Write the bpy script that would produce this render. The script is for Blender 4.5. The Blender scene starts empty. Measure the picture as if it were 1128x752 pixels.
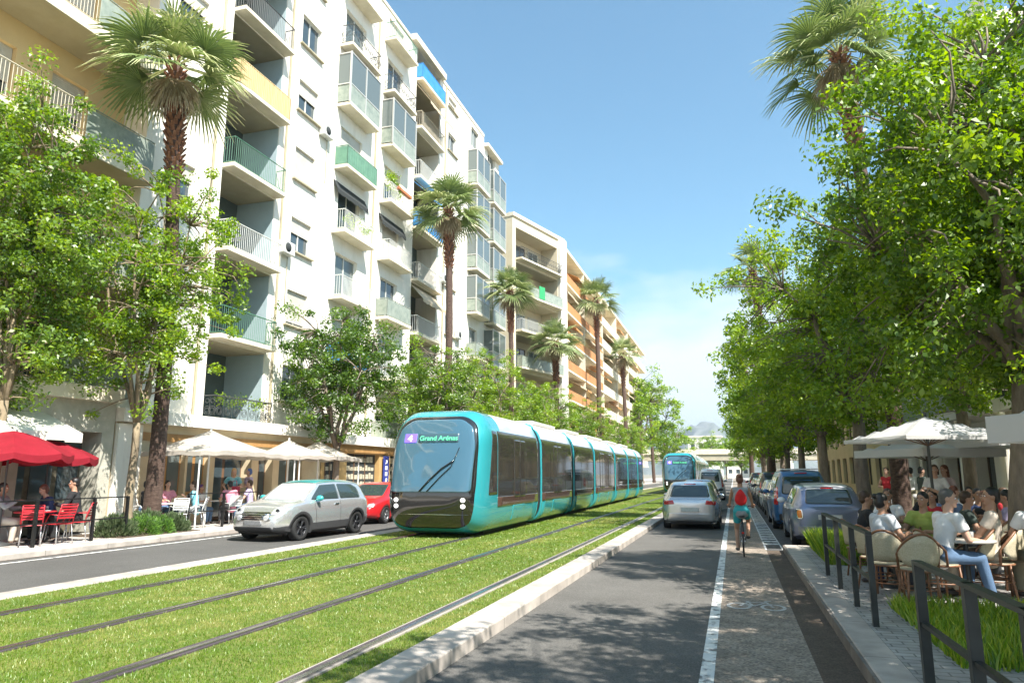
import bpy, bmesh, math, random
import numpy as np
from mathutils import Vector, Matrix
from mathutils.bvhtree import BVHTree
PI = math.pi
R = math.radians
sc = bpy.context.scene
COL = sc.collection
random.seed(7)

# ------------------------------------------------------------------ camera
CF = 780.0; CT = math.atan(146 / CF); CYAW = math.atan(244 / (CF / math.cos(CT)))
cam_d = bpy.data.cameras.new('camera'); cam = bpy.data.objects.new('camera', cam_d); COL.objects.link(cam)
cam.location = (0, 0, 1.7); cam.rotation_euler = (PI / 2 + CT, 0, CYAW)
cam_d.sensor_width = 36; cam_d.lens = CF / 1128 * 36; cam_d.clip_start = .1; cam_d.clip_end = 9000
sc.camera = cam

# ------------------------------------------------------------------ materials
MATS = {}
def lin(c):
    return tuple(((v / 12.92) if v <= .04045 else ((v + .055) / 1.055) ** 2.4) for v in c)
def mat(name, col, rough=.6, metal=0, col2=None, scale=6, detail=6, amt=None, bump=0, bscale=60, spec=.5, stretch=None, coat=0, trans=0, alpha=1):
    """principled material, colour mottled between col and col2 with noise, optional noise bump"""
    if name in MATS: return MATS[name]
    m = bpy.data.materials.new(name); m.use_nodes = True; nt = m.node_tree
    b = nt.nodes['Principled BSDF']; b.inputs['Roughness'].default_value = rough; b.inputs['Metallic'].default_value = metal
    b.inputs['Base Color'].default_value = (*col, 1); b.inputs['Specular IOR Level'].default_value = spec
    b.inputs['Coat Weight'].default_value = coat; b.inputs['Coat Roughness'].default_value = .05
    b.inputs['Transmission Weight'].default_value = trans
    tc = nt.nodes.new('ShaderNodeTexCoord'); src = tc.outputs['Object']
    if stretch:
        mp = nt.nodes.new('ShaderNodeMapping'); mp.inputs['Scale'].default_value = stretch
        nt.links.new(src, mp.inputs['Vector']); src = mp.outputs['Vector']
    if col2:
        n = nt.nodes.new('ShaderNodeTexNoise'); n.inputs['Scale'].default_value = scale; n.inputs['Detail'].default_value = detail
        n.inputs['Roughness'].default_value = .65
        nt.links.new(src, n.inputs['Vector'])
        r = nt.nodes.new('ShaderNodeValToRGB'); r.color_ramp.elements[0].position = .35; r.color_ramp.elements[1].position = .66
        r.color_ramp.elements[0].color = (*col, 1); r.color_ramp.elements[1].color = (*col2, 1)
        nt.links.new(n.outputs['Fac'], r.inputs['Fac']); nt.links.new(r.outputs['Color'], b.inputs['Base Color'])
    if bump:
        n2 = nt.nodes.new('ShaderNodeTexNoise'); n2.inputs['Scale'].default_value = bscale; n2.inputs['Detail'].default_value = 4
        nt.links.new(src, n2.inputs['Vector'])
        bp = nt.nodes.new('ShaderNodeBump'); bp.inputs['Strength'].default_value = bump; bp.inputs['Distance'].default_value = .02
        nt.links.new(n2.outputs['Fac'], bp.inputs['Height']); nt.links.new(bp.outputs['Normal'], b.inputs['Normal'])
    MATS[name] = m
    return m
def emis(name, col, strength):
    if name in MATS: return MATS[name]
    m = bpy.data.materials.new(name); m.use_nodes = True; b = m.node_tree.nodes['Principled BSDF']
    b.inputs['Base Color'].default_value = (*[c * .3 for c in col], 1); b.inputs['Emission Color'].default_value = (*col, 1); b.inputs['Emission Strength'].default_value = strength
    MATS[name] = m; return m
def leafmat(name, c1, c2, c3, trl=.5, sat=1):
    """leaf: diffuse + translucent + weak gloss, colour from a random value stored per leaf"""
    m = bpy.data.materials.new(name); m.use_nodes = True; nt = m.node_tree; nt.nodes.clear()
    o = nt.nodes.new('ShaderNodeOutputMaterial')
    a = nt.nodes.new('ShaderNodeAttribute'); a.attribute_name = 'rnd'
    r = nt.nodes.new('ShaderNodeValToRGB'); e = r.color_ramp.elements
    e[0].position = 0; e[0].color = (*c1, 1); e[1].position = 1; e[1].color = (*c3, 1); k = e.new(.5); k.color = (*c2, 1)
    nt.links.new(a.outputs['Fac'], r.inputs['Fac'])
    d = nt.nodes.new('ShaderNodeBsdfDiffuse'); t = nt.nodes.new('ShaderNodeBsdfTranslucent'); g = nt.nodes.new('ShaderNodeBsdfGlossy')
    g.inputs['Roughness'].default_value = .45; g.inputs['Color'].default_value = (.8, .85, .75, 1)
    hs = nt.nodes.new('ShaderNodeHueSaturation'); hs.inputs['Hue'].default_value = .485; hs.inputs['Saturation'].default_value = 1.15; hs.inputs['Value'].default_value = 1.7
    nt.links.new(r.outputs['Color'], d.inputs['Color']); nt.links.new(r.outputs['Color'], hs.inputs['Color']); nt.links.new(hs.outputs['Color'], t.inputs['Color'])
    m1 = nt.nodes.new('ShaderNodeMixShader'); m1.inputs[0].default_value = trl
    nt.links.new(d.outputs[0], m1.inputs[1]); nt.links.new(t.outputs[0], m1.inputs[2])
    m2 = nt.nodes.new('ShaderNodeMixShader'); m2.inputs[0].default_value = .06
    nt.links.new(m1.outputs[0], m2.inputs[1]); nt.links.new(g.outputs[0], m2.inputs[2]); nt.links.new(m2.outputs[0], o.inputs[0])
    MATS[name] = m
    return m

# ------------------------------------------------------------------ object helpers
def tag(o, label=None, cat=None, group=None, kind=None):
    if label: o['label'] = label
    if cat: o['category'] = cat
    if group: o['group'] = group
    if kind: o['kind'] = kind
    return o
def thing(name, label, cat, loc=(0, 0, 0), rz=0, group=None):
    o = bpy.data.objects.new(name, None); COL.objects.link(o); o.empty_display_size = .3
    o.location = loc; o.rotation_euler = (0, 0, rz)
    return tag(o, label, cat, group)
KIDS = {}
def setp(o, parent):
    if parent is not None:
        o.parent = parent; KIDS.setdefault(parent.name, []).append(o)
    return o
def meshobj(name, verts, faces, m, parent=None, smooth=False, mi=None, loc=None):
    me = bpy.data.meshes.new(name); me.from_pydata([tuple(v) for v in verts], [], faces)
    for k in (m if isinstance(m, (list, tuple)) else [m]): me.materials.append(k)
    if mi: me.polygons.foreach_set('material_index', mi)
    if smooth: me.polygons.foreach_set('use_smooth', [True] * len(me.polygons))
    me.update()
    o = bpy.data.objects.new(name, me); COL.objects.link(o)
    if loc: o.location = loc
    return setp(o, parent)
def dup(root, loc=None, rz=None, label=None, group=None, parent=None, swap=None):
    c = root.copy(); COL.objects.link(c)
    if parent is not None: c.parent = parent; KIDS.setdefault(parent.name, []).append(c)
    if loc is not None: c.location = loc
    if rz is not None: c.rotation_euler = (0, 0, rz)
    if label: c['label'] = label
    if group: c['group'] = group
    if swap and c.type == 'MESH':
        for i, s in enumerate(c.material_slots):
            if s.material and s.material.name in swap:
                nm = swap[s.material.name]; s.link = 'OBJECT'; s.material = MATS[nm] if isinstance(nm, str) else nm
    for ch in KIDS.get(root.name, []): dup(ch, parent=c, swap=swap)
    return c
class MB:
    def __init__(s): s.v = []; s.f = []; s.mi = []; s.m = 0; s.M = None; s.sm = []
    def add(s, vs, fs, smooth=False):
        n = len(s.v)
        if s.M is not None: vs = [s.M @ Vector(v) for v in vs]
        s.v += [tuple(v) for v in vs]
        for f in fs: s.f.append(tuple(i + n for i in f)); s.mi.append(s.m); s.sm.append(smooth)
        return s
    def box(s, x0, x1, y0, y1, z0, z1):
        return s.add([(x0, y0, z0), (x1, y0, z0), (x1, y1, z0), (x0, y1, z0), (x0, y0, z1), (x1, y0, z1), (x1, y1, z1), (x0, y1, z1)],
                     [(0, 3, 2, 1), (4, 5, 6, 7), (0, 1, 5, 4), (1, 2, 6, 5), (2, 3, 7, 6), (3, 0, 4, 7)])
    def cbox(s, c, sx, sy, sz, rot=None):
        old = s.M; T = Matrix.Translation(c)
        if rot is not None: T = T @ rot
        s.M = (old @ T) if old is not None else T
        s.box(-sx / 2, sx / 2, -sy / 2, sy / 2, -sz / 2, sz / 2); s.M = old; return s
    def quad(s, a, b, c, d): return s.add([a, b, c, d], [(0, 1, 2, 3)])
    def tube(s, p, q, r, r2=None, n=8, caps=True, smooth=True):
        p, q = Vector(p), Vector(q); r2 = r if r2 is None else r2; d = q - p
        if d.length < 1e-6: return s
        d.normalize(); a = d.orthogonal().normalized() if abs(d.z) > .9 else d.cross(Vector((0, 0, 1))).normalized(); b = d.cross(a)
        vs = []
        for c, rr in ((p, r), (q, r2)):
            for i in range(n):
                t = 2 * PI * (i + .5) / n; vs.append(c + a * math.cos(t) * rr + b * math.sin(t) * rr)
        fs = [(i, (i + 1) % n, n + (i + 1) % n, n + i) for i in range(n)]
        s.add(vs, fs, smooth)
        if caps: s.add(vs[:n], [tuple(reversed(range(n)))]); s.add(vs[n:], [tuple(range(n))])
        return s
    def path(s, pts, rad, n=8, closed=False):
        pts = [Vector(p) for p in pts]; N = len(pts); vs = []; prev = None
        for i, p in enumerate(pts):
            if closed: d = pts[(i + 1) % N] - pts[i - 1]
            else: d = pts[min(i + 1, N - 1)] - pts[max(i - 1, 0)]
            d.normalize()
            if prev is None: a = d.orthogonal().normalized()
            else:
                a = prev - d * prev.dot(d)
                a = a.normalized() if a.length > 1e-5 else d.orthogonal().normalized()
            prev = a; b = d.cross(a); rr = rad[i] if isinstance(rad, (list, tuple)) else rad
            for k in range(n):
                t = 2 * PI * k / n; vs.append(p + a * math.cos(t) * rr + b * math.sin(t) * rr)
        fs = []
        for i in range(N if closed else N - 1):
            j = (i + 1) % N
            for k in range(n): fs.append((i * n + k, i * n + (k + 1) % n, j * n + (k + 1) % n, j * n + k))
        if not closed: fs.append(tuple(reversed(range(n)))); fs.append(tuple((N - 1) * n + k for k in range(n)))
        return s.add(vs, fs, True)
    def lathe(s, prof, n=24, c=(0, 0, 0), axis='z', smooth=True, arc=(0, 2 * PI)):
        full = abs(arc[1] - arc[0] - 2 * PI) < 1e-6; m = n if full else n + 1; vs = []
        for (r, h) in prof:
            for i in range(m):
                t = arc[0] + (arc[1] - arc[0]) * i / n; x, y = r * math.cos(t), r * math.sin(t)
                p = (x, y, h) if axis == 'z' else ((h, x, y) if axis == 'x' else (y, h, x))
                vs.append((p[0] + c[0], p[1] + c[1], p[2] + c[2]))
        fs = []
        for k in range(len(prof) - 1):
            for i in range(n):
                j = (i + 1) % m; fs.append((k * m + i, k * m + j, (k + 1) * m + j, (k + 1) * m + i))
        return s.add(vs, fs, smooth)
    def prism(s, pts, a0, a1, axis='x'):
        n = len(pts)
        def P(u, v, h): return (h, u, v) if axis == 'x' else ((u, h, v) if axis == 'y' else (u, v, h))
        vs = [P(u, v, a0) for u, v in pts] + [P(u, v, a1) for u, v in pts]
        return s.add(vs, [tuple(reversed(range(n))), tuple(range(n, 2 * n))] + [(i, (i + 1) % n, n + (i + 1) % n, n + i) for i in range(n)])
    def ball(s, c, rx, ry=None, rz=None, n=12, m=8):
        ry = ry or rx; rz = rz or rx; vs = [(c[0], c[1], c[2] - rz)]
        for j in range(1, m):
            t = -PI / 2 + PI * j / m
            for i in range(n):
                a = 2 * PI * i / n; vs.append((c[0] + rx * math.cos(t) * math.cos(a), c[1] + ry * math.cos(t) * math.sin(a), c[2] + rz * math.sin(t)))
        vs.append((c[0], c[1], c[2] + rz)); fs = []
        for i in range(n):
            fs.append((0, 1 + (i + 1) % n, 1 + i)); fs.append((len(vs) - 1, 1 + (m - 2) * n + i, 1 + (m - 2) * n + (i + 1) % n))
        for j in range(m - 2):
            for i in range(n): fs.append((1 + j * n + i, 1 + j * n + (i + 1) % n, 1 + (j + 1) * n + (i + 1) % n, 1 + (j + 1) * n + i))
        return s.add(vs, fs, True)
    def build(s, name, m, parent=None, bevel=0, loc=None):
        o = meshobj(name, s.v, s.f, m, parent, mi=s.mi if isinstance(m, (list, tuple)) else None, loc=loc)
        o.data.polygons.foreach_set('use_smooth', s.sm)
        if bevel:
            b = o.modifiers.new('b', 'BEVEL'); b.width = bevel; b.segments = 2; b.limit_method = 'ANGLE'; b.angle_limit = R(40)
        return o
def apply_mods(o):
    dg = bpy.context.evaluated_depsgraph_get(); dg.update()
    me = bpy.data.meshes.new_from_object(o.evaluated_get(dg)); o.modifiers.clear(); o.data = me
    return o
def np_mesh(name, co, faces4, m, parent=None, rnd=None, smooth=False):
    """fast mesh from numpy arrays: co (n,3), faces4 (f,k)"""
    me = bpy.data.meshes.new(name); nf, k = faces4.shape
    me.vertices.add(len(co)); me.vertices.foreach_set('co', co.astype(np.float32).ravel())
    me.loops.add(nf * k); me.loops.foreach_set('vertex_index', faces4.astype(np.int32).ravel())
    me.polygons.add(nf); me.polygons.foreach_set('loop_start', np.arange(0, nf * k, k, dtype=np.int32))
    try: me.polygons.foreach_set('loop_total', np.full(nf, k, dtype=np.int32))
    except Exception: pass
    me.materials.append(m); me.update(calc_edges=True)
    if rnd is not None:
        a = me.attributes.new('rnd', 'FLOAT', 'FACE'); a.data.foreach_set('value', rnd.astype(np.float32))
    if smooth: me.polygons.foreach_set('use_smooth', np.ones(nf, dtype=bool))
    o = bpy.data.objects.new(name, me); COL.objects.link(o)
    return setp(o, parent)
def struct(o): o['kind'] = 'structure'; return o

# ------------------------------------------------------------------ world and sun
SUN_EL = R(52); SUN_AZ = R(35)      # azimuth measured from +X towards -Y
sd = Vector((math.cos(SUN_EL) * math.cos(SUN_AZ), -math.cos(SUN_EL) * math.sin(SUN_AZ), math.sin(SUN_EL)))
sl = bpy.data.lights.new('sun', 'SUN'); sl.energy = 5.0; sl.angle = R(.5); sl.color = (1, .955, .88)
so = bpy.data.objects.new('sun', sl); COL.objects.link(so); so.rotation_euler = (-sd).to_track_quat('-Z', 'Y').to_euler(); so.location = (20, -10, 40)
w = bpy.data.worlds.new('World'); sc.world = w; w.use_nodes = True; nt = w.node_tree; bg = nt.nodes['Background']
sky = nt.nodes.new('ShaderNodeTexSky'); sky.sky_type = 'NISHITA'; sky.sun_disc = False; sky.sun_elevation = SUN_EL
sky.sun_rotation = math.atan2(sd.x, sd.y); sky.air_density = 1.0; sky.dust_density = .6; sky.ozone_density = 2.5
# thin procedural clouds near the horizon, part of the sky itself
tc = nt.nodes.new('ShaderNodeTexCoord'); mp = nt.nodes.new('ShaderNodeMapping'); mp.inputs['Scale'].default_value = (1.6, 1.6, 4.5); mp.inputs['Location'].default_value = (.35, .1, 0)
nz = nt.nodes.new('ShaderNodeTexNoise'); nz.inputs['Scale'].default_value = 2.2; nz.inputs['Detail'].default_value = 7; nz.inputs['Roughness'].default_value = .55
nt.links.new(tc.outputs['Generated'], mp.inputs['Vector']); nt.links.new(mp.outputs['Vector'], nz.inputs['Vector'])
sx = nt.nodes.new('ShaderNodeSeparateXYZ'); nt.links.new(tc.outputs['Generated'], sx.inputs[0])
mr = nt.nodes.new('ShaderNodeMapRange'); mr.inputs[1].default_value = .02; mr.inputs[2].default_value = .42; mr.inputs[3].default_value = .54; mr.inputs[4].default_value = -.19
nt.links.new(sx.outputs['Z'], mr.inputs['Value'])
ad = nt.nodes.new('ShaderNodeMath'); ad.operation = 'ADD'; nt.links.new(nz.outputs['Fac'], ad.inputs[0]); nt.links.new(mr.outputs[0], ad.inputs[1])
cr = nt.nodes.new('ShaderNodeValToRGB'); cr.color_ramp.elements[0].position = .50; cr.color_ramp.elements[1].position = .80
cr.color_ramp.elements[0].color = (0, 0, 0, 1); cr.color_ramp.elements[1].color = (.9, .9, .9, 1)
nt.links.new(ad.outputs[0], cr.inputs[0])
mx = nt.nodes.new('ShaderNodeMixRGB'); nt.links.new(cr.outputs['Color'], mx.inputs['Fac']); tn = nt.nodes.new('ShaderNodeMixRGB'); tn.blend_type = 'MULTIPLY'; tn.inputs[0].default_value = 1; tn.inputs[2].default_value = (.85, 1.17, 1.08, 1); nt.links.new(sky.outputs['Color'], tn.inputs[1]); nt.links.new(tn.outputs[0], mx.inputs[1]); mx.inputs[2].default_value = (5.2, 5.6, 5.9, 1)
nt.links.new(mx.outputs[0], bg.inputs['Color']); bg.inputs['Strength'].default_value = .092
sc.view_settings.view_transform = 'Standard'; sc.view_settings.look = 'None'; sc.view_settings.exposure = 1.32; sc.view_settings.gamma = 1
sc.cycles.max_bounces = 6; sc.cycles.transparent_max_bounces = 6
# ------------------------------------------------------------------ ground, roads, rails
def ground_mat(name, base, base2, fine, scale=1.2, bump=.3, rough=.9, fscale=180, patches=None):
    m = bpy.data.materials.new(name); m.use_nodes = True; nt = m.node_tree; b = nt.nodes['Principled BSDF']; b.inputs['Roughness'].default_value = rough
    b.inputs['Specular IOR Level'].default_value = .3
    tc = nt.nodes.new('ShaderNodeTexCoord')
    n = nt.nodes.new('ShaderNodeTexNoise'); n.inputs['Scale'].default_value = scale; n.inputs['Detail'].default_value = 8; n.inputs['Roughness'].default_value = .7
    nt.links.new(tc.outputs['Object'], n.inputs['Vector'])
    r = nt.nodes.new('ShaderNodeValToRGB'); r.color_ramp.elements[0].position = .3; r.color_ramp.elements[1].position = .7
    r.color_ramp.elements[0].color = (*base, 1); r.color_ramp.elements[1].color = (*base2, 1); nt.links.new(n.outputs['Fac'], r.inputs[0])
    f = nt.nodes.new('ShaderNodeTexVoronoi'); f.inputs['Scale'].default_value = fscale
    nt.links.new(tc.outputs['Object'], f.inputs['Vector'])
    mx = nt.nodes.new('ShaderNodeMixRGB'); mx.blend_type = 'OVERLAY'; mx.inputs[0].default_value = fine
    nt.links.new(r.outputs[0], mx.inputs[1]); nt.links.new(f.outputs['Color'], mx.inputs[2])
    hs = nt.nodes.new('ShaderNodeMixRGB'); hs.inputs[0].default_value = .75; nt.links.new(mx.outputs[0], hs.inputs[1]); nt.links.new(r.outputs[0], hs.inputs[2])
    bw = nt.nodes.new('ShaderNodeRGBToBW'); nt.links.new(f.outputs['Color'], bw.inputs[0])
    mm = nt.nodes.new('ShaderNodeMixRGB'); mm.blend_type = 'MULTIPLY'; mm.inputs[0].default_value = fine
    mr = nt.nodes.new('ShaderNodeMapRange'); mr.inputs[3].default_value = .45; mr.inputs[4].default_value = 1.5; nt.links.new(bw.outputs[0], mr.inputs[0])
    nt.links.new(r.outputs[0], mm.inputs[1]); nt.links.new(mr.outputs[0], mm.inputs[2]); nt.links.new(mm.outputs[0], b.inputs['Base Color'])
    bp = nt.nodes.new('ShaderNodeBump'); bp.inputs['Strength'].default_value = bump; bp.inputs['Distance'].default_value = .01
    nt.links.new(bw.outputs[0], bp.inputs['Height']); nt.links.new(bp.outputs[0], b.inputs['Normal'])
    MATS[name] = m; return m
def brick_mat(name, c1, c2, mortar, bw_, bh_, scale=1, rough=.85, rot=0, msz=.012):
    m = bpy.data.materials.new(name); m.use_nodes = True; nt = m.node_tree; b = nt.nodes['Principled BSDF']; b.inputs['Roughness'].default_value = rough
    tc = nt.nodes.new('ShaderNodeTexCoord'); mp = nt.nodes.new('ShaderNodeMapping'); mp.inputs['Rotation'].default_value = (0, 0, rot); nt.links.new(tc.outputs['Object'], mp.inputs[0])
    br = nt.nodes.new('ShaderNodeTexBrick'); br.inputs['Scale'].default_value = scale; br.inputs['Brick Width'].default_value = bw_; br.inputs['Row Height'].default_value = bh_
    br.inputs['Mortar Size'].default_value = msz; br.inputs['Color1'].default_value = (*c1, 1); br.inputs['Color2'].default_value = (*c2, 1); br.inputs['Mortar'].default_value = (*mortar, 1)
    nt.links.new(mp.outputs[0], br.inputs[0])
    n = nt.nodes.new('ShaderNodeTexNoise'); n.inputs['Scale'].default_value = 3; n.inputs['Detail'].default_value = 8; nt.links.new(tc.outputs['Object'], n.inputs[0])
    mr = nt.nodes.new('ShaderNodeMapRange'); mr.inputs[1].default_value = .3; mr.inputs[2].default_value = .7; mr.inputs[3].default_value = .7; mr.inputs[4].default_value = 1.2; nt.links.new(n.outputs[0], mr.inputs[0])
    mm = nt.nodes.new('ShaderNodeMixRGB'); mm.blend_type = 'MULTIPLY'; mm.inputs[0].default_value = 1; nt.links.new(br.outputs[0], mm.inputs[1]); nt.links.new(mr.outputs[0], mm.inputs[2])
    nt.links.new(mm.outputs[0], b.inputs['Base Color'])
    bp = nt.nodes.new('ShaderNodeBump'); bp.inputs['Strength'].default_value = .5; bp.inputs['Distance'].default_value = .006; bp.invert = True
    nt.links.new(br.outputs['Fac'], bp.inputs['Height']); nt.links.new(bp.outputs[0], b.inputs['Normal'])
    MATS[name] = m; return m
G_earth = ground_mat('dry_ground', (.20, .18, .14), (.28, .26, .2), .5)
G_asph = ground_mat('asphalt_grey', (.095, .09, .082), (.145, .138, .127), .75, scale=.45, bump=.5, fscale=90)
G_asphL = ground_mat('asphalt_dark', (.08, .077, .072), (.11, .106, .10), .7, scale=.5, bump=.4, fscale=90)
G_cycle = ground_mat('cycle_lane_stone', (.17, .14, .115), (.36, .30, .24), .9, scale=2.6, bump=.6, fscale=45)
G_gut = ground_mat('gutter_stone', (.085, .062, .046), (.13, .10, .076), .7, scale=2, bump=.5, fscale=70)
G_park = ground_mat('parking_asphalt', (.07, .068, .066), (.10, .098, .095), .7)
G_lawn = ground_mat('lawn_soil', (.06, .12, .012), (.19, .19, .05), .8, scale=3.5, bump=.9, fscale=60)
G_kerb = brick_mat('kerb_stone', (.38, .335, .295), (.43, .385, .34), (.2, .18, .16), 1.6, 8, rot=PI / 2, msz=.008)
G_kerbD = brick_mat('kerb_dark_stone', (.17, .15, .13), (.21, .185, .16), (.08, .07, .06), 1.2, 8, rot=PI / 2, msz=.01)
G_pave = brick_mat('terrace_pavers', (.31, .29, .27), (.39, .37, .345), (.17, .16, .15), .24, .12, msz=.008)
G_paveL = brick_mat('sidewalk_slabs', (.46, .42, .38), (.53, .49, .44), (.3, .28, .25), .6, .4, msz=.006)
G_paint = mat('road_paint', (.17, .165, .155), .7, col2=(.68, .68, .65), scale=7, bump=.3, bscale=120, detail=12)
G_paint.node_tree.nodes['Color Ramp'].color_ramp.elements[0].position = .40; G_paint.node_tree.nodes['Color Ramp'].color_ramp.elements[1].position = .50
G_worn = mat('road_paint_worn', (.28, .26, .24), .7, col2=(.62, .62, .6), scale=18, bump=.3, bscale=120, detail=12)
YF = 320.0
def sheet(name, x0, x1, y0, y1, z, m, step=None):
    b = MB(); b.quad((x0, y0, z), (x1, y0, z), (x1, y1, z), (x0, y1, z)); return struct(b.build(name, m))
struct(MB().quad((-6000, -600, -.03), (6000, -600, -.03), (6000, 8000, -.03), (-6000, 8000, -.03)).build('ground', G_earth))
sheet('road', -2.55, .62, -8, YF, 0, G_asph)
sheet('road', -14.05, -9.75, -8, YF, 0, G_asphL)
sheet('cycle_path', -.30, .62, -8, YF, .004, G_cycle)
sheet('gutter', .62, .97, -8, 17.6, .004, G_gut)
sheet('parking_lane', .62, 3.0, 17.6, YF, .004, G_park)
b = MB(); b.box(-9.25, -2.95, -8, YF, -.02, .085); struct(b.build('tramway_lawn', G_lawn))
b = MB(); b.box(-2.95, -2.55, -8, YF, -.02, .13); struct(b.build('kerb', G_kerb, bevel=.015))
b = MB(); b.box(-9.75, -9.25, -8, YF, -.02, .10); struct(b.build('kerb', G_kerb, bevel=.015))
b = MB(); b.box(-14.5, -14.05, -8, YF, -.02, .12); struct(b.build('kerb', G_kerb, bevel=.015))
b = MB(); b.box(-30, -14.5, -8, YF, -.02, .115); struct(b.build('pavement', G_paveL))
b = MB(); b.box(.97, 1.0, -8, 17.6, -.02, .125); struct(b.build('kerb_face', G_kerbD))
b = MB(); b.box(1.0, 1.28, -8, 17.6, -.02, .14); struct(b.build('kerb', G_kerb, bevel=.012))
b = MB(); b.box(1.28, 3.3, -8, 17.35, -.02, .136); b.box(3.3, 30, -8, YF, -.02, .136); struct(b.build('terrace_pavement', G_pave))
b = MB(); b.box(1.28, 3.0, 17.35, 17.6, -.02, .14); b.box(3.0, 3.3, 17.35, YF, -.02, .14); struct(b.build('kerb', G_kerb, bevel=.012))
# painted markings: worn white line, ladder hatch, lane edge line on the left road
b = MB(); y = 1.0; rr = random.Random(3)
b.quad((-.37, -8, .008), (-.25, -8, .008), (-.25, YF, .008), (-.37, YF, .008))
struct(b.build('road_marking', G_paint))
b = MB()
b.quad((-13.62, -8, .004), (-13.5, -8, .004), (-13.5, YF, .004), (-13.62, YF, .004)); struct(b.build('road_marking', G_paint))
b = MB(); y = 19.0
while y < 60:
    b.quad((.62, y, .009), (.98, y, .009), (.98, y + .38, .009), (.62, y + .38, .009)); y += .72
b.quad((.60, 17.7, .0095), (.64, 17.7, .0095), (.64, 60, .0095), (.60, 60, .0095)); b.quad((.97, 17.7, .0095), (1.0, 17.7, .0095), (1.0, 60, .0095), (.97, 60, .0095))
struct(b.build('road_marking', G_paint))
# bicycle symbol painted on the cycle lane, worn
b = MB()
def ring(cx, cy, r, w, z=.0095, sy=1, n=28):
    for i in range(n):
        a0, a1 = 2 * PI * i / n, 2 * PI * (i + 1) / n
        b.quad((cx + r * math.cos(a0), cy + r * sy * math.sin(a0), z), (cx + r * math.cos(a1), cy + r * sy * math.sin(a1), z),
               (cx + (r - w) * math.cos(a1), cy + (r - w) * sy * math.sin(a1), z), (cx + (r - w) * math.cos(a0), cy + (r - w) * sy * math.sin(a0), z))
def bar(p, q, w, z=.0095):
    p, q = Vector((*p, z)), Vector((*q, z)); d = (q - p).normalized(); n = Vector((-d.y, d.x, 0)) * w / 2
    b.quad(p - n, q - n, q + n, p + n)
X0, Y0 = -.02, 10.2
ring(X0 + .0, Y0, .16, .045, sy=1.5); ring(X0 + .42, Y0 - .02, .16, .045, sy=1.5)
for p, q in [((0, 0), (.12, .3)), ((.12, .3), (.34, .32)), ((0, 0), (.18, .02)), ((.18, .02), (.34, .32)), ((.18, .02), (.1, .38)), ((.42, -.02), (.33, .42)), ((.33, .42), (.42, .46)), ((.06, .38), (.15, .39))]:
    bar((X0 + p[0], Y0 + p[1]), (X0 + q[0], Y0 + q[1]), .035, .010 + random.random() * .001)
struct(b.build('road_marking', G_worn))
# drainage slit by the kerb of the left road
struct(MB().box(-14.04, -13.98, -8, YF, -.01, .006).build('gutter', G_gut))
# rails
M_rail = mat('rail_steel', (.09, .07, .085), .5, metal=.5, col2=(.15, .12, .14), scale=3)
M_railtop = mat('rail_worn_top', (.45, .44, .45), .25, metal=.95)
M_railbed = mat('rail_concrete', (.36, .33, .29), .9, col2=(.26, .23, .2), scale=4)
rl = [(-8.3, 'tram rail nearest the left road, farthest from the camera'), (-6.62, 'second tram rail from the left road, right rail of the track under the near tram'),
      (-4.95, 'third tram rail, left rail of the empty track in the grass'), (-3.42, 'tram rail nearest the pale stone kerb of the right road')]
for x, l in rl:
    t = thing('tram_rail', l, 'tram rail', (x, 0, .085), 0, 'tram rails in the grass')
    MB().box(-.095, .095, -6, YF, -.03, .014).build('rail_bed', M_railbed if x > -4.2 else M_rail, t)
    MB().box(-.052, .0, -6, YF, -.03, .024).build('groove_lip', M_rail, t)
    MB().box(.003, .062, -6, YF, -.03, .032).build('rail_head', M_railtop, t)
# real grass blades on the tramway, denser near the camera
rng = np.random.default_rng(5)
def blades(n, xs, ys, zs, hmin, hmax, wd, m, name='grass', bend=.35):
    hgt = rng.uniform(hmin, hmax, n); az = rng.uniform(0, 2 * PI, n); tilt = rng.uniform(.1, bend, n) * hgt; a2 = rng.uniform(0, 2 * PI, n)
    base = np.stack([xs, ys, np.full(n, zs)], 1); wv = np.stack([np.cos(az), np.sin(az), np.zeros(n)], 1) * (wd * rng.uniform(.7, 1.4, n))[:, None]
    tip = base + np.stack([np.cos(a2) * tilt, np.sin(a2) * tilt, hgt], 1); mid = base * .45 + tip * .55 + np.stack([np.zeros(n), np.zeros(n), hgt * .1], 1)
    co = np.stack([base - wv, base + wv, mid + wv * .6, tip], 1).reshape(-1, 3); f = np.arange(n * 4).reshape(-1, 4)
    return co, f, rng.uniform(0, 1, n)
LG = leafmat('grass_blade', (.08, .16, .010), (.14, .235, .016), (.44, .38, .14), trl=.35)
N = 230000
u = rng.uniform(0, 1, N); ys = 4.2 * (60 / 4.2) ** (u ** 1.15); xs = rng.uniform(-9.24, -2.96, N)
keep = np.ones(N, bool)
for x, _ in rl: keep &= np.abs(xs - x) > .112
keep &= (xs > -1.35 * ys - 1)
xs, ys = xs[keep], ys[keep]; sz = np.clip(ys / 9, .8, 2.6)
co, f, rn = blades(len(xs), xs, ys, .08, .016, .040, .0045, LG, bend=1.1)
c4 = co.reshape(-1, 4, 3); ctr = c4[:, :1]; wid = (c4 - ctr); wid[:, :, :2] *= sz[:, None, None]; co = (ctr + wid).reshape(-1, 3)
patch = .5 + .25 * np.sin(xs * 2.1 + np.sin(ys * 1.3) * 2) * np.sin(ys * 1.1 + xs) + .25 * np.sin(xs * 5.3 + 2 * np.sin(ys * 2.7)) * np.sin(ys * 3.9 + 2 * np.sin(xs * 1.7))
patch += .22 * np.sin(xs * .9 + ys * .31 + 1) * np.sin(ys * .47 + 2 * np.sin(xs * .6)); rn = np.clip(rn * .5 + patch * .62 - .08, 0, 1)
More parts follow.
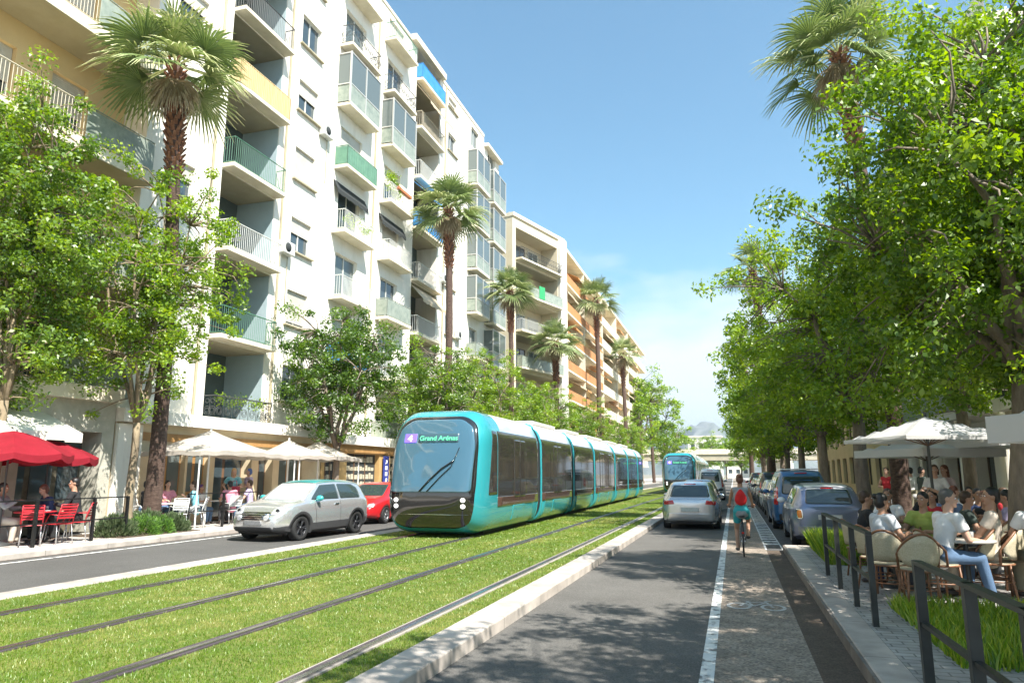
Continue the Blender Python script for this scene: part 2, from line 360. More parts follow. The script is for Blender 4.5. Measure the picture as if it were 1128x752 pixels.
g = np_mesh('grass', co, f, LG, rnd=rn); tag(g, 'short sunlit grass between the tram rails', 'grass', kind='stuff')
# tall ornamental grass in the terrace beds
LT = leafmat('tall_grass_blade', (.09, .19, .015), (.19, .33, .02), (.42, .46, .08), trl=.45)
def bed(x0, x1, y0, y1, n, lab, h0=.25, h1=.55, shape=None):
    xs = rng.uniform(x0, x1, n); ys = rng.uniform(y0, y1, n)
    co, f, rn = blades(n, xs, ys, .13, h0, h1, .008, LT, bend=.6)
    o = np_mesh('tall_grass', co, f, LT, rnd=rn); tag(o, lab, 'tall grass', kind='stuff')
bed(1.7, 3.7, 7.0, 9.9, 11000, 'bright tall grass bed behind the near railing on the right', .07, .22)
bed(1.5, 2.9, 14.0, 17.2, 7000, 'tall grass strip behind the parked blue hatchback near the terrace end', .2, .5)
# hills
b = MB(); n = 60; pr = random.Random(11); pts = []
hm = [0.15, .25, .3, .5, .55, .8, .95, 1.0, .9, .78, .7, .6, .62, .5, .45, .35, .25, .2, .1, .05]
NX, NY = 60, 16; vs = []; fs = []
for j in range(NY):
    v = j / (NY - 1)
    for i in range(NX):
        u_ = i / (NX - 1); k = u_ * (len(hm) - 1); a = int(min(k, len(hm) - 2)); h = hm[a] * (1 - (k - a)) + hm[a + 1] * (k - a)
        prof = math.sin(PI * min(v * 1.0, 1)) ** .8
        z = 210 * h * prof * (.95 + .1 * pr.random()) if 0 < j < NY - 1 else -2
        vs.append((-370 + u_ * 760 + 25 * math.sin(j * 1.7), 3000 + v * 900 - 450 + 20 * math.sin(i), z))
for j in range(NY - 1):
    for i in range(NX - 1): q = j * NX + i; fs.append((q, q + 1, q + NX + 1, q + NX))
M_hill = mat('limestone_hill', (.20, .20, .19), .95, col2=(.07, .10, .06), scale=.012, detail=8)
struct(meshobj('hills', vs, fs, M_hill, smooth=True))

# the air of the street: pale even haze in one closed box around everything
hz = bpy.data.materials.new('haze'); hz.use_nodes = True; hn = hz.node_tree; hn.nodes.clear(); ho = hn.nodes.new('ShaderNodeOutputMaterial'); hv = hn.nodes.new('ShaderNodeVolumePrincipled')
hv.inputs['Color'].default_value = (.78, .88, 1, 1); hv.inputs['Density'].default_value = .00022; hv.inputs['Anisotropy'].default_value = .3; hn.links.new(hv.outputs[0], ho.inputs['Volume'])
o = MB().box(-6100, 6100, -700, 8100, -3.5, 330).build('haze', hz); o['kind'] = 'stuff'; o['label'] = 'thin bluish air between the street and the far hill'
# ------------------------------------------------------------------ trees
M_bark = mat('plane_bark', (.13, .10, .075), .95, col2=(.27, .22, .17), scale=5, bump=1, bscale=22, stretch=(1, 1, .3))
M_barkL = mat('young_bark', (.17, .13, .085), .95, col2=(.32, .25, .16), scale=7, bump=.8, bscale=30, stretch=(1, 1, .3))
LF_dark = leafmat('leaf_deep_green', (.035, .085, .008), (.07, .15, .014), (.17, .28, .03))
LF_mid = leafmat('leaf_mid_green', (.05, .115, .010), (.12, .22, .018), (.27, .38, .045))
LF_bri = leafmat('leaf_bright_green', (.075, .165, .008), (.16, .28, .014), (.34, .45, .04))
def tree_parts(seed, trunk_h, tr, rx, rz, zc, ncl, lpc, ls, cr=.42, lean=(0, 0), nlimb=7, shell=2.0, low=None):
    """returns (trunk MB, leaf coords, faces, rnd): limbs reach into the crown, every leaf cluster sits on its own twig"""
    rg = np.random.default_rng(seed); rd = random.Random(seed); t = MB()
    top = Vector((lean[0] * trunk_h, lean[1] * trunk_h, trunk_h)); pts = []; rad = []
    for i in range(9):
        k = i / 8; pts.append(Vector((top.x * k + .02 * math.sin(i * .8 + seed), top.y * k + .02 * math.cos(i * .9 + seed), trunk_h * k - (.06 if i == 0 else 0))))
        rad.append(tr * (1.35 if i == 0 else 1.12 if i == 1 else 1 - .22 * k))
    t.path(pts, rad, 12); top = pts[-1]
    cen = Vector((top.x, top.y, zc)); limbs = []
    def curve(p, q, r0, r1, n=6, sag=.12, nn=7):
        p, q = Vector(p), Vector(q); L = (q - p).length; off = Vector((rd.uniform(-1, 1), rd.uniform(-1, 1), rd.uniform(.2, 1))) * sag * L
        ps = [p.lerp(q, i / n) + off * math.sin(PI * i / n) + Vector((rd.uniform(-1, 1), rd.uniform(-1, 1), rd.uniform(-1, 1))) * .02 * L * (0 < i < n) for i in range(n + 1)]
        t.path(ps, [r0 + (r1 - r0) * i / n for i in range(n + 1)], nn); return ps
    for i in range(nlimb):
        a = 2 * PI * (i + rd.uniform(-.3, .3)) / nlimb; el = rd.uniform(.1, 1.2); k = rd.uniform(.5, .75)
        q = cen + Vector((math.cos(a) * math.cos(el) * rx * k, math.sin(a) * math.cos(el) * rx * k, math.sin(el) * rz * k * 1.1 - rz * .15))
        limbs += curve(top - Vector((0, 0, rd.uniform(0, .35))), q, tr * .5, tr * .16)
    limbs += curve(top, cen + Vector((0, 0, rz * .75)), tr * .62, tr * .15, 8, .05)
    LP = np.array([tuple(p) for p in limbs])
    ph = rg.uniform(0, 6.28, 6); C = []
    while len(C) < ncl:
        d = rg.normal(size=3); d /= np.linalg.norm(d); r = rg.uniform() ** (1 / shell)
        az = math.atan2(d[1], d[0]); m = 1 + .13 * math.sin(3 * az + ph[0]) * math.cos(2 * d[2] + ph[1]) + .12 * math.sin(5 * az + ph[2] + 3 * d[2]) + .08 * math.sin(9 * az + 7 * d[2] + ph[3])
        p = np.array([d[0] * rx, d[1] * rx, d[2] * rz]) * r * m + np.array(tuple(cen))
        if low is not None and p[2] < low: continue
        C.append(p)
    C = np.array(C)
    for p in C:
        d2 = ((LP - p) ** 2).sum(1); j = int(d2.argmin()); s0 = LP[j]
        if d2[j] > .01: curve(s0, p, .022 + .012 * rd.random(), .007, 3, .15, 4)
    n = ncl * lpc; ci = np.repeat(np.arange(ncl), lpc); csz = rg.uniform(.6, 1.35, ncl)
    off = rg.normal(size=(n, 3)); off /= (np.linalg.norm(off, axis=1)[:, None] + 1e-9); off *= (rg.uniform(0, 1, n) ** .45)[:, None] * cr * csz[ci][:, None]; off[:, 2] *= .72
    P = C[ci] + off
    nn = off / cr * .8 + np.array([0, 0, .55]) + rg.normal(size=(n, 3)) * .55; nn /= np.linalg.norm(nn, axis=1)[:, None]
    d = np.cross(nn, rg.normal(size=(n, 3))); d /= np.linalg.norm(d, axis=1)[:, None]; d[:, 2] -= .25; d /= np.linalg.norm(d, axis=1)[:, None]; s_ = np.cross(nn, d)
    L = (ls * rg.uniform(.65, 1.3, n))[:, None]; W = L * rg.uniform(.24, .33, n)[:, None]
    a = P - d * L * .5; c = P + d * L * .5 - nn * L * .12; m_ = P - d * L * .06 + nn * L * .10
    co = np.stack([a, m_ + s_ * W, c, m_ - s_ * W], 1).reshape(-1, 3)
    cl = rg.uniform(-.25, .25, ncl); rnd = np.clip(.5 + cl[ci] + rg.normal(size=n) * .18, 0, 1)
    return t, co, np.arange(n * 4).reshape(-1, 4), rnd
def tree(name, label, cat, loc, rot, group, leaf, bark, **kw):
    root = thing(name, label, cat, loc, rot, group)
    t, co, f, rn = tree_parts(**kw)
    t.build('trunk', bark, root); np_mesh('crown', co, f, leaf, root, rn)
    return root
GR = 'street trees along the right pavement'; GL = 'street trees along the left pavement'
tr_near = tree('plane_tree', 'large leafy tree with thick dark trunk rising from the terrace beside the seated customers', 'tree', (3.75, 11.8, .13), 0, GR, LF_mid, M_bark,
     seed=3, trunk_h=3.2, tr=.19, rx=2.75, rz=3.4, zc=5.35, lean=(.10, 0), ncl=430, lpc=150, ls=.098, cr=.39, nlimb=9, shell=2.2, low=2.55)
tr2 = tree('plane_tree', 'street tree with thick trunk just behind the two small parked hatchback and van, right pavement', 'tree', (3.35, 21.5, .13), 1, GR, LF_bri, M_bark,
     seed=8, trunk_h=3.1, tr=.2, rx=3.3, rz=3.6, zc=6.1, ncl=320, lpc=100, ls=.122, cr=.43, nlimb=8, shell=2.2, low=2.9)
tag(tr2, 'street tree with thick scaly trunk right behind the small blue hatchback, bright green crown')
labs = ['third tree from the front in the right row, its crown reaching over the parked van', 'fourth tree in the right row, above the parked dark cars',
        'fifth tree in the right row, far down the parked cars', 'sixth tree in the right row towards the bridge', 'seventh tree in the right row, small with distance',
        'eighth tree in the right row, nearer the bridge', 'ninth tree in the right row, close to the bridge', 'last tree of the right row, beside the bridge']
trf = tree('plane_tree', labs[1], 'tree', (3.3, 38.5, .13), 2.2, GR, LF_bri, M_bark,
     seed=15, trunk_h=3.0, tr=.19, rx=3.6, rz=3.6, zc=6.0, ncl=190, lpc=62, ls=.20, cr=.55, nlimb=7, shell=2.2, low=2.7)
dup(tr2, (3.35, 30, .13), 2.9, labs[0], GR)
for i, y in enumerate([47, 56, 66, 78, 94, 125]):
    d = dup(trf, (3.2 + .3 * math.sin(i * 2), y, .13), 1.1 * i + .5, labs[2 + i], GR); d.scale = (1.0 + .06 * (i % 3), 1.0 + .06 * (i % 3), 1 + .05 * (i % 2) + .02 * i)
# the tree beside the camera whose shade falls on the foreground
d = dup(tr_near, (5.5, 5.8, .13), 4.0, 'tree at the right edge nearest the camera, seen only as overhanging leaves', GR)
d = dup(tr2, (4.4, 1.8, .13), 5.2, 'tree standing right beside the camera, only its shade falls in view', GR)
# second row close to the right facade
for i, (x, y) in enumerate([(7.2, 17.5), (7.4, 27)]):
    d = dup(tr2 if i else tr_near, (x, y, .13), 2 + i, ['tall tree behind the near tree at the right edge of the picture', 'tree close to the right building wall behind the far white parasols'][i], GR)
    d.scale = (1.2, 1.2, 1.5) if i == 0 else (1.08, 1.08, 1.2)
# left pavement
t0 = tree('street_tree', 'dense bright green tree at the far left edge above the red parasols', 'tree', (-16.45, 12.5, .115), 0, GL, LF_mid, M_barkL,
     seed=21, trunk_h=3.3, tr=.12, rx=2.0, rz=4.3, zc=7.3, ncl=330, lpc=110, ls=.105, cr=.38, nlimb=8, shell=2.1, low=3.3)
t1 = tree('street_tree', 'slender airy tree with forked trunk growing from the shrub bed left of the palm trunk', 'tree', (-15.9, 15.95, .115), 0, GL, LF_bri, M_barkL,
     seed=27, trunk_h=3.0, tr=.12, rx=2.45, rz=4.0, zc=6.8, ncl=290, lpc=85, ls=.108, cr=.37, nlimb=8, shell=1.9, low=2.8)
t3 = tree('street_tree', 'round leafy tree behind the silver compact car, rising from the canopy terrace', 'tree', (-15.4, 25.8, .115), 0, GL, LF_dark, M_bark,
     seed=33, trunk_h=2.7, tr=.15, rx=2.9, rz=3.1, zc=5.6, ncl=260, lpc=85, ls=.125, cr=.40, nlimb=8, shell=2.1, low=2.7)
LM = ['tree behind the front of the near tram, left of the second tall palm', 'bright tree above the near tram between the second and third palm', 'bright tree above the middle of the near tram',
      'tree above the rear half of the near tram', 'tree above the tail of the near tram', 'tree just beyond the tail of the near tram', 'left row tree beside the far tram', 'left row tree beyond the far tram']
for i, (y, src, sc_) in enumerate([(35, t3, 1.0), (43, t1, 1.0), (51, t3, .98), (60, t1, 1.0), (69, t3, .97), (80, t1, 1.05), (93, t3, 1.05), (112, t1, 1.1)]):
    d = dup(src, (-15.1 + .3 * math.sin(i), y, .115), 1.3 * i + 1, LM[i], GL, swap={'leaf_deep_green': 'leaf_bright_green'} if i % 4 else {'leaf_deep_green': 'leaf_mid_green', 'leaf_bright_green': 'leaf_mid_green'})
    d.scale = (sc_ * 1.08, sc_ * 1.08, sc_ * (1.0 if src is t3 else .9))
big = dup(trf, (-15.5, 128, 0), .3, 'tall dark tree standing above the left row, right of the farthest palm', 'far trees at the end of the street'); big.scale = (2.1, 2.1, 2.0)
big = dup(trf, (-12.5, 150, 0), 1.3, 'pale airy tree right of the farthest palm near the bridge', 'far trees at the end of the street'); big.scale = (1.5, 1.5, 1.35)
for i, (x, y, s, l) in enumerate([(-6, 185, 1.3, 'leftmost round tree behind the bridge'), (2, 190, 1.25, 'middle round tree behind the bridge'), (9, 182, 1.4, 'rightmost tree behind the bridge'), (-2, 230, 1.5, 'farthest tree behind the bridge, centre of the street')]):
    big = dup(trf, (x, y, -.5), 2.1 * i, l, 'far trees at the end of the street'); big.scale = (s, s, s * .95)

# ------------------------------------------------------------------ palms
def palmleaf(name, c1, c2, c3): return leafmat(name, c1, c2, c3, trl=.25)
M_frond = palmleaf('palm_frond', (.075, .13, .045), (.18, .24, .08), (.52, .52, .28))
M_dead = palmleaf('palm_dead_frond', (.20, .15, .09), (.34, .27, .17), (.52, .45, .33))
M_palmbark = mat('palm_bark', (.055, .032, .024), .95, col2=(.13, .085, .065), scale=9, bump=1, bscale=30, stretch=(1, 1, 2.2))  # bark darkened, shadow on the lower trunk is put into its colour
M_boot = mat('palm_leaf_boots', (.13, .045, .022), .85, col2=(.34, .16, .09), scale=12, bump=.6, bscale=40)
def frond(V, F, RN, rd, az, el, pet, rad, dead=False):
    d = Vector((math.cos(az) * math.cos(el), math.sin(az) * math.cos(el), math.sin(el)))
    side = Vector((-math.sin(az), math.cos(az), 0)); up = side.cross(d) * -1
    if up.z < 0 and el > -1.2: up = -up
    tw = rd.uniform(-.5, .5); side, up = side * math.cos(tw) + up * math.sin(tw), up * math.cos(tw) - side * math.sin(tw)
    # petiole with a slight droop
    pts = [d * (pet * k) + Vector((0, 0, -.12 * pet * k * k)) for k in (0, .33, .66, 1)]
    w = .028
    for i in range(3):
        n = len(V); a, b = pts[i], pts[i + 1]
        V += [a - side * w, a + side * w, b + side * w * .8, b - side * w * .8]; F.append((n, n + 1, n + 2, n + 3)); RN.append(.85)
        n = len(V); V += [a - up * w, a + up * w, b + up * w * .8, b - up * w * .8]; F.append((n, n + 1, n + 2, n + 3)); RN.append(.8)
    o = pts[-1]; NB = 26; amax = 1.75 if not dead else 1.2; hue = rd.uniform(-.2, .2)
    fold = rd.uniform(.15, .7)
    for k in range(NB):
        a = -amax + 2 * amax * (k + .5) / NB; da = amax / NB
        L = rad * (1 - .22 * abs(a) / amax) * rd.uniform(.88, 1.05); droop = rd.uniform(.22, .5) * (1.5 if dead else 1)
        rows = []
        for (r, hw) in ((.04, .9), (.35, .95), (.55, .72), (.78, .30), (1.0, .03)):
            c = o + (d * math.cos(a) + side * math.sin(a)) * (L * r) + up * (fold * abs(math.sin(a)) * L * r * .6)
            c.z -= droop * L * max(0, r - .3) ** 2 * 1.9
            t = (side * math.cos(a) - d * math.sin(a)); hwv = r * L * math.tan(da) * hw + .003
            rows.append((c - t * hwv - up * .0, c + up * .02 * (r < .9), c + t * hwv))
        for i in range(4):
            n = len(V); A, B = rows[i], rows[i + 1]
            V += [A[0], A[1], B[1], B[0]]; F.append((n, n + 1, n + 2, n + 3)); n += 4
            V += [A[1], A[2], B[2], B[1]]; F.append((n, n + 1, n + 2, n + 3))
            q = min(1, max(0, .4 + hue + rd.uniform(-.12, .12) + (.35 if i == 3 else 0))); RN += [q, min(1, q + .08)]
def palm(label, base, crown, size, seed, detail=1.0, group='tall fan palms along the left pavement'):
    rd = random.Random(seed); base = Vector(base); top = Vector(crown) - base; H = top.z
    root = thing('palm_tree', label, 'palm tree', tuple(base), 0, group)
    t = MB(); N = 40; pts = []; rad = []
    for i in range(N + 1):
        k = i / N; bow = math.sin(PI * k) * .18
        pts.append(Vector((top.x * k ** 1.3 + bow, top.y * k ** 1.3, H * k)))
        r = .06 * (1 - k) ** 6 + .205 - .03 * k; r *= 1 + .05 * (i % 2); rad.append(r * size / 2.9)
    t.path(pts, rad, 14); t.build('trunk', M_palmbark, root)
    b = MB(); nb = int(150 * detail); a = 0       # old leaf bases in a criss-cross below the crown
    z0 = max(0, H - 3.6 * size / 2.9)
    for i in range(nb):
        k = i / nb; z = z0 + (H - z0) * k; kk = z / H; c = Vector((top.x * kk ** 1.3 + math.sin(PI * kk) * .18, top.y * kk ** 1.3, z)); a += 2.39996
        r = (.20 + .06 * math.sin(k * 2.6)) * size / 2.9; dv = Vector((math.cos(a), math.sin(a), 0)); s = Vector((-dv.y, dv.x, 0)); hw = .07 * size / 2.9
        p0 = c + dv * r * .7; p1 = c + dv * (r + .10 * size / 2.9) + Vector((0, 0, .20 + .08 * rd.random()))
        b.add([p0 - s * hw, p0 + s * hw, p1 + s * hw * .5, p1 - s * hw * .5, p0 + Vector((0, 0, .14)) + dv * .01, p1 + Vector((0, 0, .03)) - dv * .03], [(0, 1, 2, 3), (0, 3, 5, 4), (1, 4, 5, 2), (3, 2, 5), (0, 4, 1)])
    b.build('leaf_boots', M_boot, root)
    V, F, RN = [], [], []; nf = int(25 * detail); az = rd.random() * 6
    for i in range(nf):
        k = i / (nf - 1); az += 2.39996; el = 1.4 - 2.0 * k ** .8 + rd.uniform(-.12, .12)
        frond(V, F, RN, rd, az, el, size * rd.uniform(.30, .46), size * rd.uniform(.46, .56))
    co = np.array([tuple(v) for v in V]) + np.array(tuple(top)); np_mesh('fronds', co, np.array(F), M_frond, root, np.array(RN))
    V, F, RN = [], [], []
    for i in range(int(13 * detail)):
        az += 2.39996; frond(V, F, RN, rd, az, rd.uniform(-1.35, -.85), size * .16, size * rd.uniform(.26, .36), True)
    co = np.array([tuple(v) for v in V]) + np.array(tuple(top)) + np.array([0, 0, -.05]); np_mesh('dead_fronds', co, np.array(F), M_dead, root, np.array(RN))
    return root
palm('tall fan palm at the left, dark leaning trunk, crown before the cream balconies', (-16.4, 17.3, .1), (-15.7, 15.9, 14.0), 2.9, 1)
palm('shaggy fan palm before the white apartment block, directly above the tram front', (-15.2, 36.7, .1), (-15.2, 36.7, 17.0), 3.0, 2)
palm('third fan palm, slimmer, in front of the far end of the white apartment block', (-15.3, 49.0, .1), (-15.3, 49.2, 15.2), 2.7, 3)
palm('shorter fan palm before the beige building, between two taller palms', (-14.8, 61, .1), (-14.8, 61.2, 13.4), 3.2, 4)
p5 = palm('tall fan palm before the orange terraced building with a shaggy upper trunk', (-14.6, 81, .1), (-14.6, 81.5, 22.3), 4.0, 5, .8)
dup(p5, (-14.5, 104, -3.3), 1.2, 'tall slim palm near the right end of the orange terraced building').scale = (1.05, 1.05, 1.02)
dup(p5, (-14.2, 138, -5.8), 2.4, 'farthest and smallest fan palm of the left row, near the bridge').scale = (1.1, 1.1, 1.0)
palm('fan palm at the top right, its crown sticking out above the tree crowns', (4.6, 23.4, .13), (3.95, 22.9, 15.0), 3.0, 7, group='fan palms among the right trees')
palm('fan palm half hidden in the right trees, lower than the top right palm', (2.4, 50, .13), (2.0, 50, 15.6), 2.9, 8, .8, group='fan palms among the right trees')
palm('far fan palm poking out at the left tip of the right tree row', (1.9, 84, .13), (1.7, 84, 16.6), 3.1, 9, .7, group='fan palms among the right trees')
# ------------------------------------------------------------------ buildings
W_white = mat('render_white', (.80, .76, .675), .9, col2=(.62, .57, .47), scale=1.5, bump=.15, bscale=30, stretch=(1, 1, .16), detail=9)
W_white.node_tree.nodes['Color Ramp'].color_ramp.elements[0].position = .52; W_white.node_tree.nodes['Color Ramp'].color_ramp.elements[1].position = .8
W_side = mat('render_pale_blue', (.40, .50, .53), .9, col2=(.34, .43, .46), scale=.8)  # pale blue puts the sky-lit shade of loggia side walls into the colour
W_back = mat('loggia_green_grey', (.09, .12, .115), .9, col2=(.07, .09, .085), scale=1)  # green-grey paint, its dark tone also puts recess shade into the colour
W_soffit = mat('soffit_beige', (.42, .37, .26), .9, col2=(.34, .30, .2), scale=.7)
W_cream = mat('render_cream', (.74, .56, .30), .9, col2=(.66, .48, .25), scale=.5, bump=.15, bscale=30)
W_slab = mat('slab_white', (.78, .71, .56), .9, col2=(.64, .57, .44), scale=1.2)
W_ochre = mat('render_ochre', (.50, .33, .14), .9, col2=(.42, .26, .10), scale=.8)
W_orange = mat('render_orange', (.52, .24, .09), .9, col2=(.45, .19, .07), scale=.8)
M_glass = mat('window_glass', (.05, .07, .08), .06, spec=1.0)
M_glassP = mat('window_glass_pale', (.12, .145, .14), .10, spec=.9)
M_wood = mat('wood_brown', (.16, .09, .05), .6, col2=(.11, .06, .035), scale=5, stretch=(1, 1, .2))
M_alu = mat('aluminium_frame', (.55, .54, .5), .4, metal=.3)
M_shut = mat('roller_shutter', (.58, .55, .48), .6, col2=(.5, .47, .4), scale=3)
M_beige = mat('beige_metal', (.50, .44, .33), .5)
M_railg = mat('railing_green', (.08, .20, .13), .5); M_railw = mat('railing_white', (.62, .62, .58), .5); M_raild = mat('railing_dark', (.05, .055, .055), .45)
M_panelg = mat('panel_green', (.10, .22, .15), .5, col2=(.14, .28, .19), scale=3); M_reed = mat('reed_screen', (.62, .47, .25), .8, col2=(.48, .34, .16), scale=20, stretch=(1, 1, .05))
M_blue = mat('awning_blue', (.03, .20, .50), .7, col2=(.05, .27, .6), scale=2); M_frost = mat('frosted_glass', (.33, .36, .30), .35, col2=(.20, .24, .20), scale=3.5)
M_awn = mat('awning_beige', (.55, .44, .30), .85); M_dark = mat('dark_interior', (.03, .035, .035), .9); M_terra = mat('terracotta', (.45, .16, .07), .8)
M_leafy = LF_bri
def holes_wall(b, u0, u1, z0, z1, holes, depth, v=0):
    us = sorted({u0, u1} | {h[0] for h in holes} | {h[1] for h in holes}); zs = sorted({z0, z1} | {h[2] for h in holes} | {h[3] for h in holes})
    for i in range(len(us) - 1):
        for j in range(len(zs) - 1):
            cu, cz = (us[i] + us[i + 1]) / 2, (zs[j] + zs[j + 1]) / 2
            if any(h[0] < cu < h[1] and h[2] < cz < h[3] for h in holes): continue
            b.quad((us[i], v, zs[j]), (us[i + 1], v, zs[j]), (us[i + 1], v, zs[j + 1]), (us[i], v, zs[j + 1]))
    for h in holes:
        d = h[4] if len(h) > 4 else depth; a, c, e, f = h[:4]
        b.quad((a, v, e), (c, v, e), (c, v + d, e), (a, v + d, e)); b.quad((a, v, f), (a, v + d, f), (c, v + d, f), (c, v, f))
        b.quad((a, v, e), (a, v + d, e), (a, v + d, f), (a, v, f)); b.quad((c, v, e), (c, v, f), (c, v + d, f), (c, v + d, e))
        b.quad((a, v + d, e), (c, v + d, e), (c, v + d, f), (a, v + d, f))
def window(root, u0, u1, z0, z1, v, kind='casement', label=None, name='window'):
    """frame with a glass pane (and a shutter or a sill) in an opening whose back is at v"""
    f = MB(); w_ = .06; f.box(u0, u0 + w_, v - .07, v, z0, z1); f.box(u1 - w_, u1, v - .07, v, z0, z1); f.box(u0 + w_, u1 - w_, v - .07, v, z0, z0 + w_); f.box(u0 + w_, u1 - w_, v - .07, v, z1 - w_, z1)
    m_ = (u0 + u1) / 2
    if kind != 'single': f.box(m_ - .03, m_ + .03, v - .065, v - .002, z0 + w_, z1 - w_)
    o = f.build(name, M_railw if kind != 'dark' else M_wood, root)
    MB().box(u0 + w_, u1 - w_, v - .03, v - .01, z0 + w_, z1 - w_).build('pane', M_glass if kind != 'net' else M_glassP, o)
    if kind in ('shutter', 'shutfull'):
        s = MB(); zb = z0 + (z1 - z0) * (.55 if kind == 'shutter' else .08); z = zb
        while z < z1 - .02: s.box(u0 + .02, u1 - .02, v - .105, v - .08, z, min(z + .055, z1)); z += .062
        s.build('roller_shutter', M_shut, o)
    return o
def railing(parent, u0, u1, z, h, v, style, ret=0):
    """balcony front (and its two returns of length ret) at outward position v"""
    b = MB(); col = {'green': M_railg, 'bars': M_railw, 'dark': M_raild, 'reed': M_reed, 'panelgreen': M_panelg, 'blue': M_blue, 'frost': M_frost, 'ornate': M_raild, 'cream': M_beige, 'orange': W_orange, 'solid': W_white}[style]
    segs = [((u0, v), (u1, v))]
    if ret: segs += [((u0, v), (u0, v + ret)), ((u1, v), (u1, v + ret))]
    for (a, c) in segs:
        a3, c3 = Vector((*a, z)), Vector((*c, z)); d = c3 - a3; L = d.length; d.normalize(); up = Vector((0, 0, 1))
        if style in ('panelgreen', 'blue', 'frost', 'reed', 'orange', 'solid'):
            th = .03 if style not in ('orange', 'solid') else .12; n = Vector((-d.y, d.x, 0)) * th / 2; lo = .06
            p = [a3 + n, a3 - n, c3 - n, c3 + n]
            vs = [q + up * lo for q in p] + [q + up * (h - .05) for q in p]; b.add(vs, [(0, 1, 2, 3), (7, 6, 5, 4), (0, 4, 5, 1), (1, 5, 6, 2), (2, 6, 7, 3), (3, 7, 4, 0)])
        if style in ('green', 'bars', 'dark', 'cream', 'reed', 'panelgreen'):
            sp = .11 if style != 'panelgreen' else .22; k = max(2, int(L / sp)); r = .011 if style != 'reed' else .018
            off = Vector((0, -.03, 0)) if style in ('panelgreen', 'reed') else Vector((0, 0, 0))
            for i in range(k + 1): q = a3 + d * (L * i / k) + off; b.tube(q + up * .05, q + up * (h - .02), r, n=4, smooth=False)
        if style == 'ornate':
            k = max(2, int(L / .42))
            for i in range(k):
                c0 = a3 + d * (L * (i + .5) / k)
                for (rr, zz) in ((.15, h * .5), (.085, h * .5), (.08, h * .82), (.08, h * .2)):
                    b.path([c0 + d * rr * math.cos(t) + up * (zz + rr * math.sin(t)) for t in [2 * PI * q / 10 for q in range(10)]], .012, 4, closed=True)
                e = a3 + d * (L * i / k); b.tube(e + up * .05, e + up * h, .014, n=4)
        b.tube(a3 + up * h, c3 + up * h, .025, n=6); b.tube(a3 + up * .06, c3 + up * .06, .018, n=4)
        if style in ('blue', 'frost', 'panelgreen'):
            k = max(1, round(L / 1.0))
            for i in range(k + 1): q = a3 + d * (L * i / k); b.tube(q, q + up * h, .022, n=4)
    mats = [col]; o = b.build('railing', col, parent)
    return o
def plants(parent, u0, u1, v, z, n, seed, h=.45, name='balcony_plants', droop=False):
    rg = np.random.default_rng(seed); C = np.stack([rg.uniform(u0, u1, n), rg.uniform(v - .12, v + .12, n), z + rg.uniform(-.3 if droop else 0, h, n)], 1); k = 45
    P = np.repeat(C, k, 0) + rg.normal(size=(n * k, 3)) * .11; nn = rg.normal(size=(n * k, 3)); nn /= np.linalg.norm(nn, axis=1)[:, None]
    d = np.cross(nn, rg.normal(size=(n * k, 3))); d /= np.linalg.norm(d, axis=1)[:, None]; s_ = np.cross(nn, d); L = .05
    co = np.stack([P - d * L, P + s_ * L * .6, P + d * L, P - s_ * L * .6], 1).reshape(-1, 3)
    return np_mesh(name, co, np.arange(n * k * 4).reshape(-1, 4), M_leafy, parent, rg.uniform(0, 1, n * k))
def balcony(root, u0, u1, z, v_out, v_in, style, th=.16, h=1.0, ret=True, lab=None, soffit=True):
    """slab whose top is at z; railing and anything on it are sub-parts"""
    b = MB(); b.box(u0, u1, v_out, v_in, z - th, z)
    o = b.build('balcony', W_slab, root)
    if lab: o['label'] = lab
    if style: railing(o, u0 + .05, u1 - .05, z, h, v_out + .06, style, ret=(v_in - v_out - .1) if ret else 0)
    return o
def veranda(root, u0, u1, z, h, v_out, v_in, low='frost'):
    """glazed-in balcony: solid lower panels, tall panes above"""
    o = MB().box(u0, u1, v_out, v_in, z - .16, z).build('balcony', W_slab, root)
    f = MB(); n = 2
    for i in range(n + 1): u = u0 + (u1 - u0) * i / n; f.box(u - .04, u + .04, v_out, v_out + .08, z, z + h)
    for zz in (z + .03, z + 1.0, z + h - .06): f.box(u0 + .04, u1 - .04, v_out + .003, v_out + .077, zz - .03, zz + .03)
    for u in (u0, u1):
        for zz in (z + 1.0, z + h - .06): f.box(u - .035, u + .035, v_out + .08, v_in, zz - .03, zz + .03)
    f.build('veranda_frame', M_alu, o)
    g = MB()
    for i in range(n): a, c = u0 + (u1 - u0) * i / n + .05, u0 + (u1 - u0) * (i + 1) / n - .05; g.box(a, c, v_out + .03, v_out + .045, z + 1.05, z + h - .1)
    for u in (u0, u1 - .01): g.box(u, u + .01, v_out + .1, v_in, z + 1.05, z + h - .1)
    g.build('veranda_glass', M_glassP, o)
    g = MB()
    for i in range(n): a, c = u0 + (u1 - u0) * i / n + .05, u0 + (u1 - u0) * (i + 1) / n - .05; g.box(a, c, v_out + .02, v_out + .05, z + .06, z + .95)
    for u in (u0, u1 - .02): g.box(u, u + .02, v_out + .1, v_in, z + .06, z + .95)
    g.build('veranda_panel', M_frost, o)
    return o
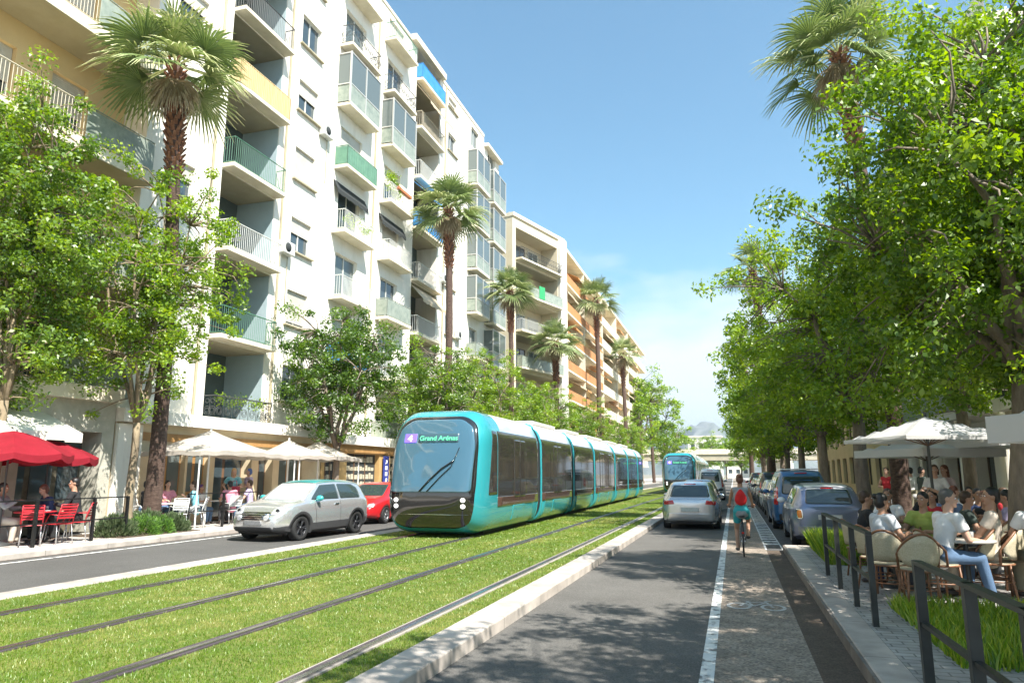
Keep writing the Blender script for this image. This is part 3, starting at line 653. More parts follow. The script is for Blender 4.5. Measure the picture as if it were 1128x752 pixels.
def awning(root, u0, u1, z, v, m, out=.9, drop=.9):
    b = MB(); t = .03; a = (u0, v, z); n = 10
    for i in range(n):
        k0, k1 = i / n, (i + 1) / n; ua, ub = u0 + (u1 - u0) * k0, u0 + (u1 - u0) * k1
        b.add([(ua, v, z), (ub, v, z), (ub, v - out, z - drop), (ua, v - out, z - drop), (ua, v, z - t), (ub, v, z - t), (ub, v - out, z - drop - t), (ua, v - out, z - drop - t)],
              [(0, 1, 2, 3), (7, 6, 5, 4), (3, 2, 6, 7)] + ([(0, 3, 7, 4)] if i == 0 else []) + ([(1, 5, 6, 2)] if i == n - 1 else []))
        b.quad((ua, v - out, z - drop - t), (ub, v - out, z - drop - t), (ub, v - out, z - drop - t - .16 - .04 * (i % 2)), (ua, v - out, z - drop - t - .16 - .04 * (i % 2)))
    return b.build('awning', m, root)
FL = 3.31
F_ac = mat('ac_casing', (.6, .6, .57), .5, col2=(.5, .5, .46), scale=4)
# --- white apartment block ------------------------------------------------
U0 = 17.3; ZR = 28.7; L = 54.6 - U0
A = thing('apartment_building', 'tall white apartment block with stacked recessed balconies and glazed verandas on the left', 'building', (-18, U0, 0), PI / 2)
def U(y): return y - U0
holes = []; zf = [3.42 + FL * k for k in range(8)]     # floor levels
ba = (U(20.95), U(24.25)); bB = (U(28.7), U(31.8)); bC = (U(33.4), U(36.4)); bD = (U(37.8), U(41.6)); bE = (U(47.2), U(50.1)); bF = (U(51.1), U(54.2))
for k, z in enumerate(zf):
    if k < 7: holes.append((*ba, z, z + FL - .22, 1.9))
    holes.append((*bD, z, z + FL - .22 if k < 7 else z + 2.1, 1.5))
wins = []
for k, z in enumerate(zf):
    wins.append((U(25.5), U(27.05), z + 1.35, z + 2.85, 'shutfull' if k in (1, 3, 6) else 'shutter' if k in (2, 4) else 'casement'))
    if k < 8: wins.append((U(43.2), U(44.7), z + .95, z + 2.3, 'shutter' if k % 2 else 'casement'))
    for bb in (bB, bC): wins.append((bb[0] + .5, bb[1] - .5, z + .1, z + 2.35, ['shutter', 'net', 'casement', 'shutfull'][(k + int(bb[0])) % 4]))
    for bb in (bE, bF): wins.append((bb[0] + .6, bb[1] - .6, z + .1, z + 2.3, 'net'))
    if k: wins.append((U(18.2), U(19.6), z + 1.2, z + 2.5, 'shutter'))
for w_ in wins: holes.append((w_[0], w_[1], w_[2], min(w_[3], ZR - .4), .22))
b = MB()
holes_wall(b, 0, U(50.75), 0, ZR, [h for h in holes if h[0] < U(50.75)], .2)
holes_wall(b, U(50.75), L, 0, ZR - .75, [h for h in holes if h[0] > U(50.75)], .2)
b.quad((0, 0, 0), (0, 0, ZR), (0, 14, ZR), (0, 14, 0)); b.quad((L, 0, 0), (L, 14, 0), (L, 14, ZR - .75), (L, 0, ZR - .75))
b.quad((0, 14, 0), (0, 14, ZR), (L, 14, ZR), (L, 14, 0)); b.quad((U(50.75), 0, ZR - .75), (U(50.75), 14, ZR - .75), (U(50.75), 14, ZR), (U(50.75), 0, ZR))
b.build('wall', W_white, A)
b = MB(); b.box(-.0, U(36.9), -.06, 14, ZR + .002, ZR + .2); b.box(U(36.9) + .003, U(41.9), -.35, 14, ZR + .002, ZR + .42); b.box(U(41.9) + .003, U(50.7), -.05, 14, ZR + .002, ZR + .25); b.box(U(50.75) + .003, L, -.4, 14, ZR - .748, ZR - .5)
r = b.build('roof', W_slab, A)
b = MB(); b.tube((U(47), 2, ZR), (U(47), 2, ZR + 1.3), .02, n=5); b.tube((U(46.5), 2, ZR + 1.2), (U(47.5), 2, ZR + 1.2), .015, n=5); b.box(U(43.5), U(44.6), 2, 3.2, ZR + .26, ZR + .9)
b.build('aerial_and_vent', M_beige, r)
for w_ in wins: 
    o = window(A, w_[0], w_[1], w_[2], min(w_[3], ZR - .4), .22, w_[4])
for k, z in enumerate(zf[:8]):    # deep sills and hoods of the small windows between the stacks
    for (a, c, zz) in ((U(25.35), U(27.2), z + 1.3), (U(43.0), U(44.9), z + .9)):
        if zz < ZR - 1: MB().box(a, c, -.14, -.002, zz - .07, zz).build('window_sill', W_soffit, A)
sA = ['bars', 'green', 'bars', 'green', 'reed', 'dark', 'dark', 'bars']; sA = ['ornate', 'green', 'bars', 'green', 'reed', 'dark', 'bars']
for k, z in enumerate(zf[:7]):
    lo = balcony(A, ba[0] - .02, ba[1] + .02, z, -.55, 1.88, None)
    railing(lo, ba[0] + .03, ba[1] - .03, z, 1.05, -.48, sA[k], ret=.45)
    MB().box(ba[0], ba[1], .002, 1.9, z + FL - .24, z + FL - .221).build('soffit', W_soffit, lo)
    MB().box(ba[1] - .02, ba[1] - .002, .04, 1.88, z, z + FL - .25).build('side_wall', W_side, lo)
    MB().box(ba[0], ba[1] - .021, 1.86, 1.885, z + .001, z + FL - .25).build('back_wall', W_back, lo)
    window(A, ba[0] + .3, ba[0] + 1.5, z + .01, z + 2.2, 1.855, 'dark' if k % 2 else 'shutter')
    if k == 0: plants(lo, ba[0] + .3, ba[1] - .4, -.3, z + .9, 9, 4, .15, 'flower_boxes')
for k, z in enumerate(zf[:8]):
    top = z > 25
    # stack B and C: alternating verandas and open balconies that project from the wall
    for q, bb in enumerate((bB, bC)):
        t = (k + q) % 3
        if k == 5: veranda(A, bb[0], bb[1], z, 2.75, -.75, -.002)
        else:
            st = [['bars', 'blue', 'bars', 'bars', 'panelgreen', 'frost', 'ornate', 'bars'], ['frost', 'bars', 'frost', 'bars', 'bars', 'frost', 'ornate', 'green']][q][k]
            o = balcony(A, bb[0], bb[1], z, -.75, -.002, st)
            if k == 1 and q == 0: plants(o, bb[0] + .2, bb[1] - .2, -.7, z + 1.0, 22, 8, .35, droop=True)
            if k == 4 and q == 1: plants(o, bb[0] + .1, bb[0] + 1.3, -.5, z + .5, 22, 9, 1.3); MB().box(bb[0] + .8, bb[1] - .5, -.8, -.6, z + .9, z + 1.05).build('flower_box', M_terra, o)
            if k == 3 and q == 0: plants(o, bb[0] + .5, bb[1] - .2, -.5, z + .5, 12, 10, .5)
            if k == 3: awning(o, bb[0], bb[1], z + 2.6, -.01, M_dark, .25, .5)
    st = ['frost', 'bars', 'bars', 'bars', 'blue', 'bars', 'cream', 'blue'][k]
    o = balcony(A, bD[0], bD[1], z, -.45, 1.48, None); railing(o, bD[0] + .03, bD[1] - .03, z, 1.0, -.4, st, ret=.38)
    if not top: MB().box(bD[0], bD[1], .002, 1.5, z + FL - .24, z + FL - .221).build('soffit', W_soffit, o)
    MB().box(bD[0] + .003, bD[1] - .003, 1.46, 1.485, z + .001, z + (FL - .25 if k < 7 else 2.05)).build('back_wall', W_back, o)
    window(A, bD[0] + .4, bD[1] - .5, z + .01, z + 2.0, 1.455, 'net' if k % 2 else 'dark')
    if k == 4: awning(o, bD[0], bD[1], z + 2.9, -.02, M_blue, 1.1, .95)
    if k == 6: awning(o, bD[0], bD[1], z + 2.9, -.02, M_awn, 1.0, 1.3)
    if k == 2: awning(o, bD[0], bD[1], z + 2.9, -.02, M_awn, .8, .9)
    for q, bb in enumerate((bE, bF)):
        if z + 2.75 > ZR: continue
        if k >= 3 or q: veranda(A, bb[0], bb[1], z, 2.75 if k < 7 else 2.2, -.8, -.002)
        else: balcony(A, bb[0], bb[1], z, -.8, -.002, 'frost')
b = MB()
for y in (20.4, 24.7, 32.7, 42.6): b.tube((U(y), -.06, 3.4), (U(y), -.06, ZR), .05, n=8)
b.build('drain_pipes', W_soffit, A)
for (u, k) in ((U(25.0), 2), (U(27.6), 4), (U(42.4), 3), (U(45.3), 5), (U(27.5), 1), (U(45.2), 2), (U(19.9), 4)):
    z = zf[k] + .9; q = MB().box(u - .4, u + .4, -.36, -.04, z, z + .55).build('air_conditioner', F_ac, A, bevel=.02); MB().lathe([(0, 0), (.2, 0), (.2, .01), (0, .01)], 18, c=(u - .1, -.372, z + .28), axis='y').build('fan_grille', M_dark, q)
    MB().tube((u + .3, -.05, z), (u + .3, -.05, z - 2.2), .018, n=6).build('hose', W_soffit, q)
# --- cream building at the left edge --------------------------------------
B = thing('apartment_building', 'cream apartment building at the left edge with long wraparound balconies and beige railings', 'building', (-19, -2, 0), PI / 2)
LB = 19.28
b = MB(); hs = []
for k in range(7):
    z = 3.9 + 3.68 * k
    for u in (1, 4.6, 8.2, 11.2, 14.2, 16.6): hs.append((u, u + 1.25, z + .05, z + 2.45))
holes_wall(b, 0, LB, 0, 27, hs, .25); b.quad((0, 0, 0), (0, 0, 27), (0, 14, 27), (0, 14, 0)); b.quad((LB, 0, 0), (LB, 12, 0), (LB, 12, 27), (LB, 0, 27)); b.quad((0, 14, 0), (0, 14, 27), (LB, 14, 27), (LB, 14, 0)); b.quad((0, 0, 27), (LB, 0, 27), (LB, 14, 27), (0, 14, 27))
b.build('wall', W_cream, B)
for h in hs: window(B, h[0], h[1], h[2], h[3], .25, 'dark' if (h[0] + h[2]) % 2 < 1 else 'shutter', name='balcony_door')
for k in range(7):
    z = 3.9 + 3.68 * k
    o = MB().box(0, LB - .05, -1.55, -.002, z - .38, z).build('balcony', W_slab, B); 
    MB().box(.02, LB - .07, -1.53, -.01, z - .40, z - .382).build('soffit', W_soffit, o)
    railing(o, .05, LB - 2.6, z, 1.05, -1.5, 'cream'); 
    railing(o, LB - 2.6, LB - .1, z, 1.05, -1.5, 'frost', ret=0); railing(o, LB - .1, LB - .095, z, 1.05, -1.5, 'cream', ret=1.4)
MB().box(12.35, 12.95, -1.5, -.9, 0, 27).build('column', W_slab, B)
# --- beige building, turned towards the camera ----------------------------
C_ = thing('apartment_building', 'beige block turned slightly towards the street with a framed corner balcony, beyond the white block', 'building', (-18.1, 59.0, 0), PI / 2 - R(16.6))
W_beige = mat('render_beige', (.68, .60, .44), .9, col2=(.6, .52, .37), scale=.5)
ZB = 25.0; LC = 9.4; b = MB(); zs = [1.0 + 3.35 * k for k in range(7)]; hs = [(.55, LC - 1.3, z, z + 2.95, 1.9) for z in zs[1:]]
holes_wall(b, 0, LC, 0, ZB, hs, 1.9); b.quad((0, 0, 0), (0, 0, ZB), (0, 14, ZB), (0, 14, 0)); b.quad((LC, 0, 0), (LC, 14, 0), (LC, 14, ZB), (LC, 0, ZB)); b.quad((0, 0, ZB), (LC, 0, ZB), (LC, 14, ZB), (0, 14, ZB)); b.quad((0, 14, 0), (0, 14, ZB), (LC, 14, ZB), (LC, 14, 0))
b.build('wall', W_beige, C_); r = MB().box(-.05, LC + .05, -.15, 14, ZB + .003, ZB + .35).build('roof', W_slab, C_); MB().box(1, LC, 1, 1.1, ZB + .36, ZB + .9).build('roof_railing', M_alu, r)
MB().box(LC - 1.25, LC + .02, -.35, -.002, 0, ZB + .1).build('pilaster', W_white, C_)
for k, z in enumerate(zs[1:]):
    o = balcony(C_, .5, LC - 1.28, z, -.7, 1.88, None); railing(o, .6, LC - 1.35, z, 1.0, -.62, ['bars', 'bars', 'frost', 'bars', 'frost', 'ornate'][k], ret=.5)
    for j in range(3): window(C_, .7 + j * 2.4, 2.5 + j * 2.4, z + .02, z + 2.3, 1.88, ['dark', 'net', 'shutter'][(j + k) % 3])
    if k == 4: MB().box(3.6, 4.6, -.66, -.6, z + .1, z + 1.3).build('green_towel', mat('green_cloth', (.03, .32, .12), .8), o)
# --- orange terraced building ----------------------------------------------
D = thing('apartment_building', 'orange and cream terraced building with long continuous balconies and awnings, beyond the beige block', 'building', (-18, 69.5, 0), PI / 2)
LD = 76; ZD = 25.6; b = MB(); hs = []; zs = [3.2 + 3.15 * k for k in range(7)]
for z in zs:
    u = .8
    while u < LD - 3: hs.append((u, u + 2.4, z + .05, z + 2.35)); u += 4.2
holes_wall(b, 0, LD, 0, ZD, hs, .3); b.quad((0, 0, 0), (0, 0, ZD), (0, 14, ZD), (0, 14, 0)); b.quad((LD, 0, 0), (LD, 14, 0), (LD, 14, ZD), (LD, 0, ZD)); b.quad((0, 0, ZD), (LD, 0, ZD), (LD, 14, ZD), (0, 14, ZD)); b.quad((0, 14, 0), (0, 14, ZD), (LD, 14, ZD), (LD, 14, 0))
b.build('wall', W_cream, D); MB().box(-.1, LD + .1, -1.9, 14, ZD + .003, ZD + .35).build('roof', W_slab, D)
n_ = 0
for h in hs:
    n_ += 1
    if n_ <= 100: window(D, *h[:4], .3, 'dark' if int(h[0] + h[2] * 3) % 3 else 'shutter')
pr = random.Random(9)
for k, z in enumerate(zs):
    o = MB().box(0, LD, -1.9, -.002, z - .2, z).build('balcony', W_slab, D)
    g = MB(); g2 = MB(); u = .05
    while u < LD - 1:
        e = min(u + 12.5, LD - .1); (g if (u < 25) else g2).box(u, e - .25, -1.88, -1.8, z + .02, z + 1.0); u = e
    g.build('orange_parapet', W_orange, o); g2.build('pale_parapet', W_slab, o)
    for j in range(7):
        u = pr.uniform(1, LD - 6); awning(o, u, u + 3.6, z + 2.75, -.5 - 0.02 * j, [M_awn, mat('awning_orange', (.55, .25, .08), .8), M_awn][j % 3], 1.5, .7)
for u in (12.6, 25.2, 37.8, 50.4, 63): MB().box(u, u + .25, -1.86, -.003, 0, ZD).build('party_wall', W_slab, D)
# --- ground floor shops (single storey fronts before the blocks) -----------
SH = -17.15
def shop(label, y0, y1, z1, m, cornice, root_name='shop'):
    s = thing(root_name, label, 'shop', (SH, y0, .115), PI / 2); return s, y1 - y0
S_stone = mat('stone_pillar', (.55, .52, .44), .9, col2=(.38, .37, .30), scale=1.5, bump=.6, bscale=9)
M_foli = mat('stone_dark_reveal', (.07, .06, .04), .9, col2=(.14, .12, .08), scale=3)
s1, l1 = shop('dark bar front with deep shaded opening and cream awning behind the red parasols', 4.0, 16.4, 3.6, None, None)
b = MB(); holes_wall(b, 0, l1, 0, 3.6, [(1, 5, .6, 2.6), (5.6, 9.2, 0, 2.7, .7), (9.6, 12.0, 0, 2.75, .75)], .5); b.quad((0, 0, 0), (0, 0, 3.6), (0, .84, 3.6), (0, .84, 0)); b.quad((l1, 0, 0), (l1, .84, 0), (l1, .84, 3.6), (l1, 0, 3.6)); b.build('wall', S_stone, s1)
MB().box(-.05, l1 + .02, -.25, .82, 3.603, 4.0).build('cornice', W_slab, s1)
for (a, c, e, f, d_) in ((1, 5, .6, 2.6, .49), (5.6, 9.2, 0, 2.7, .69), (9.6, 12.0, 0, 2.75, .74)):
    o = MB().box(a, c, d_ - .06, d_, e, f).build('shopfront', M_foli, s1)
    g = MB(); k = 3
    for i in range(k): g.box(a + (c - a) * i / k + .08, a + (c - a) * (i + 1) / k - .08, d_ - .08, d_ - .062, e + .9, f - .15)
    g.build('pane', M_glass, o)
awning(s1, 5.2, 10.2, 3.15, -.01, mat('awning_cream', (.72, .68, .58), .85), 1.3, .55)
s2, l2 = shop('cream painted terrace cafe front with wooden window frames behind the pale canopies', 16.45, 27.4, 3.3, None, None)
S_cream = mat('shop_cream_panel', (.66, .56, .38), .7, col2=(.55, .45, .3), scale=1.5); S_wood = mat('shop_wood', (.42, .24, .09), .55, col2=(.33, .17, .06), scale=4, stretch=(1, 1, .2))
hs = [(1.6, 2.9, .9, 2.45), (3.0, 4.0, .9, 2.45), (4.3, 6.3, 0, 2.5, .5), (6.7, 7.6, .0, 2.5, .4), (8.0, 9.6, .7, 2.5)]
b = MB(); holes_wall(b, 0, l2, 0, 3.1, hs, .25); b.quad((l2, 0, 0), (l2, .84, 0), (l2, .84, 3.1), (l2, 0, 3.1)); b.quad((0, 0, 0), (0, 0, 3.1), (0, .84, 3.1), (0, .84, 0)); b.build('wall', S_cream, s2)
MB().box(-.02, l2 + .02, -.3, .84, 3.103, 3.5).build('cornice', W_white, s2)
MB().box(.1, l2 - .1, -.06, -.002, 2.6, 2.85).build('fascia', S_wood, s2)
for h in hs:
    d_ = h[4] if len(h) > 4 else .25
    o = MB().box(h[0], h[1], d_ - .05, d_ - .002, h[2], h[3]).build('shopfront', M_wood if d_ > .3 else S_wood, s2); k = 2; g = MB()
    for i in range(k): g.box(h[0] + (h[1] - h[0]) * i / k + .07, h[0] + (h[1] - h[0]) * (i + 1) / k - .07, d_ - .065, d_ - .052, h[2] + .12, h[3] - .12)
    g.build('pane', M_glass if d_ > .3 else M_glassP, o)
MB().box(.0, .9, -.12, -.002, 0, 3.05).build('pilaster', W_white, s2)
s3, l3 = shop('ochre shop front with shelved display windows and a blue hanging banner', 27.45, 37.0, 3.3, None, None)
hs = [(.3, 1.5, .6, 2.5), (2.2, 5.4, .35, 2.55), (6.6, 8.6, 0, 2.55, .5)]
b = MB(); holes_wall(b, 0, l3, 0, 2.95, hs, .3); b.quad((l3, 0, 0), (l3, .84, 0), (l3, .84, 2.95), (l3, 0, 2.95)); b.build('wall', W_ochre, s3)
MB().box(.02, l3, -.25, .84, 2.953, 3.4).build('cornice', W_white, s3); MB().box(.1, l3, -.1, -.002, 2.6, 2.8).build('fascia', S_wood, s3)
for h in hs:
    d_ = h[4] if len(h) > 4 else .3
    o = MB().box(h[0], h[1], d_ - .05, d_ - .002, h[2], h[3]).build('shopfront', M_dark, s3); g = MB()
    for i in range(3): a = h[0] + (h[1] - h[0]) * i / 3; g.box(a - .025, a + .025, d_ - .09, d_ - .052, h[2], h[3])
    g.build('mullions', M_wood, o)
    g = MB(); pr = random.Random(int(h[0] * 10))
    for z in (.55, .95, 1.35, 1.75, 2.15):
        if z < h[2]: continue
        u = h[0] + .1
        while u < h[1] - .3: ww = pr.uniform(.14, .3); g.box(u, u + ww, d_ - .075, d_ - .052, z, z + pr.uniform(.15, .3)); u += ww + .07
    g.build('goods_on_shelves', mat('pale_goods', (.6, .56, .42), .8, col2=(.3, .26, .2), scale=9), o)
bn = MB().box(5.65, 6.25, -.12, -.09, .75, 2.5).build('banner', mat('banner_blue', (.02, .035, .22), .7), s3)
g = MB()
for i, z in enumerate((2.2, 1.9, 1.6, 1.28, .98)):
    g.box(5.83, 6.07, -.135, -.122, z - .10, z + .10) if i in (1, 2) else g.prism([(5.83, z - .11), (5.98, z - .11), (6.08, z + .02), (6.05, z + .11), (5.9, z + .1), (5.92, z)], -.135, -.122, 'y')
g.build('banner_marks', mat('banner_white', (.7, .7, .8), .7), bn)
s4, l4 = shop('row of low shop fronts under the white block, partly hidden by the tram', 37.05, 58, 3.3, None, None)
hs = [(.8 + 3.4 * i, 3.4 + 3.4 * i, .3, 2.5) for i in range(6)]
b = MB(); holes_wall(b, 0, l4, 0, 3.1, hs, .3); b.quad((l4, 0, 0), (l4, .84, 0), (l4, .84, 3.1), (l4, 0, 3.1)); b.build('wall', S_cream, s4); MB().box(.02, l4, -.3, .84, 3.103, 3.5).build('cornice', W_white, s4)
for h in hs: window(s4, h[0], h[1], h[2], h[3], .3, 'dark', name='shop_window')
# --- building behind the right trees ---------------------------------------
E_ = thing('apartment_building', 'white apartment building with slanting balcony lines seen in gaps between the right trees', 'building', (9.6, 48, 0), -PI / 2)
LE = 21; ZE = 17.8; b = MB(); hs = []; zs = [4.2 + 3.2 * k for k in range(5)]
for z in zs:
    u = 1.0
    while u < LE - 3: hs.append((u, u + 2.2, z + .05, z + 2.3)); u += 3.9
gh = []; u = 1.0
while u < LE - 3: gh.append((u, u + 2.6, 0.14, 2.9, .6)); u += 4.2
holes_wall(b, 0, LE, 0, ZE, hs + gh, .3); b.quad((LE, 0, 0), (LE, 12, 0), (LE, 12, ZE), (LE, 0, ZE)); b.quad((0, 0, 0), (0, 0, ZE), (0, 12, ZE), (0, 12, 0)); b.quad((0, 0, ZE), (LE, 0, ZE), (LE, 12, ZE), (0, 12, ZE)); b.quad((0, 12, 0), (0, 12, ZE), (LE, 12, ZE), (LE, 12, 0))
b.build('wall', W_white, E_); MB().box(0, LE, -.3, 12, ZE + .003, ZE + .3).build('roof', W_slab, E_)
for i, h in enumerate(hs): 
    if i < 70: window(E_, *h[:4], .3, 'dark' if i % 3 else 'shutter')
for i, h in enumerate(gh): window(E_, h[0], h[1], h[2], h[3], .6, 'dark', name='shop_window')
for z in zs:
    o = MB().box(.5, LE - .5, -1.2, -.002, z - .2, z).build('balcony', W_slab, E_); railing(o, .6, LE - .6, z, 1.0, -1.14, 'frost')
b = MB()
u = 3.9
# white round columns of the arcade, one part each
while u < LE:
    MB().lathe([(.30, .14), (.30, .3), (.24, .36), (.23, 3.5), (.3, 3.6), (.3, 3.75)], 14, c=(u, -1.0, 0)).build('column', W_white, E_); u += 4.2
MB().box(.2, LE, -1.4, -.003, 3.76, 4.0 - .005).build('arcade_beam', W_white, E_)
E2 = thing('apartment_building', 'lower pale building far down the street behind the right trees', 'building', (9.6, 92, 0), -PI / 2); hs = [(1 + 3.9 * i, 3.2 + 3.9 * i, z, z + 2.2) for i in range(11) for z in (.9, 4.2, 7.4)]
b = MB(); holes_wall(b, 0, 43.8, 0, 10.5, hs, .3); b.quad((0, 0, 0), (0, 0, 10.5), (0, 12, 10.5), (0, 12, 0)); b.quad((43.8, 0, 0), (43.8, 12, 0), (43.8, 12, 10.5), (43.8, 0, 10.5)); b.quad((0, 0, 10.5), (43.8, 0, 10.5), (43.8, 12, 10.5), (0, 12, 10.5)); b.build('wall', W_cream, E2)
MB().box(-.2, 43.9, -.4, 12, 10.503, 10.9).build('roof', W_slab, E2)
for h in hs: window(E2, *h, .3, 'dark')
# cafe front nearer the camera, cream walls with arch and pillars
Fc = thing('shop', 'cream restaurant front with arched doorway, oval signs and pale twin pillars behind the terrace customers', 'shop', (8.3, 26.0, .136), -PI / 2)
LFc = 9.5; hs = [(1.0, 2.2, 0, 2.5), (3.2, 4.0, 1.3, 2.2), (7.4, 8.6, 0, 2.45)]
b = MB(); holes_wall(b, 0, LFc, 0, 3.5, hs, .5); b.quad((LFc, 0, 0), (LFc, 1.3, 0), (LFc, 1.3, 3.5), (LFc, 0, 3.5)); b.quad((0, 0, 0), (0, 0, 3.5), (0, 1.3, 3.5), (0, 1.3, 0)); b.build('wall', mat('restaurant_cream', (.60, .54, .36), .85, col2=(.52, .46, .3), scale=1), Fc)
MB().box(-.1, LFc + .1, -.3, 1.3, 3.503, 3.9).build('cornice', W_white, Fc)
for h in hs:
    o = MB().box(h[0], h[1], .42, .498, h[2], h[3]).build('doorway', M_dark, Fc); MB().box(h[0] + .1, h[1] - .1, .40, .418, h[2] + .9 * (h[2] < 1), h[3] - .2).build('pane', M_glass, o)
a = MB(); a.lathe([(.75, -.06), (.75, .02), (.62, .02), (.62, -.06), (.75, -.06)], 20, c=(5.6, -.04, 2.0), axis='y', arc=(0, PI)); a.box(4.86, 4.98, -.1, -.02, 0, 2.0); a.box(6.22, 6.34, -.1, -.02, 0, 2.0)
a.build('arch_frame', M_raild, Fc); MB().lathe([(.0, 0), (.62, 0)], 20, c=(5.6, -.03, 2.0), axis='y', arc=(0, PI)).box(4.98, 6.22, -.04, -.02, 0, 2.0).build('pale_door', mat('door_pale', (.55, .6, .52), .6, col2=(.45, .5, .42), scale=6), Fc)
for i, u in enumerate((6.75, 7.15)): MB().lathe([(.22, 0), (.22, .2), (.17, .25), (.16, 3.1), (.22, 3.3), (.22, 3.5)], 14, c=(u, -.35, 0)).build('pillar', W_side, Fc)
sg = MB(); sg.lathe([(0, -.08), (.42, -.06), (.46, -.01), (.46, .02), (0, .02)], 24, c=(0, 0, 0), axis='y')
for v_ in range(len(sg.v)): x, y, z = sg.v[v_]; sg.v[v_] = (x + 3.0, y - .1, z * .5 + 2.75)
sg.build('oval_sign', mat('sign_olive', (.07, .075, .04), .4, col2=(.16, .15, .09), scale=8), Fc)
MB().box(6.2, 6.75, -.16, -.1, 2.35, 2.8).build('yellow_sign', mat('sign_yellow', (.62, .42, .06), .6), Fc)
MB().box(3.1, 4.1, -.05, -.01, .85, 1.25).build('yellow_board', mat('sign_yellow2', (.5, .38, .08), .6), Fc)
awning(Fc, 4.5, 7.0, 3.2, -.01, mat('awning_white', (.74, .74, .74), .8), 1.2, .4)
Fd = thing('shop', 'last shop at the right edge of the picture, shaded behind the near tree', 'shop', (8.3, 16.4, .136), -PI / 2)
b = MB(); holes_wall(b, 0, 9, 0, 3.5, [(1, 3.4, 0, 2.6), (4.4, 7, 0, 2.6)], .5); b.build('wall', W_cream, Fd)
for a_ in (1, 4.4): window(Fd, a_, a_ + (2.4 if a_ == 1 else 2.6), 0, 2.6, .5, 'dark', name='shop_window')
MB().box(-.1, 9.1, -.3, 1.3, 3.503, 3.9).build('cornice', W_white, Fd)
# --- bridge and far houses --------------------------------------------------
Bd = thing('bridge', 'flat beige road bridge crossing the street far away', 'bridge', (-1, 160, 0), 0)
M_conc = mat('concrete_beige', (.50, .44, .33), .9, col2=(.4, .35, .26), scale=.4)
MB().box(-24, 24, 0, 9, 4.6, 6.3).build('deck', M_conc, Bd); MB().box(-24, 24, -.25, -.003, 5.9, 7.0).build('parapet', W_slab, Bd)
for x in (-14, 9.5): MB().box(x, x + 1.2, 1, 8, -.1, 4.597).build('pier', M_conc, Bd)
far = [('white villa with small dark windows on the rise left of the hill, beyond the bridge', -17, 300, 13, 16.5, 16), ('low white house at the foot of the hill above the bridge', -3, 330, 12, 10.5, 13), ('pale far block half hidden by the right trees beyond the bridge', 12, 320, 12, 15, 16)]
for l, x, y, ww, hh, dd in far:
    h_ = thing('house', l, 'house', (x, y, 0), 0); hs = [(a, a + 1.6, z, z + 1.7) for a in np.arange(1, ww - 2, 3.2) for z in np.arange(2, hh - 2, 3.4)]
    b = MB(); holes_wall(b, 0, ww, 0, hh, hs, .3); b.quad((ww, 0, 0), (ww, dd, 0), (ww, dd, hh), (ww, 0, hh)); b.quad((0, 0, 0), (0, 0, hh), (0, dd, hh), (0, dd, 0)); b.build('wall', W_white, h_)
    MB().box(-.4, ww + .4, -.4, dd, hh + .003, hh + .5).build('roof', W_slab, h_)
    for q in hs: MB().box(q[0], q[1], .24, .297, q[2], q[3]).build('window', M_glass, h_)
# ------------------------------------------------------------------ vehicles
M_tyre = mat('tyre_rubber', (.018, .018, .018), .8); M_rim = mat('rim_alloy', (.35, .35, .36), .3, metal=.8); M_rimd = mat('rim_dark', (.06, .06, .065), .35, metal=.6)
M_blackp = mat('black_plastic', (.022, .022, .024), .5); M_gloss = mat('gloss_black', (.012, .012, .014), .07, spec=.8); M_chrome = mat('chrome', (.75, .75, .75), .12, metal=1)
M_tail = mat('tail_light_red', (.50, .015, .012), .15, coat=.6); M_head = mat('headlight_glass', (.55, .56, .58), .1, metal=.4, coat=.8); M_amber = mat('amber_lens', (.7, .22, .03), .2, coat=.5)
M_plate = mat('number_plate', (.6, .6, .56), .5, col2=(.42, .42, .4), scale=30); M_cglass = mat('car_glass', (.03, .045, .045), .04, spec=1.0); M_cglassP = mat('windscreen_pale', (.42, .46, .46), .08, spec=.9)  # pale windscreen base colour stands in for the reflected sky
def paint(name, c, metal=.35, rough=.28): return mat('paint_' + name, c, rough, metal=metal, coat=.7)
P_silver = paint('silver', (.70, .70, .70), .75, .24); P_silver2 = paint('silver_grey', (.62, .60, .59), .7, .25); P_teal = paint('teal', (.05, .42, .42), .2); P_red = paint('red', (.48, .015, .02), .1)
P_dark = paint('dark', (.03, .035, .045), .3); P_blue = paint('blue_grey', (.20, .23, .33), .6); P_van = paint('van_blue', (.04, .14, .32), .2); P_white = paint('white', (.72, .73, .74), 0)
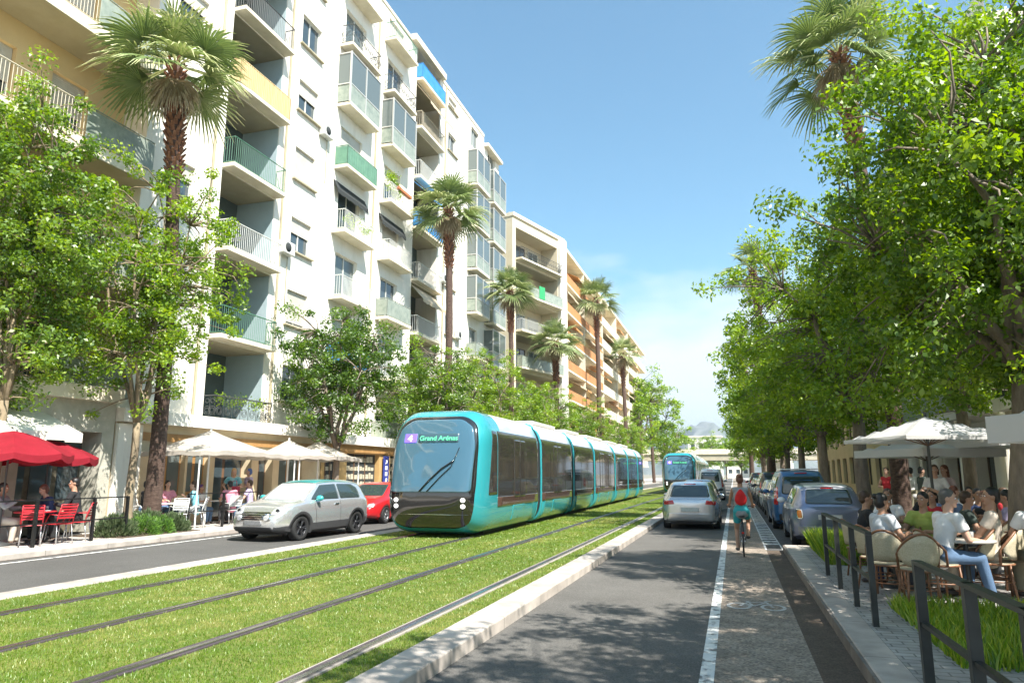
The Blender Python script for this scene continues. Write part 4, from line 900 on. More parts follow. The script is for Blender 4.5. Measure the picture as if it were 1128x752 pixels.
def project(bvh, pts, axis, side, off, rings=(1, .9, .7, .4), sub=.06, far=6.0, th=.0):
    """lay a star-shaped outline onto the body: returns a raised patch following the surface; axis x or y, side +-1"""
    P = []
    for i in range(len(pts)):
        a, c = Vector(pts[i]), Vector(pts[(i + 1) % len(pts)]); k = max(1, int((c - a).length / sub))
        for j in range(k): P.append(a.lerp(c, j / k))
    cen = sum(P, Vector((0, 0))) / len(P); n = len(P); vs = []
    def hit(u, v):
        o = Vector((side * far, u, v)) if axis == 'x' else Vector((u, side * far, v)); d = Vector((-side, 0, 0)) if axis == 'x' else Vector((0, -side, 0))
        h = bvh.ray_cast(o, d); return h[0]
    last = None
    for r in rings:
        for p in P:
            q = cen + (p - cen) * r; h = hit(q.x, q.y)
            if h is None:
                for kk in (.97, .93, .88, .8, .6):
                    h = hit(cen.x + (q.x - cen.x) * kk, cen.y + (q.y - cen.y) * kk)
                    if h is not None: break
                if h is None: h = Vector((0, 0, 0)) if last is None else last.copy()
                else:
                    if axis == 'x': h = Vector((h.x, q.x, q.y))
                    else: h = Vector((q.x, h.y, q.y))
            last = h; h = h.copy()
            if axis == 'x': h.x += side * off
            else: h.y += side * off
            vs.append(h)
    h = hit(cen.x, cen.y) or last; h = h.copy()
    if axis == 'x': h.x += side * off
    else: h.y += side * off
    vs.append(h); fs = []; flip = (side > 0) ^ (axis == 'y')
    R_ = len(rings)
    for k in range(R_ - 1):
        for i in range(n): fs.append((k * n + i, k * n + (i + 1) % n, (k + 1) * n + (i + 1) % n, (k + 1) * n + i))
    for i in range(n): fs.append(((R_ - 1) * n + i, (R_ - 1) * n + (i + 1) % n, len(vs) - 1))
    # skirt so the patch has thickness
    m0 = len(vs)
    for i in range(n):
        q = vs[i].copy()
        if axis == 'x': q.x -= side * (off + .012)
        else: q.y -= side * (off + .012)
        vs.append(q)
    for i in range(n): fs.append((m0 + i, m0 + (i + 1) % n, (i + 1) % n, i))
    return vs, fs
def patch(name, bvh, pts, axis, side, m, parent, off=.006, round_=0, **kw):
    if round_:
        q = []; N = len(pts)
        for i in range(N):
            p0, p1, p2 = Vector(pts[i - 1]), Vector(pts[i]), Vector(pts[(i + 1) % N]); a = (p0 - p1); c = (p2 - p1); r = min(round_, a.length * .45, c.length * .45)
            s, e = p1 + a.normalized() * r, p1 + c.normalized() * r
            for t in (0, .25, .5, .75, 1): q.append(s * (1 - t) ** 2 + p1 * 2 * t * (1 - t) + e * t * t)
        pts = q
    vs, fs = project(bvh, pts, axis, side, off, **kw)
    return meshobj(name, vs, fs, m, parent, smooth=True)
def bvh_of(o):
    bm = bmesh.new(); bm.from_mesh(o.data); t = BVHTree.FromBMesh(bm); bm.free(); return t
def wheel_mesh(r, w, spokes=5, rimm=M_rim):
    t = MB().lathe([(r * .62, -w / 2), (r * .93, -w / 2), (r, -w / 2 + .03), (r, w / 2 - .03), (r * .93, w / 2), (r * .62, w / 2), (r * .6, 0), (r * .62, -w / 2)], 28, axis='x')
    q = MB(); q.lathe([(r * .66, w / 2 - .02), (r * .63, w / 2 + .005), (r * .58, w / 2 - .02), (r * .57, -w / 2 + .02)], 28, axis='x'); q.lathe([(0, w / 2 - .005), (r * .13, w / 2 - .005), (r * .15, w / 2 - .05)], 14, axis='x')
    for i in range(spokes):
        a = 2 * PI * i / spokes
        for s in (-.13, .13): q.tube((w / 2 - .03, math.cos(a + s * .6) * r * .12, math.sin(a + s * .6) * r * .12), (w / 2 - .02, math.cos(a + s) * r * .6, math.sin(a + s) * r * .6), r * .045, r * .055, n=5)
    q.lathe([(0, .0), (r * .57, .0)], 20, axis='x')
    return t, q
def add_wheels(root, hw, yf, yr, r, w=.2, spokes=5, rimm=M_rim):
    t, q = wheel_mesh(r, w, spokes); first = None
    for (x, y) in ((hw, yf), (-hw, yf), (hw, yr), (-hw, yr)):
        if first is None:
            o = bpy.data.objects.new('wheel', None); COL.objects.link(o); setp(o, root); o.location = (x, y, r)
            t.build('tyre', M_tyre, o); qq = q.build('rim', [rimm], o); first = o
        else:
            o = dup(first, (x, y, r), 0 if x > 0 else PI, parent=root)
def smooth_profile(keys, ys, blur=1):
    ks = sorted(keys); xs = [k[0] for k in ks]; vs = [k[1] for k in ks]; v = np.interp(ys, xs, vs)
    for _ in range(blur): v = np.convolve(np.pad(v, 1, mode='edge'), [.25, .5, .25], 'valid')
    return v
def car_body(L, W, top, belt, plan, roofw, z0, wheels, r, side_bulge=.02, n=64, blur=2, clad=None):
    """front towards +y. profiles are lists of (y, value); wheels (yf, yr)"""
    ys = np.linspace(-L / 2, L / 2, n); T = smooth_profile(top, ys, blur); B = smooth_profile(belt, ys, blur); P = smooth_profile(plan, ys, blur) * W / 2; RW = smooth_profile(roofw, ys, blur) * W / 2
    vs = []; K = None
    for i, y in enumerate(ys):
        w_, t, b_, rw = P[i], T[i], B[i], min(RW[i], P[i] * .93); t = max(t, b_ + .015); g = t - b_; zb = z0 + .10 * max(0, abs(y) / (L / 2) - .8) * 5 * .6
        half = [(0, zb), (w_ * .86, zb), (w_ * .955, zb + .05), (w_ * .99, zb + (b_ - zb) * .3), (w_ * 1.0 + side_bulge * 0, zb + (b_ - zb) * .55), (w_ * .992, zb + (b_ - zb) * .82), (w_ * .965, b_ - .015), (w_ * .935, b_ + min(.02, g * .2))]
        half += [(w_ * .935 * (1 - f) + rw * f + .02 * math.sin(PI * f) * min(1, g), b_ + min(.02, g * .2) + (g * .9 - min(.02, g * .2)) * f) for f in (.35, .7, 1)]
        half += [(rw * .88, t - g * .025), (rw * .5, t), (0, t + .01)]
        K = len(half); ring_ = [(x, y, z) for x, z in half] + [(-x, y, z) for x, z in reversed(half[1:-1])]; vs += ring_
    k = len(ring_); fs = []
    for i in range(n - 1):
        for j in range(k): fs.append((i * k + j, (i + 1) * k + j, (i + 1) * k + (j + 1) % k, i * k + (j + 1) % k))
    # rounded end caps: rings shrink towards the middle and bulge a little
    def cap(base, sgn):
        last = base; c = Vector((0, sum(v[1] for v in base) / k, sum(v[2] for v in base) / k)); idx0 = None
        for s, d in ((.93, .035), (.75, .06), (.4, .075)):
            start = len(vs)
            for v in base: vs.append((v[0] * s, v[1] + sgn * d, c.z + (v[2] - c.z) * s))
            prev = idx0 if idx0 is not None else (0 if sgn < 0 else (n - 1) * k)
            for j in range(k):
                q = (prev + j, prev + (j + 1) % k, start + (j + 1) % k, start + j); fs.append(q if sgn > 0 else tuple(reversed(q)))
            idx0 = start
        vs.append((0, c.y + sgn * .078, c.z)); e = len(vs) - 1
        for j in range(k): q = (idx0 + j, idx0 + (j + 1) % k, e); fs.append(q if sgn > 0 else tuple(reversed(q)))
    cap(list(vs[:k]), -1); cap(list(vs[(n - 1) * k:n * k]), 1)
    return vs, fs
def carve(o, W, wheels, r, extra=None):
    cut = MB()
    for y in wheels:
        for s in (-1, 1):
            cut.lathe([(0, s * (W / 2 - .32)), (r, s * (W / 2 - .32)), (r, s * (W / 2 + .2)), (0, s * (W / 2 + .2))], 28, c=(0, y, r - .045), axis='x')
    c = cut.build('cutter', M_blackp); bm = bmesh.new(); bm.from_mesh(c.data); bmesh.ops.remove_doubles(bm, verts=bm.verts, dist=1e-5); bmesh.ops.recalc_face_normals(bm, faces=bm.faces); bm.to_mesh(c.data); bm.free()
    bm = bmesh.new(); bm.from_mesh(o.data); bmesh.ops.recalc_face_normals(bm, faces=bm.faces); bm.to_mesh(o.data); bm.free()
    m = o.modifiers.new('b', 'BOOLEAN'); m.operation = 'DIFFERENCE'; m.object = c; m.solver = 'EXACT'
    apply_mods(o); bpy.data.objects.remove(c)
    o.data.polygons.foreach_set('use_smooth', [True] * len(o.data.polygons))
    try: o.data.set_sharp_from_angle(angle=R(38))
    except Exception: pass
def base_car(name, label, cat, pm, L, W, top, belt, plan, roofw, z0, wheels, r, group=None, spokes=5, rimm=M_rim, dark_low=None, roof_m=None, arch=True):
    root = thing(name, label, cat, (0, 0, 0), 0, group)
    vs, fs = car_body(L, W, top, belt, plan, roofw, z0, wheels, r)
    o = meshobj('body', vs, fs, [pm, dark_low or pm], root, smooth=True); bv0 = bvh_of(o); carve(o, W, wheels, r + .055)
    if dark_low:
        for p in o.data.polygons:
            if p.center.z < z0 + .17: p.material_index = 1
    # wheel-arch inner and trim
    for s in (-1, 1):
        for y in wheels:
            a = MB(); rr = r + .055; N = 18; pts = []
            for i in range(N + 1):
                t = -.25 + (PI + .5) * i / N; pts.append((y + math.cos(t) * rr, r - .045 + math.sin(t) * rr))
            vv = []
            for (yy, zz) in pts:
                yo = y + (yy - y) * 1.24; zo = r - .045 + (zz - r + .045) * 1.24
                h = bv0.ray_cast(Vector((s * 3, yo, max(zo, z0 + .02))), Vector((-s, 0, 0)))[0]; x = h.x if h else s * W / 2 * .97
                vv += [(x + s * .018, yy, zz), (x + s * .012, yo, zo), (x - s * .12, yy, zz)]
            ff = []
            for i in range(N): b_ = i * 3; ff += [(b_, b_ + 1, b_ + 4, b_ + 3), (b_, b_ + 3, b_ + 5, b_ + 2)]
            if arch: meshobj('wheel_arch', vv, ff, dark_low or pm, root, smooth=True)
    MB().box(-W / 2 + .28, W / 2 - .28, -L / 2 + .35, L / 2 - .35, z0 - .04, z0 + .25).build('underbody', M_blackp, root)
    add_wheels(root, W / 2 - .13, wheels[0], wheels[1], r, .21, spokes, rimm)
    return root, o, bvh_of(o), bv0
def mirror_pair(fn):
    for s in (-1, 1): fn(s)
def door_mirror(root, x, y, z, m):
    for s in (-1, 1):
        b = MB(); b.ball((s * (x + .10), y, z + .03), .11, .07, .075, 12, 8); b.tube((s * (x - .03), y + .02, z - .03), (s * (x + .06), y, z), .02, n=6); b.build('door_mirror', m, root)
def handle(root, bvh, y, z, s, m=M_chrome):
    h = bvh.ray_cast(Vector((s * 3, y, z)), Vector((-s, 0, 0)))[0]
    if h: MB().cbox((h.x + s * .018, y, z), .03, .16, .028).build('door_handle', m, root)
def mini(label, pm, roofm, archm, front=True, group=None):
    L, W = 3.85, 1.72
    top = [(-1.93, .92), (-1.86, 1.12), (-1.62, 1.40), (-1.2, 1.455), (-.4, 1.475), (.1, 1.45), (.35, 1.40), (.98, .985), (1.4, .93), (1.75, .84), (1.93, .62)]
    belt = [(-1.93, .90), (-1.8, .95), (-1, .96), (.5, .935), (1.0, .915), (1.5, .86), (1.75, .77), (1.93, .58)]
    plan = [(-1.93, .80), (-1.8, .92), (-1.5, .985), (0, 1.0), (1.3, .99), (1.6, .95), (1.8, .87), (1.93, .72)]
    rw = [(-1.93, .66), (-1.6, .68), (0, .71), (.35, .71), (.95, .80), (1.5, .78), (1.93, .55)]
    root, body, bv, bv0 = base_car('parked_car', label, 'car', pm, L, W, top, belt, plan, rw, .19, (1.2, -1.22), .31, group, 5, M_rimd if archm is not pm else M_rim, archm)
    # roof shell
    vs = [];
    for i in range(15):
        y = -1.66 + (.30 + 1.66) * i / 14
        for j in range(9):
            x = -.60 + 1.2 * j / 8; x *= (1 - .05 * (i in (0, 14))); h = bv0.ray_cast(Vector((x, y, 4)), Vector((0, 0, -1)))[0]; vs.append((x, y, h.z + .012))
    fs = [(i * 9 + j, i * 9 + j + 1, (i + 1) * 9 + j + 1, (i + 1) * 9 + j) for i in range(14) for j in range(8)]
    meshobj('roof', vs, fs, roofm, root, smooth=True)
    patch('windscreen', bv, [(-.60, .99), (.60, .99), (.53, 1.385), (-.53, 1.385)], 'y', 1, M_cglassP if front else M_cglass, root, .008, .05)
    patch('rear_window', bv, [(-.52, 1.02), (.52, 1.02), (.47, 1.34), (-.47, 1.34)], 'y', -1, M_cglass, root, .008, .06)
    for s in (-1, 1):
        patch('side_window', bv, [(.78, .99), (.28, 1.35), (-.38, 1.375), (-.38, .99)], 'x', s, M_cglass, root, .008, .03)
        patch('side_window', bv, [(-.45, .99), (-.45, 1.375), (-1.15, 1.365), (-1.38, 1.26), (-1.40, .99)], 'x', s, M_cglass, root, .008, .05)
        h = patch('headlight', bv, [(s * .44, .66), (s * .68, .64), (s * .74, .78), (s * .60, .84), (s * .46, .80)], 'y', 1, M_head, root, .014, .07)
        h2 = bv.ray_cast(Vector((s * .58, 5, .735)), Vector((0, -1, 0)))[0]
        if h2: MB().ball((s * .58, h2.y + .0, .735), .06, .03, .06).build('lamp_bulb', M_gloss, h)
        t = patch('tail_light', bv, [(s * .58, .66), (s * .73, .66), (s * .74, .90), (s * .60, .90)], 'y', -1, M_chrome, root, .012, .07)
        patch('lens', bv, [(s * .61, .69), (s * .71, .69), (s * .715, .87), (s * .62, .87)], 'y', -1, M_amber, t, .02, .05)
        handle(root, bv, -.22, .86, s)
        # lower dark sill
        patch('door_seam', bv, [(.60, .34), (.612, .34), (.70, .93), (.688, .93)], 'x', s, M_blackp, root, .002)
        patch('door_seam', bv, [(-.42, .34), (-.408, .34), (-.408, .96), (-.42, .96)], 'x', s, M_blackp, root, .002)
    door_mirror(root, .80, .60, .99, roofm)
    g = patch('grille', bv, [(-.50, .53), (.50, .53), (.44, .70), (-.44, .70)], 'y', 1, M_gloss, root, .010, .07)
    patch('grille_surround', bv, [(-.53, .505), (.53, .505), (.47, .725), (-.47, .725)], 'y', 1, M_chrome, g, .006, .08)
    for z in (.56, .61, .66): patch('grille_bar', bv, [(-.43, z), (.43, z), (.43, z + .018), (-.43, z + .018)], 'y', 1, M_chrome, g, .018, rings=(1, .5))
    for s in (-1, 1): patch('fog_lamp', bv, [(s * .40 + .07 * math.cos(a), .585 + .07 * math.sin(a)) for a in [2 * PI * i / 14 for i in range(14)]], 'y', 1, M_head, root, .03)
    patch('lower_grille', bv, [(-.62, .22), (.62, .22), (.56, .36), (-.56, .36)], 'y', 1, M_blackp, root, .01, .05)
    patch('number_plate', bv, [(-.26, .40), (.26, .40), (.26, .51), (-.26, .51)], 'y', 1, mat('plate_grey', (.16, .16, .165), .5, col2=(.24, .24, .24), scale=25), root, .016)
    patch('number_plate', bv, [(-.26, .66), (.26, .66), (.26, .77), (-.26, .77)], 'y', -1, M_plate, root, .016)
    patch('rear_bumper', bv, [(-.70, .28), (.70, .28), (.72, .50), (-.72, .50)], 'y', -1, M_silverb, root, .022, .05)
    patch('brake_light', bv, [(-.14, 1.365), (.14, 1.365), (.14, 1.385), (-.14, 1.385)], 'y', -1, M_tail, root, .02, rings=(1, .5))
    w_ = MB(); w_.path([(.05, 1.02, 1.0), (-.2, .93, 1.06), (-.45, .80, 1.15)], .009, 5); w_.path([(.5, .98, 1.0), (.25, .92, 1.06), (0, .80, 1.16)], .009, 5); 
    o = MB()
    for s in (-1, 1): o.lathe([(.03, 0), (.025, .01), (0, .012)], 10, c=(0, 0, 0))
    return root
M_silverb = paint('bumper_grey', (.22, .23, .25), .3)
car1 = mini('silver compact car with teal roof and dark wheel arches facing the camera on the left road', P_silver, P_teal, mat('arch_plastic', (.05, .05, .052), .5))
car1.name = 'compact_car'; car1.scale = (1.05, 1.06, 1.04); car1.location = (-11.65, 17.95, 0); car1.rotation_euler = (0, 0, PI - R(4)); car1['label'] = 'silver compact car with teal roof and dark wheel arches on the left road'
GP = 'cars parked along the right kerb'
car2 = mini('small blue grey hatchback with white roof parked at the right kerb, rear to the camera', P_blue, P_white, P_blue, group=GP)
car2.location = (2.1, 20.35, 0)
# generic hatch / saloon
def hatch(name, label, cat, pm, L=4.1, W=1.78, Hh=1.46, group=None, boxy=0, glass=M_cglass):
    h = L / 2; k = Hh
    if boxy:      # van / people carrier
        top = [(-h, k * .8), (-h + .08, k * .96), (-h + .4, k), (.2, k), (.75, k * .93), (1.35, k * .62), (h - .25, k * .5), (h, k * .33)]
        belt = [(-h, k * .55), (0, k * .56), (1.3, k * .55), (h - .3, k * .46), (h, k * .3)]
    else:
        top = [(-h, .90), (-h + .12, 1.02), (-h + .55, k * .94), (-h + 1.1, k), (.1, k * .995), (.45, k * .95), (1.15, .98), (1.6, .90), (h - .12, .72), (h, .58)]
        belt = [(-h, .86), (-h + .3, .94), (-1, .93), (.6, .90), (1.2, .87), (h - .2, .70), (h, .54)]
    plan = [(-h, .80), (-h + .15, .92), (-h + .5, .985), (0, 1.0), (h - .7, .98), (h - .3, .9), (h, .70)]
    rw = [(-h, .62), (-h + .5, .68), (0, .72), (.5, .72), (1.2, .8), (h, .55)]
    wf, wr = h - .82, -h + .78
    root, body, bv, bv0 = base_car(name, label, cat, pm, L, W, top, belt, plan, rw, .2, (wf, wr), .31, group, 5, M_rim, None)
    x = W / 2
    if boxy:
        zw0, zw1 = k * .60, k * .9
        patch('rear_window', bv, [(-x * .66, zw0), (x * .66, zw0), (x * .60, zw1), (-x * .60, zw1)], 'y', -1, glass, root, .01, .06)
        patch('windscreen', bv, [(-x * .7, k * .64), (x * .7, k * .64), (x * .64, k * .92), (-x * .64, k * .92)], 'y', 1, glass, root, .01, .05)
        for s in (-1, 1):
            for (a, c) in ((.55, -.25), (-.33, -1.05), (-1.13, -h + .35)): patch('side_window', bv, [(a + (.22 if a > .5 else 0), zw0), (a, zw1), (c, zw1), (c, zw0)], 'x', s, glass, root, .008, .04)
            patch('tail_light', bv, [(s * x * .80, k * .42), (s * x * .93, k * .42), (s * x * .86, k * .72), (s * x * .76, k * .72)], 'y', -1, M_tail, root, .012, .03)
            patch('headlight', bv, [(s * x * .5, k * .36), (s * x * .8, k * .36), (s * x * .78, k * .46), (s * x * .55, k * .44)], 'y', 1, M_head, root, .012, .04); handle(root, bv, -.2, k * .52, s, M_blackp)
    else:
        patch('rear_window', bv, [(-x * .68, 1.0), (x * .68, 1.0), (x * .58, k * .925), (-x * .58, k * .925)], 'y', -1, glass, root, .01, .06)
        patch('windscreen', bv, [(-x * .72, .98), (x * .72, .98), (x * .62, k * .94), (-x * .62, k * .94)], 'y', 1, glass, root, .01, .05)
        for s in (-1, 1):
            patch('side_window', bv, [(.95, .95), (.38, k * .91), (-.30, k * .935), (-.30, .95)], 'x', s, glass, root, .008, .03)
            patch('side_window', bv, [(-.37, .95), (-.37, k * .935), (-1.0, k * .92), (-1.35, 1.02), (-1.3, .95)], 'x', s, glass, root, .008, .03)
            patch('tail_light', bv, [(s * x * .52, .78), (s * x * .88, .76), (s * x * .88, .87), (s * x * .56, .90)], 'y', -1, M_tail, root, .014, .03)
            patch('headlight', bv, [(s * x * .5, .60), (s * x * .80, .62), (s * x * .76, .74), (s * x * .55, .70)], 'y', 1, M_head, root, .012, .04); handle(root, bv, -.15, .84, s, pm)
    patch('rear_bumper', bv, [(-x * .8, .30), (x * .8, .30), (x * .78, .50), (-x * .78, .50)], 'y', -1, M_blackp if boxy else pm, root, .022, .05)
    patch('number_plate', bv, [(-.27, .58 if boxy else .56), (.27, .58 if boxy else .56), (.27, .68), (-.27, .68)], 'y', -1, M_plate, root, .03)
    patch('brake_light', bv, [(-.18, k * .945), (.18, k * .945), (.18, k * .96), (-.18, k * .96)], 'y', -1, M_tail, root, .015, rings=(1, .5))
    patch('grille', bv, [(-.4, .40), (.4, .40), (.36, .54), (-.36, .54)], 'y', 1, M_blackp, root, .01, .04)
    patch('number_plate', bv, [(-.26, .30), (.26, .30), (.26, .39), (-.26, .39)], 'y', 1, M_plate, root, .02)
    door_mirror(root, x * .93, .62, .95 if not boxy else k * .6, pm)
    return root
c3 = hatch('hatchback_car', 'silver grey hatchback driving away from the camera in the right road', 'car', P_silver2, 4.2, 1.80, 1.46)
c3.location = (-1.36, 25.4, 0)
for s in (-1, 1): pass
def recolor(src, label, loc, rz, sw, group=None, sc_=None, name=None):
    d = dup(src, loc, rz, label, group, swap=sw)
    if group is None and 'group' in d: del d['group']
    if sc_: d.scale = sc_
    if name: d.name = name
    return d
SV = P_silver2.name
recolor(c3, 'red car waiting behind the silver compact car on the left road', (-12.6, 24.3, 0), PI, {SV: P_red}, sc_=(1, .92, .97))
recolor(c3, 'dark car ahead of the silver grey hatchback in the right road', (-1.55, 35.5, 0), 0, {SV: P_dark})
van = hatch('parked_van', 'blue people carrier with pale roof rack parked beyond the small blue hatchback', 'van', P_van, 4.6, 1.82, 1.82, GP, boxy=1)
van.location = (2.0, 26.3, 0)
# white roof and red/white stickers on the van side
bvv = None
w2 = recolor(van, 'white van far ahead in the right road before the bridge', (-1.5, 52, 0), 0, {P_van.name: P_white}, sc_=(1, 1.05, 1.12)); w2.name = 'white_van'
dk = [(31.6, 'dark car parked beyond the blue people carrier at the right kerb', P_dark, 0), (36.6, 'white car in the parked row beyond the first dark car', P_white, 0), (41.8, 'dark people carrier in the parked row, seen above the white car', P_dark, 1),
      (47.2, 'black car in the parked row beyond the dark people carrier', P_dark, 0), (52.6, 'silver car in the far parked row', P_silver2, 0), (58, 'dark blue car near the end of the visible parked row', P_blue, 0), (64, 'second last dark van of the parked row', P_dark, 1), (70, 'last red car of the parked row', P_red, 0)]
for y, l, m_, bx in dk: recolor(van if bx else c3, l, (2.05, y, 0), 0, {SV: m_, P_van.name: m_}, GP)
for y, l, m_ in [(40, 'white car parked on the left road beyond the tram front', P_white), (72, 'dark car on the left road beyond the tram', P_dark)]: recolor(c3, l, (-12.8, y, 0), PI, {SV: m_})
MB().box(-.55, .55, -1.9, .5, 1.835, 1.875).build('roof_panel', P_white, van)

# ------------------------------------------------------------------ tram
T_teal = mat('tram_teal', (.03, .30, .34), .22, metal=.15, coat=.8); T_white = mat('tram_roof_white', (.66, .62, .58), .35, coat=.4, col2=(.60, .58, .55), scale=1.5); T_glass = mat('tram_glass', (.035, .032, .028), .05, spec=1.0)
T_black = mat('tram_gloss_black', (.012, .011, .011), .06, spec=.9, coat=.6); T_bel = mat('bellows', (.02, .02, .022), .8); T_brown = mat('tram_brown_band', (.07, .04, .03), .15, coat=.6); T_ws = mat('tram_windscreen', (.05, .12, .17), .04, spec=1.0, coat=.5)
T_blue = mat('tram_roof_blue', (.30, .42, .52), .3, coat=.3, col2=(.6, .6, .6), scale=1.1, stretch=(1, .25, 3))
HWt = 1.325; ZT = 3.42
def sect(n=96, hw=HWt, z0=.05, z1=ZT, e=6.5):
    pts = []; zc = (z0 + z1) / 2; hh = (z1 - z0) / 2
    for i in range(n):
        t = 2 * PI * i / n; c, s = math.cos(t), math.sin(t); x = hw * math.copysign(abs(c) ** (2 / e), c); z = zc + hh * math.copysign(abs(s) ** (2 / e), s)
        if z > 2.6: x *= 1 - .16 * ((z - 2.6) / (z1 - 2.6)) ** 1.5     # roof shoulder
        if z < .9: x *= 1 - .03 * ((.9 - z) / .9)
        pts.append((x, z))
    return pts
def tram_body(parent, name, y0, y1, nose=0):
    S = sect(); n = len(S); vs = []; fs = []; zc = 1.75; st = []
    if nose:   # front at y0 (towards -y)
        for s in [0, .04, .1, .18, .28, .4, .55, .72, .88, 1]:
            k = (1 - (1 - s) ** 2.8) ** (1 / 2.8); st.append((s, max(k, .0)))
        for s, k in st:
            k2 = .62 + .38 * k if s > 0 else .62
            for x, z in S:
                zz = zc + (z - zc) * (.62 + .38 * k); xx = x * k2; lean = .62 * max(0, (zz - 1.1) / 2.3) ** 1.3
                low = .10 * max(0, (1.0 - zz) / .9) ** 1.5
                vs.append((xx, y0 + s * 1.25 + (lean + low) * (1 - s), zz))
        y = y0 + 1.25
    else:
        for x, z in S: vs.append((x, y0, z))
        st = [0]; y = y0
    m = len(st); N = max(2, int((y1 - y) / .6))
    for i in range(1, N + 1):
        for x, z in S: vs.append((x, y + (y1 - y) * i / N, z))
    T = m + N
    for i in range(T - 1):
        for j in range(n): fs.append((i * n + j, i * n + (j + 1) % n, (i + 1) * n + (j + 1) % n, (i + 1) * n + j))
    if nose:
        a = len(vs)
        for x, z in [(v[0], v[2]) for v in vs[:n]]: vs.append((x * .5, y0 + .62 * max(0, ((zc + (z - zc) * .5) - 1.1) / 2.3) ** 1.3 - .01, zc + (z - zc) * .5))
        for j in range(n): fs.append((j, a + j, a + (j + 1) % n, (j + 1) % n))
        fs.append(tuple(range(a, a + n)))
    else: fs.append(tuple(range(n)))
    fs.append(tuple(reversed(range((T - 1) * n, T * n))))
    mi = []
    for f in fs:
        zz = sum(vs[i][2] for i in f) / len(f); yy = sum(vs[i][1] for i in f) / len(f)
        mi.append(1 if zz > 3.10 and (yy > y0 + 2.0 or not nose) else (2 if 2.84 < zz <= 3.10 and (yy > y0 + 2.0 or not nose) else 0))
    o = meshobj(name, vs, fs, [T_teal, T_white, T_blue], parent, smooth=True, mi=mi)
    bm = bmesh.new(); bm.from_mesh(o.data); bmesh.ops.recalc_face_normals(bm, faces=bm.faces); bm.to_mesh(o.data); bm.free()
    return o
def side_band(parent, bv, y0, y1, glass_from=None, door=None):
    for s in (-1, 1):
        g = patch('window_band', bv, [(y0 + .03, 1.0), (y1 - .03, 1.0), (y1 - .03, 2.86), (y0 + .03, 2.86)], 'x', s, T_glass, parent, .014, .07, rings=(1, .97, .92, .86, .78, .7, .4), sub=.25)
        patch('lower_dark_band', bv, [(y0 + .03, .76), (y1 - .03, .76), (y1 - .03, 1.03), (y0 + .03, 1.03)], 'x', s, T_brown, parent, .018, .03, rings=(1, .8, .4), sub=.3)
        k = max(2, round((y1 - y0) / 1.35))
        for i in range(1, k): y = y0 + (y1 - y0) * i / k; patch('window_mullion', bv, [(y - .02, 1.06), (y + .02, 1.06), (y + .02, 2.84), (y - .02, 2.84)], 'x', s, T_black, g, .018, rings=(1, .5), sub=.4)
        if door:
            for d0 in door:
                dd = patch('door', bv, [(d0, .32), (d0 + 1.3, .32), (d0 + 1.3, .75), (d0, .75)], 'x', s, T_teal, parent, .014, .02, rings=(1, .9, .5), sub=.3)
                for q in (0, 1): patch('door_glass', bv, [(d0 + .07 + q * .62, .98), (d0 + .60 + q * .62, .98), (d0 + .60 + q * .62, 2.68), (d0 + .07 + q * .62, 2.68)], 'x', s, T_glass, dd, .028, .05, rings=(1, .95, .88, .8, .6), sub=.25)
                patch('door_seam', bv, [(d0 + .64, .34), (d0 + .66, .34), (d0 + .66, 2.76), (d0 + .64, 2.76)], 'x', s, T_black, dd, .028, rings=(1, .5), sub=.5)
def text_mesh(name, s, size, m, parent, M, ext=.004):
    cu = bpy.data.curves.new(name, 'FONT'); cu.body = s; cu.size = size; cu.extrude = ext; cu.align_x = 'LEFT'
    t = bpy.data.objects.new('tmp', cu); COL.objects.link(t); dg = bpy.context.evaluated_depsgraph_get(); me = bpy.data.meshes.new_from_object(t.evaluated_get(dg)); bpy.data.objects.remove(t)
    me.transform(M); me.materials.clear(); me.materials.append(m); o = bpy.data.objects.new(name, me); COL.objects.link(o); return setp(o, parent)
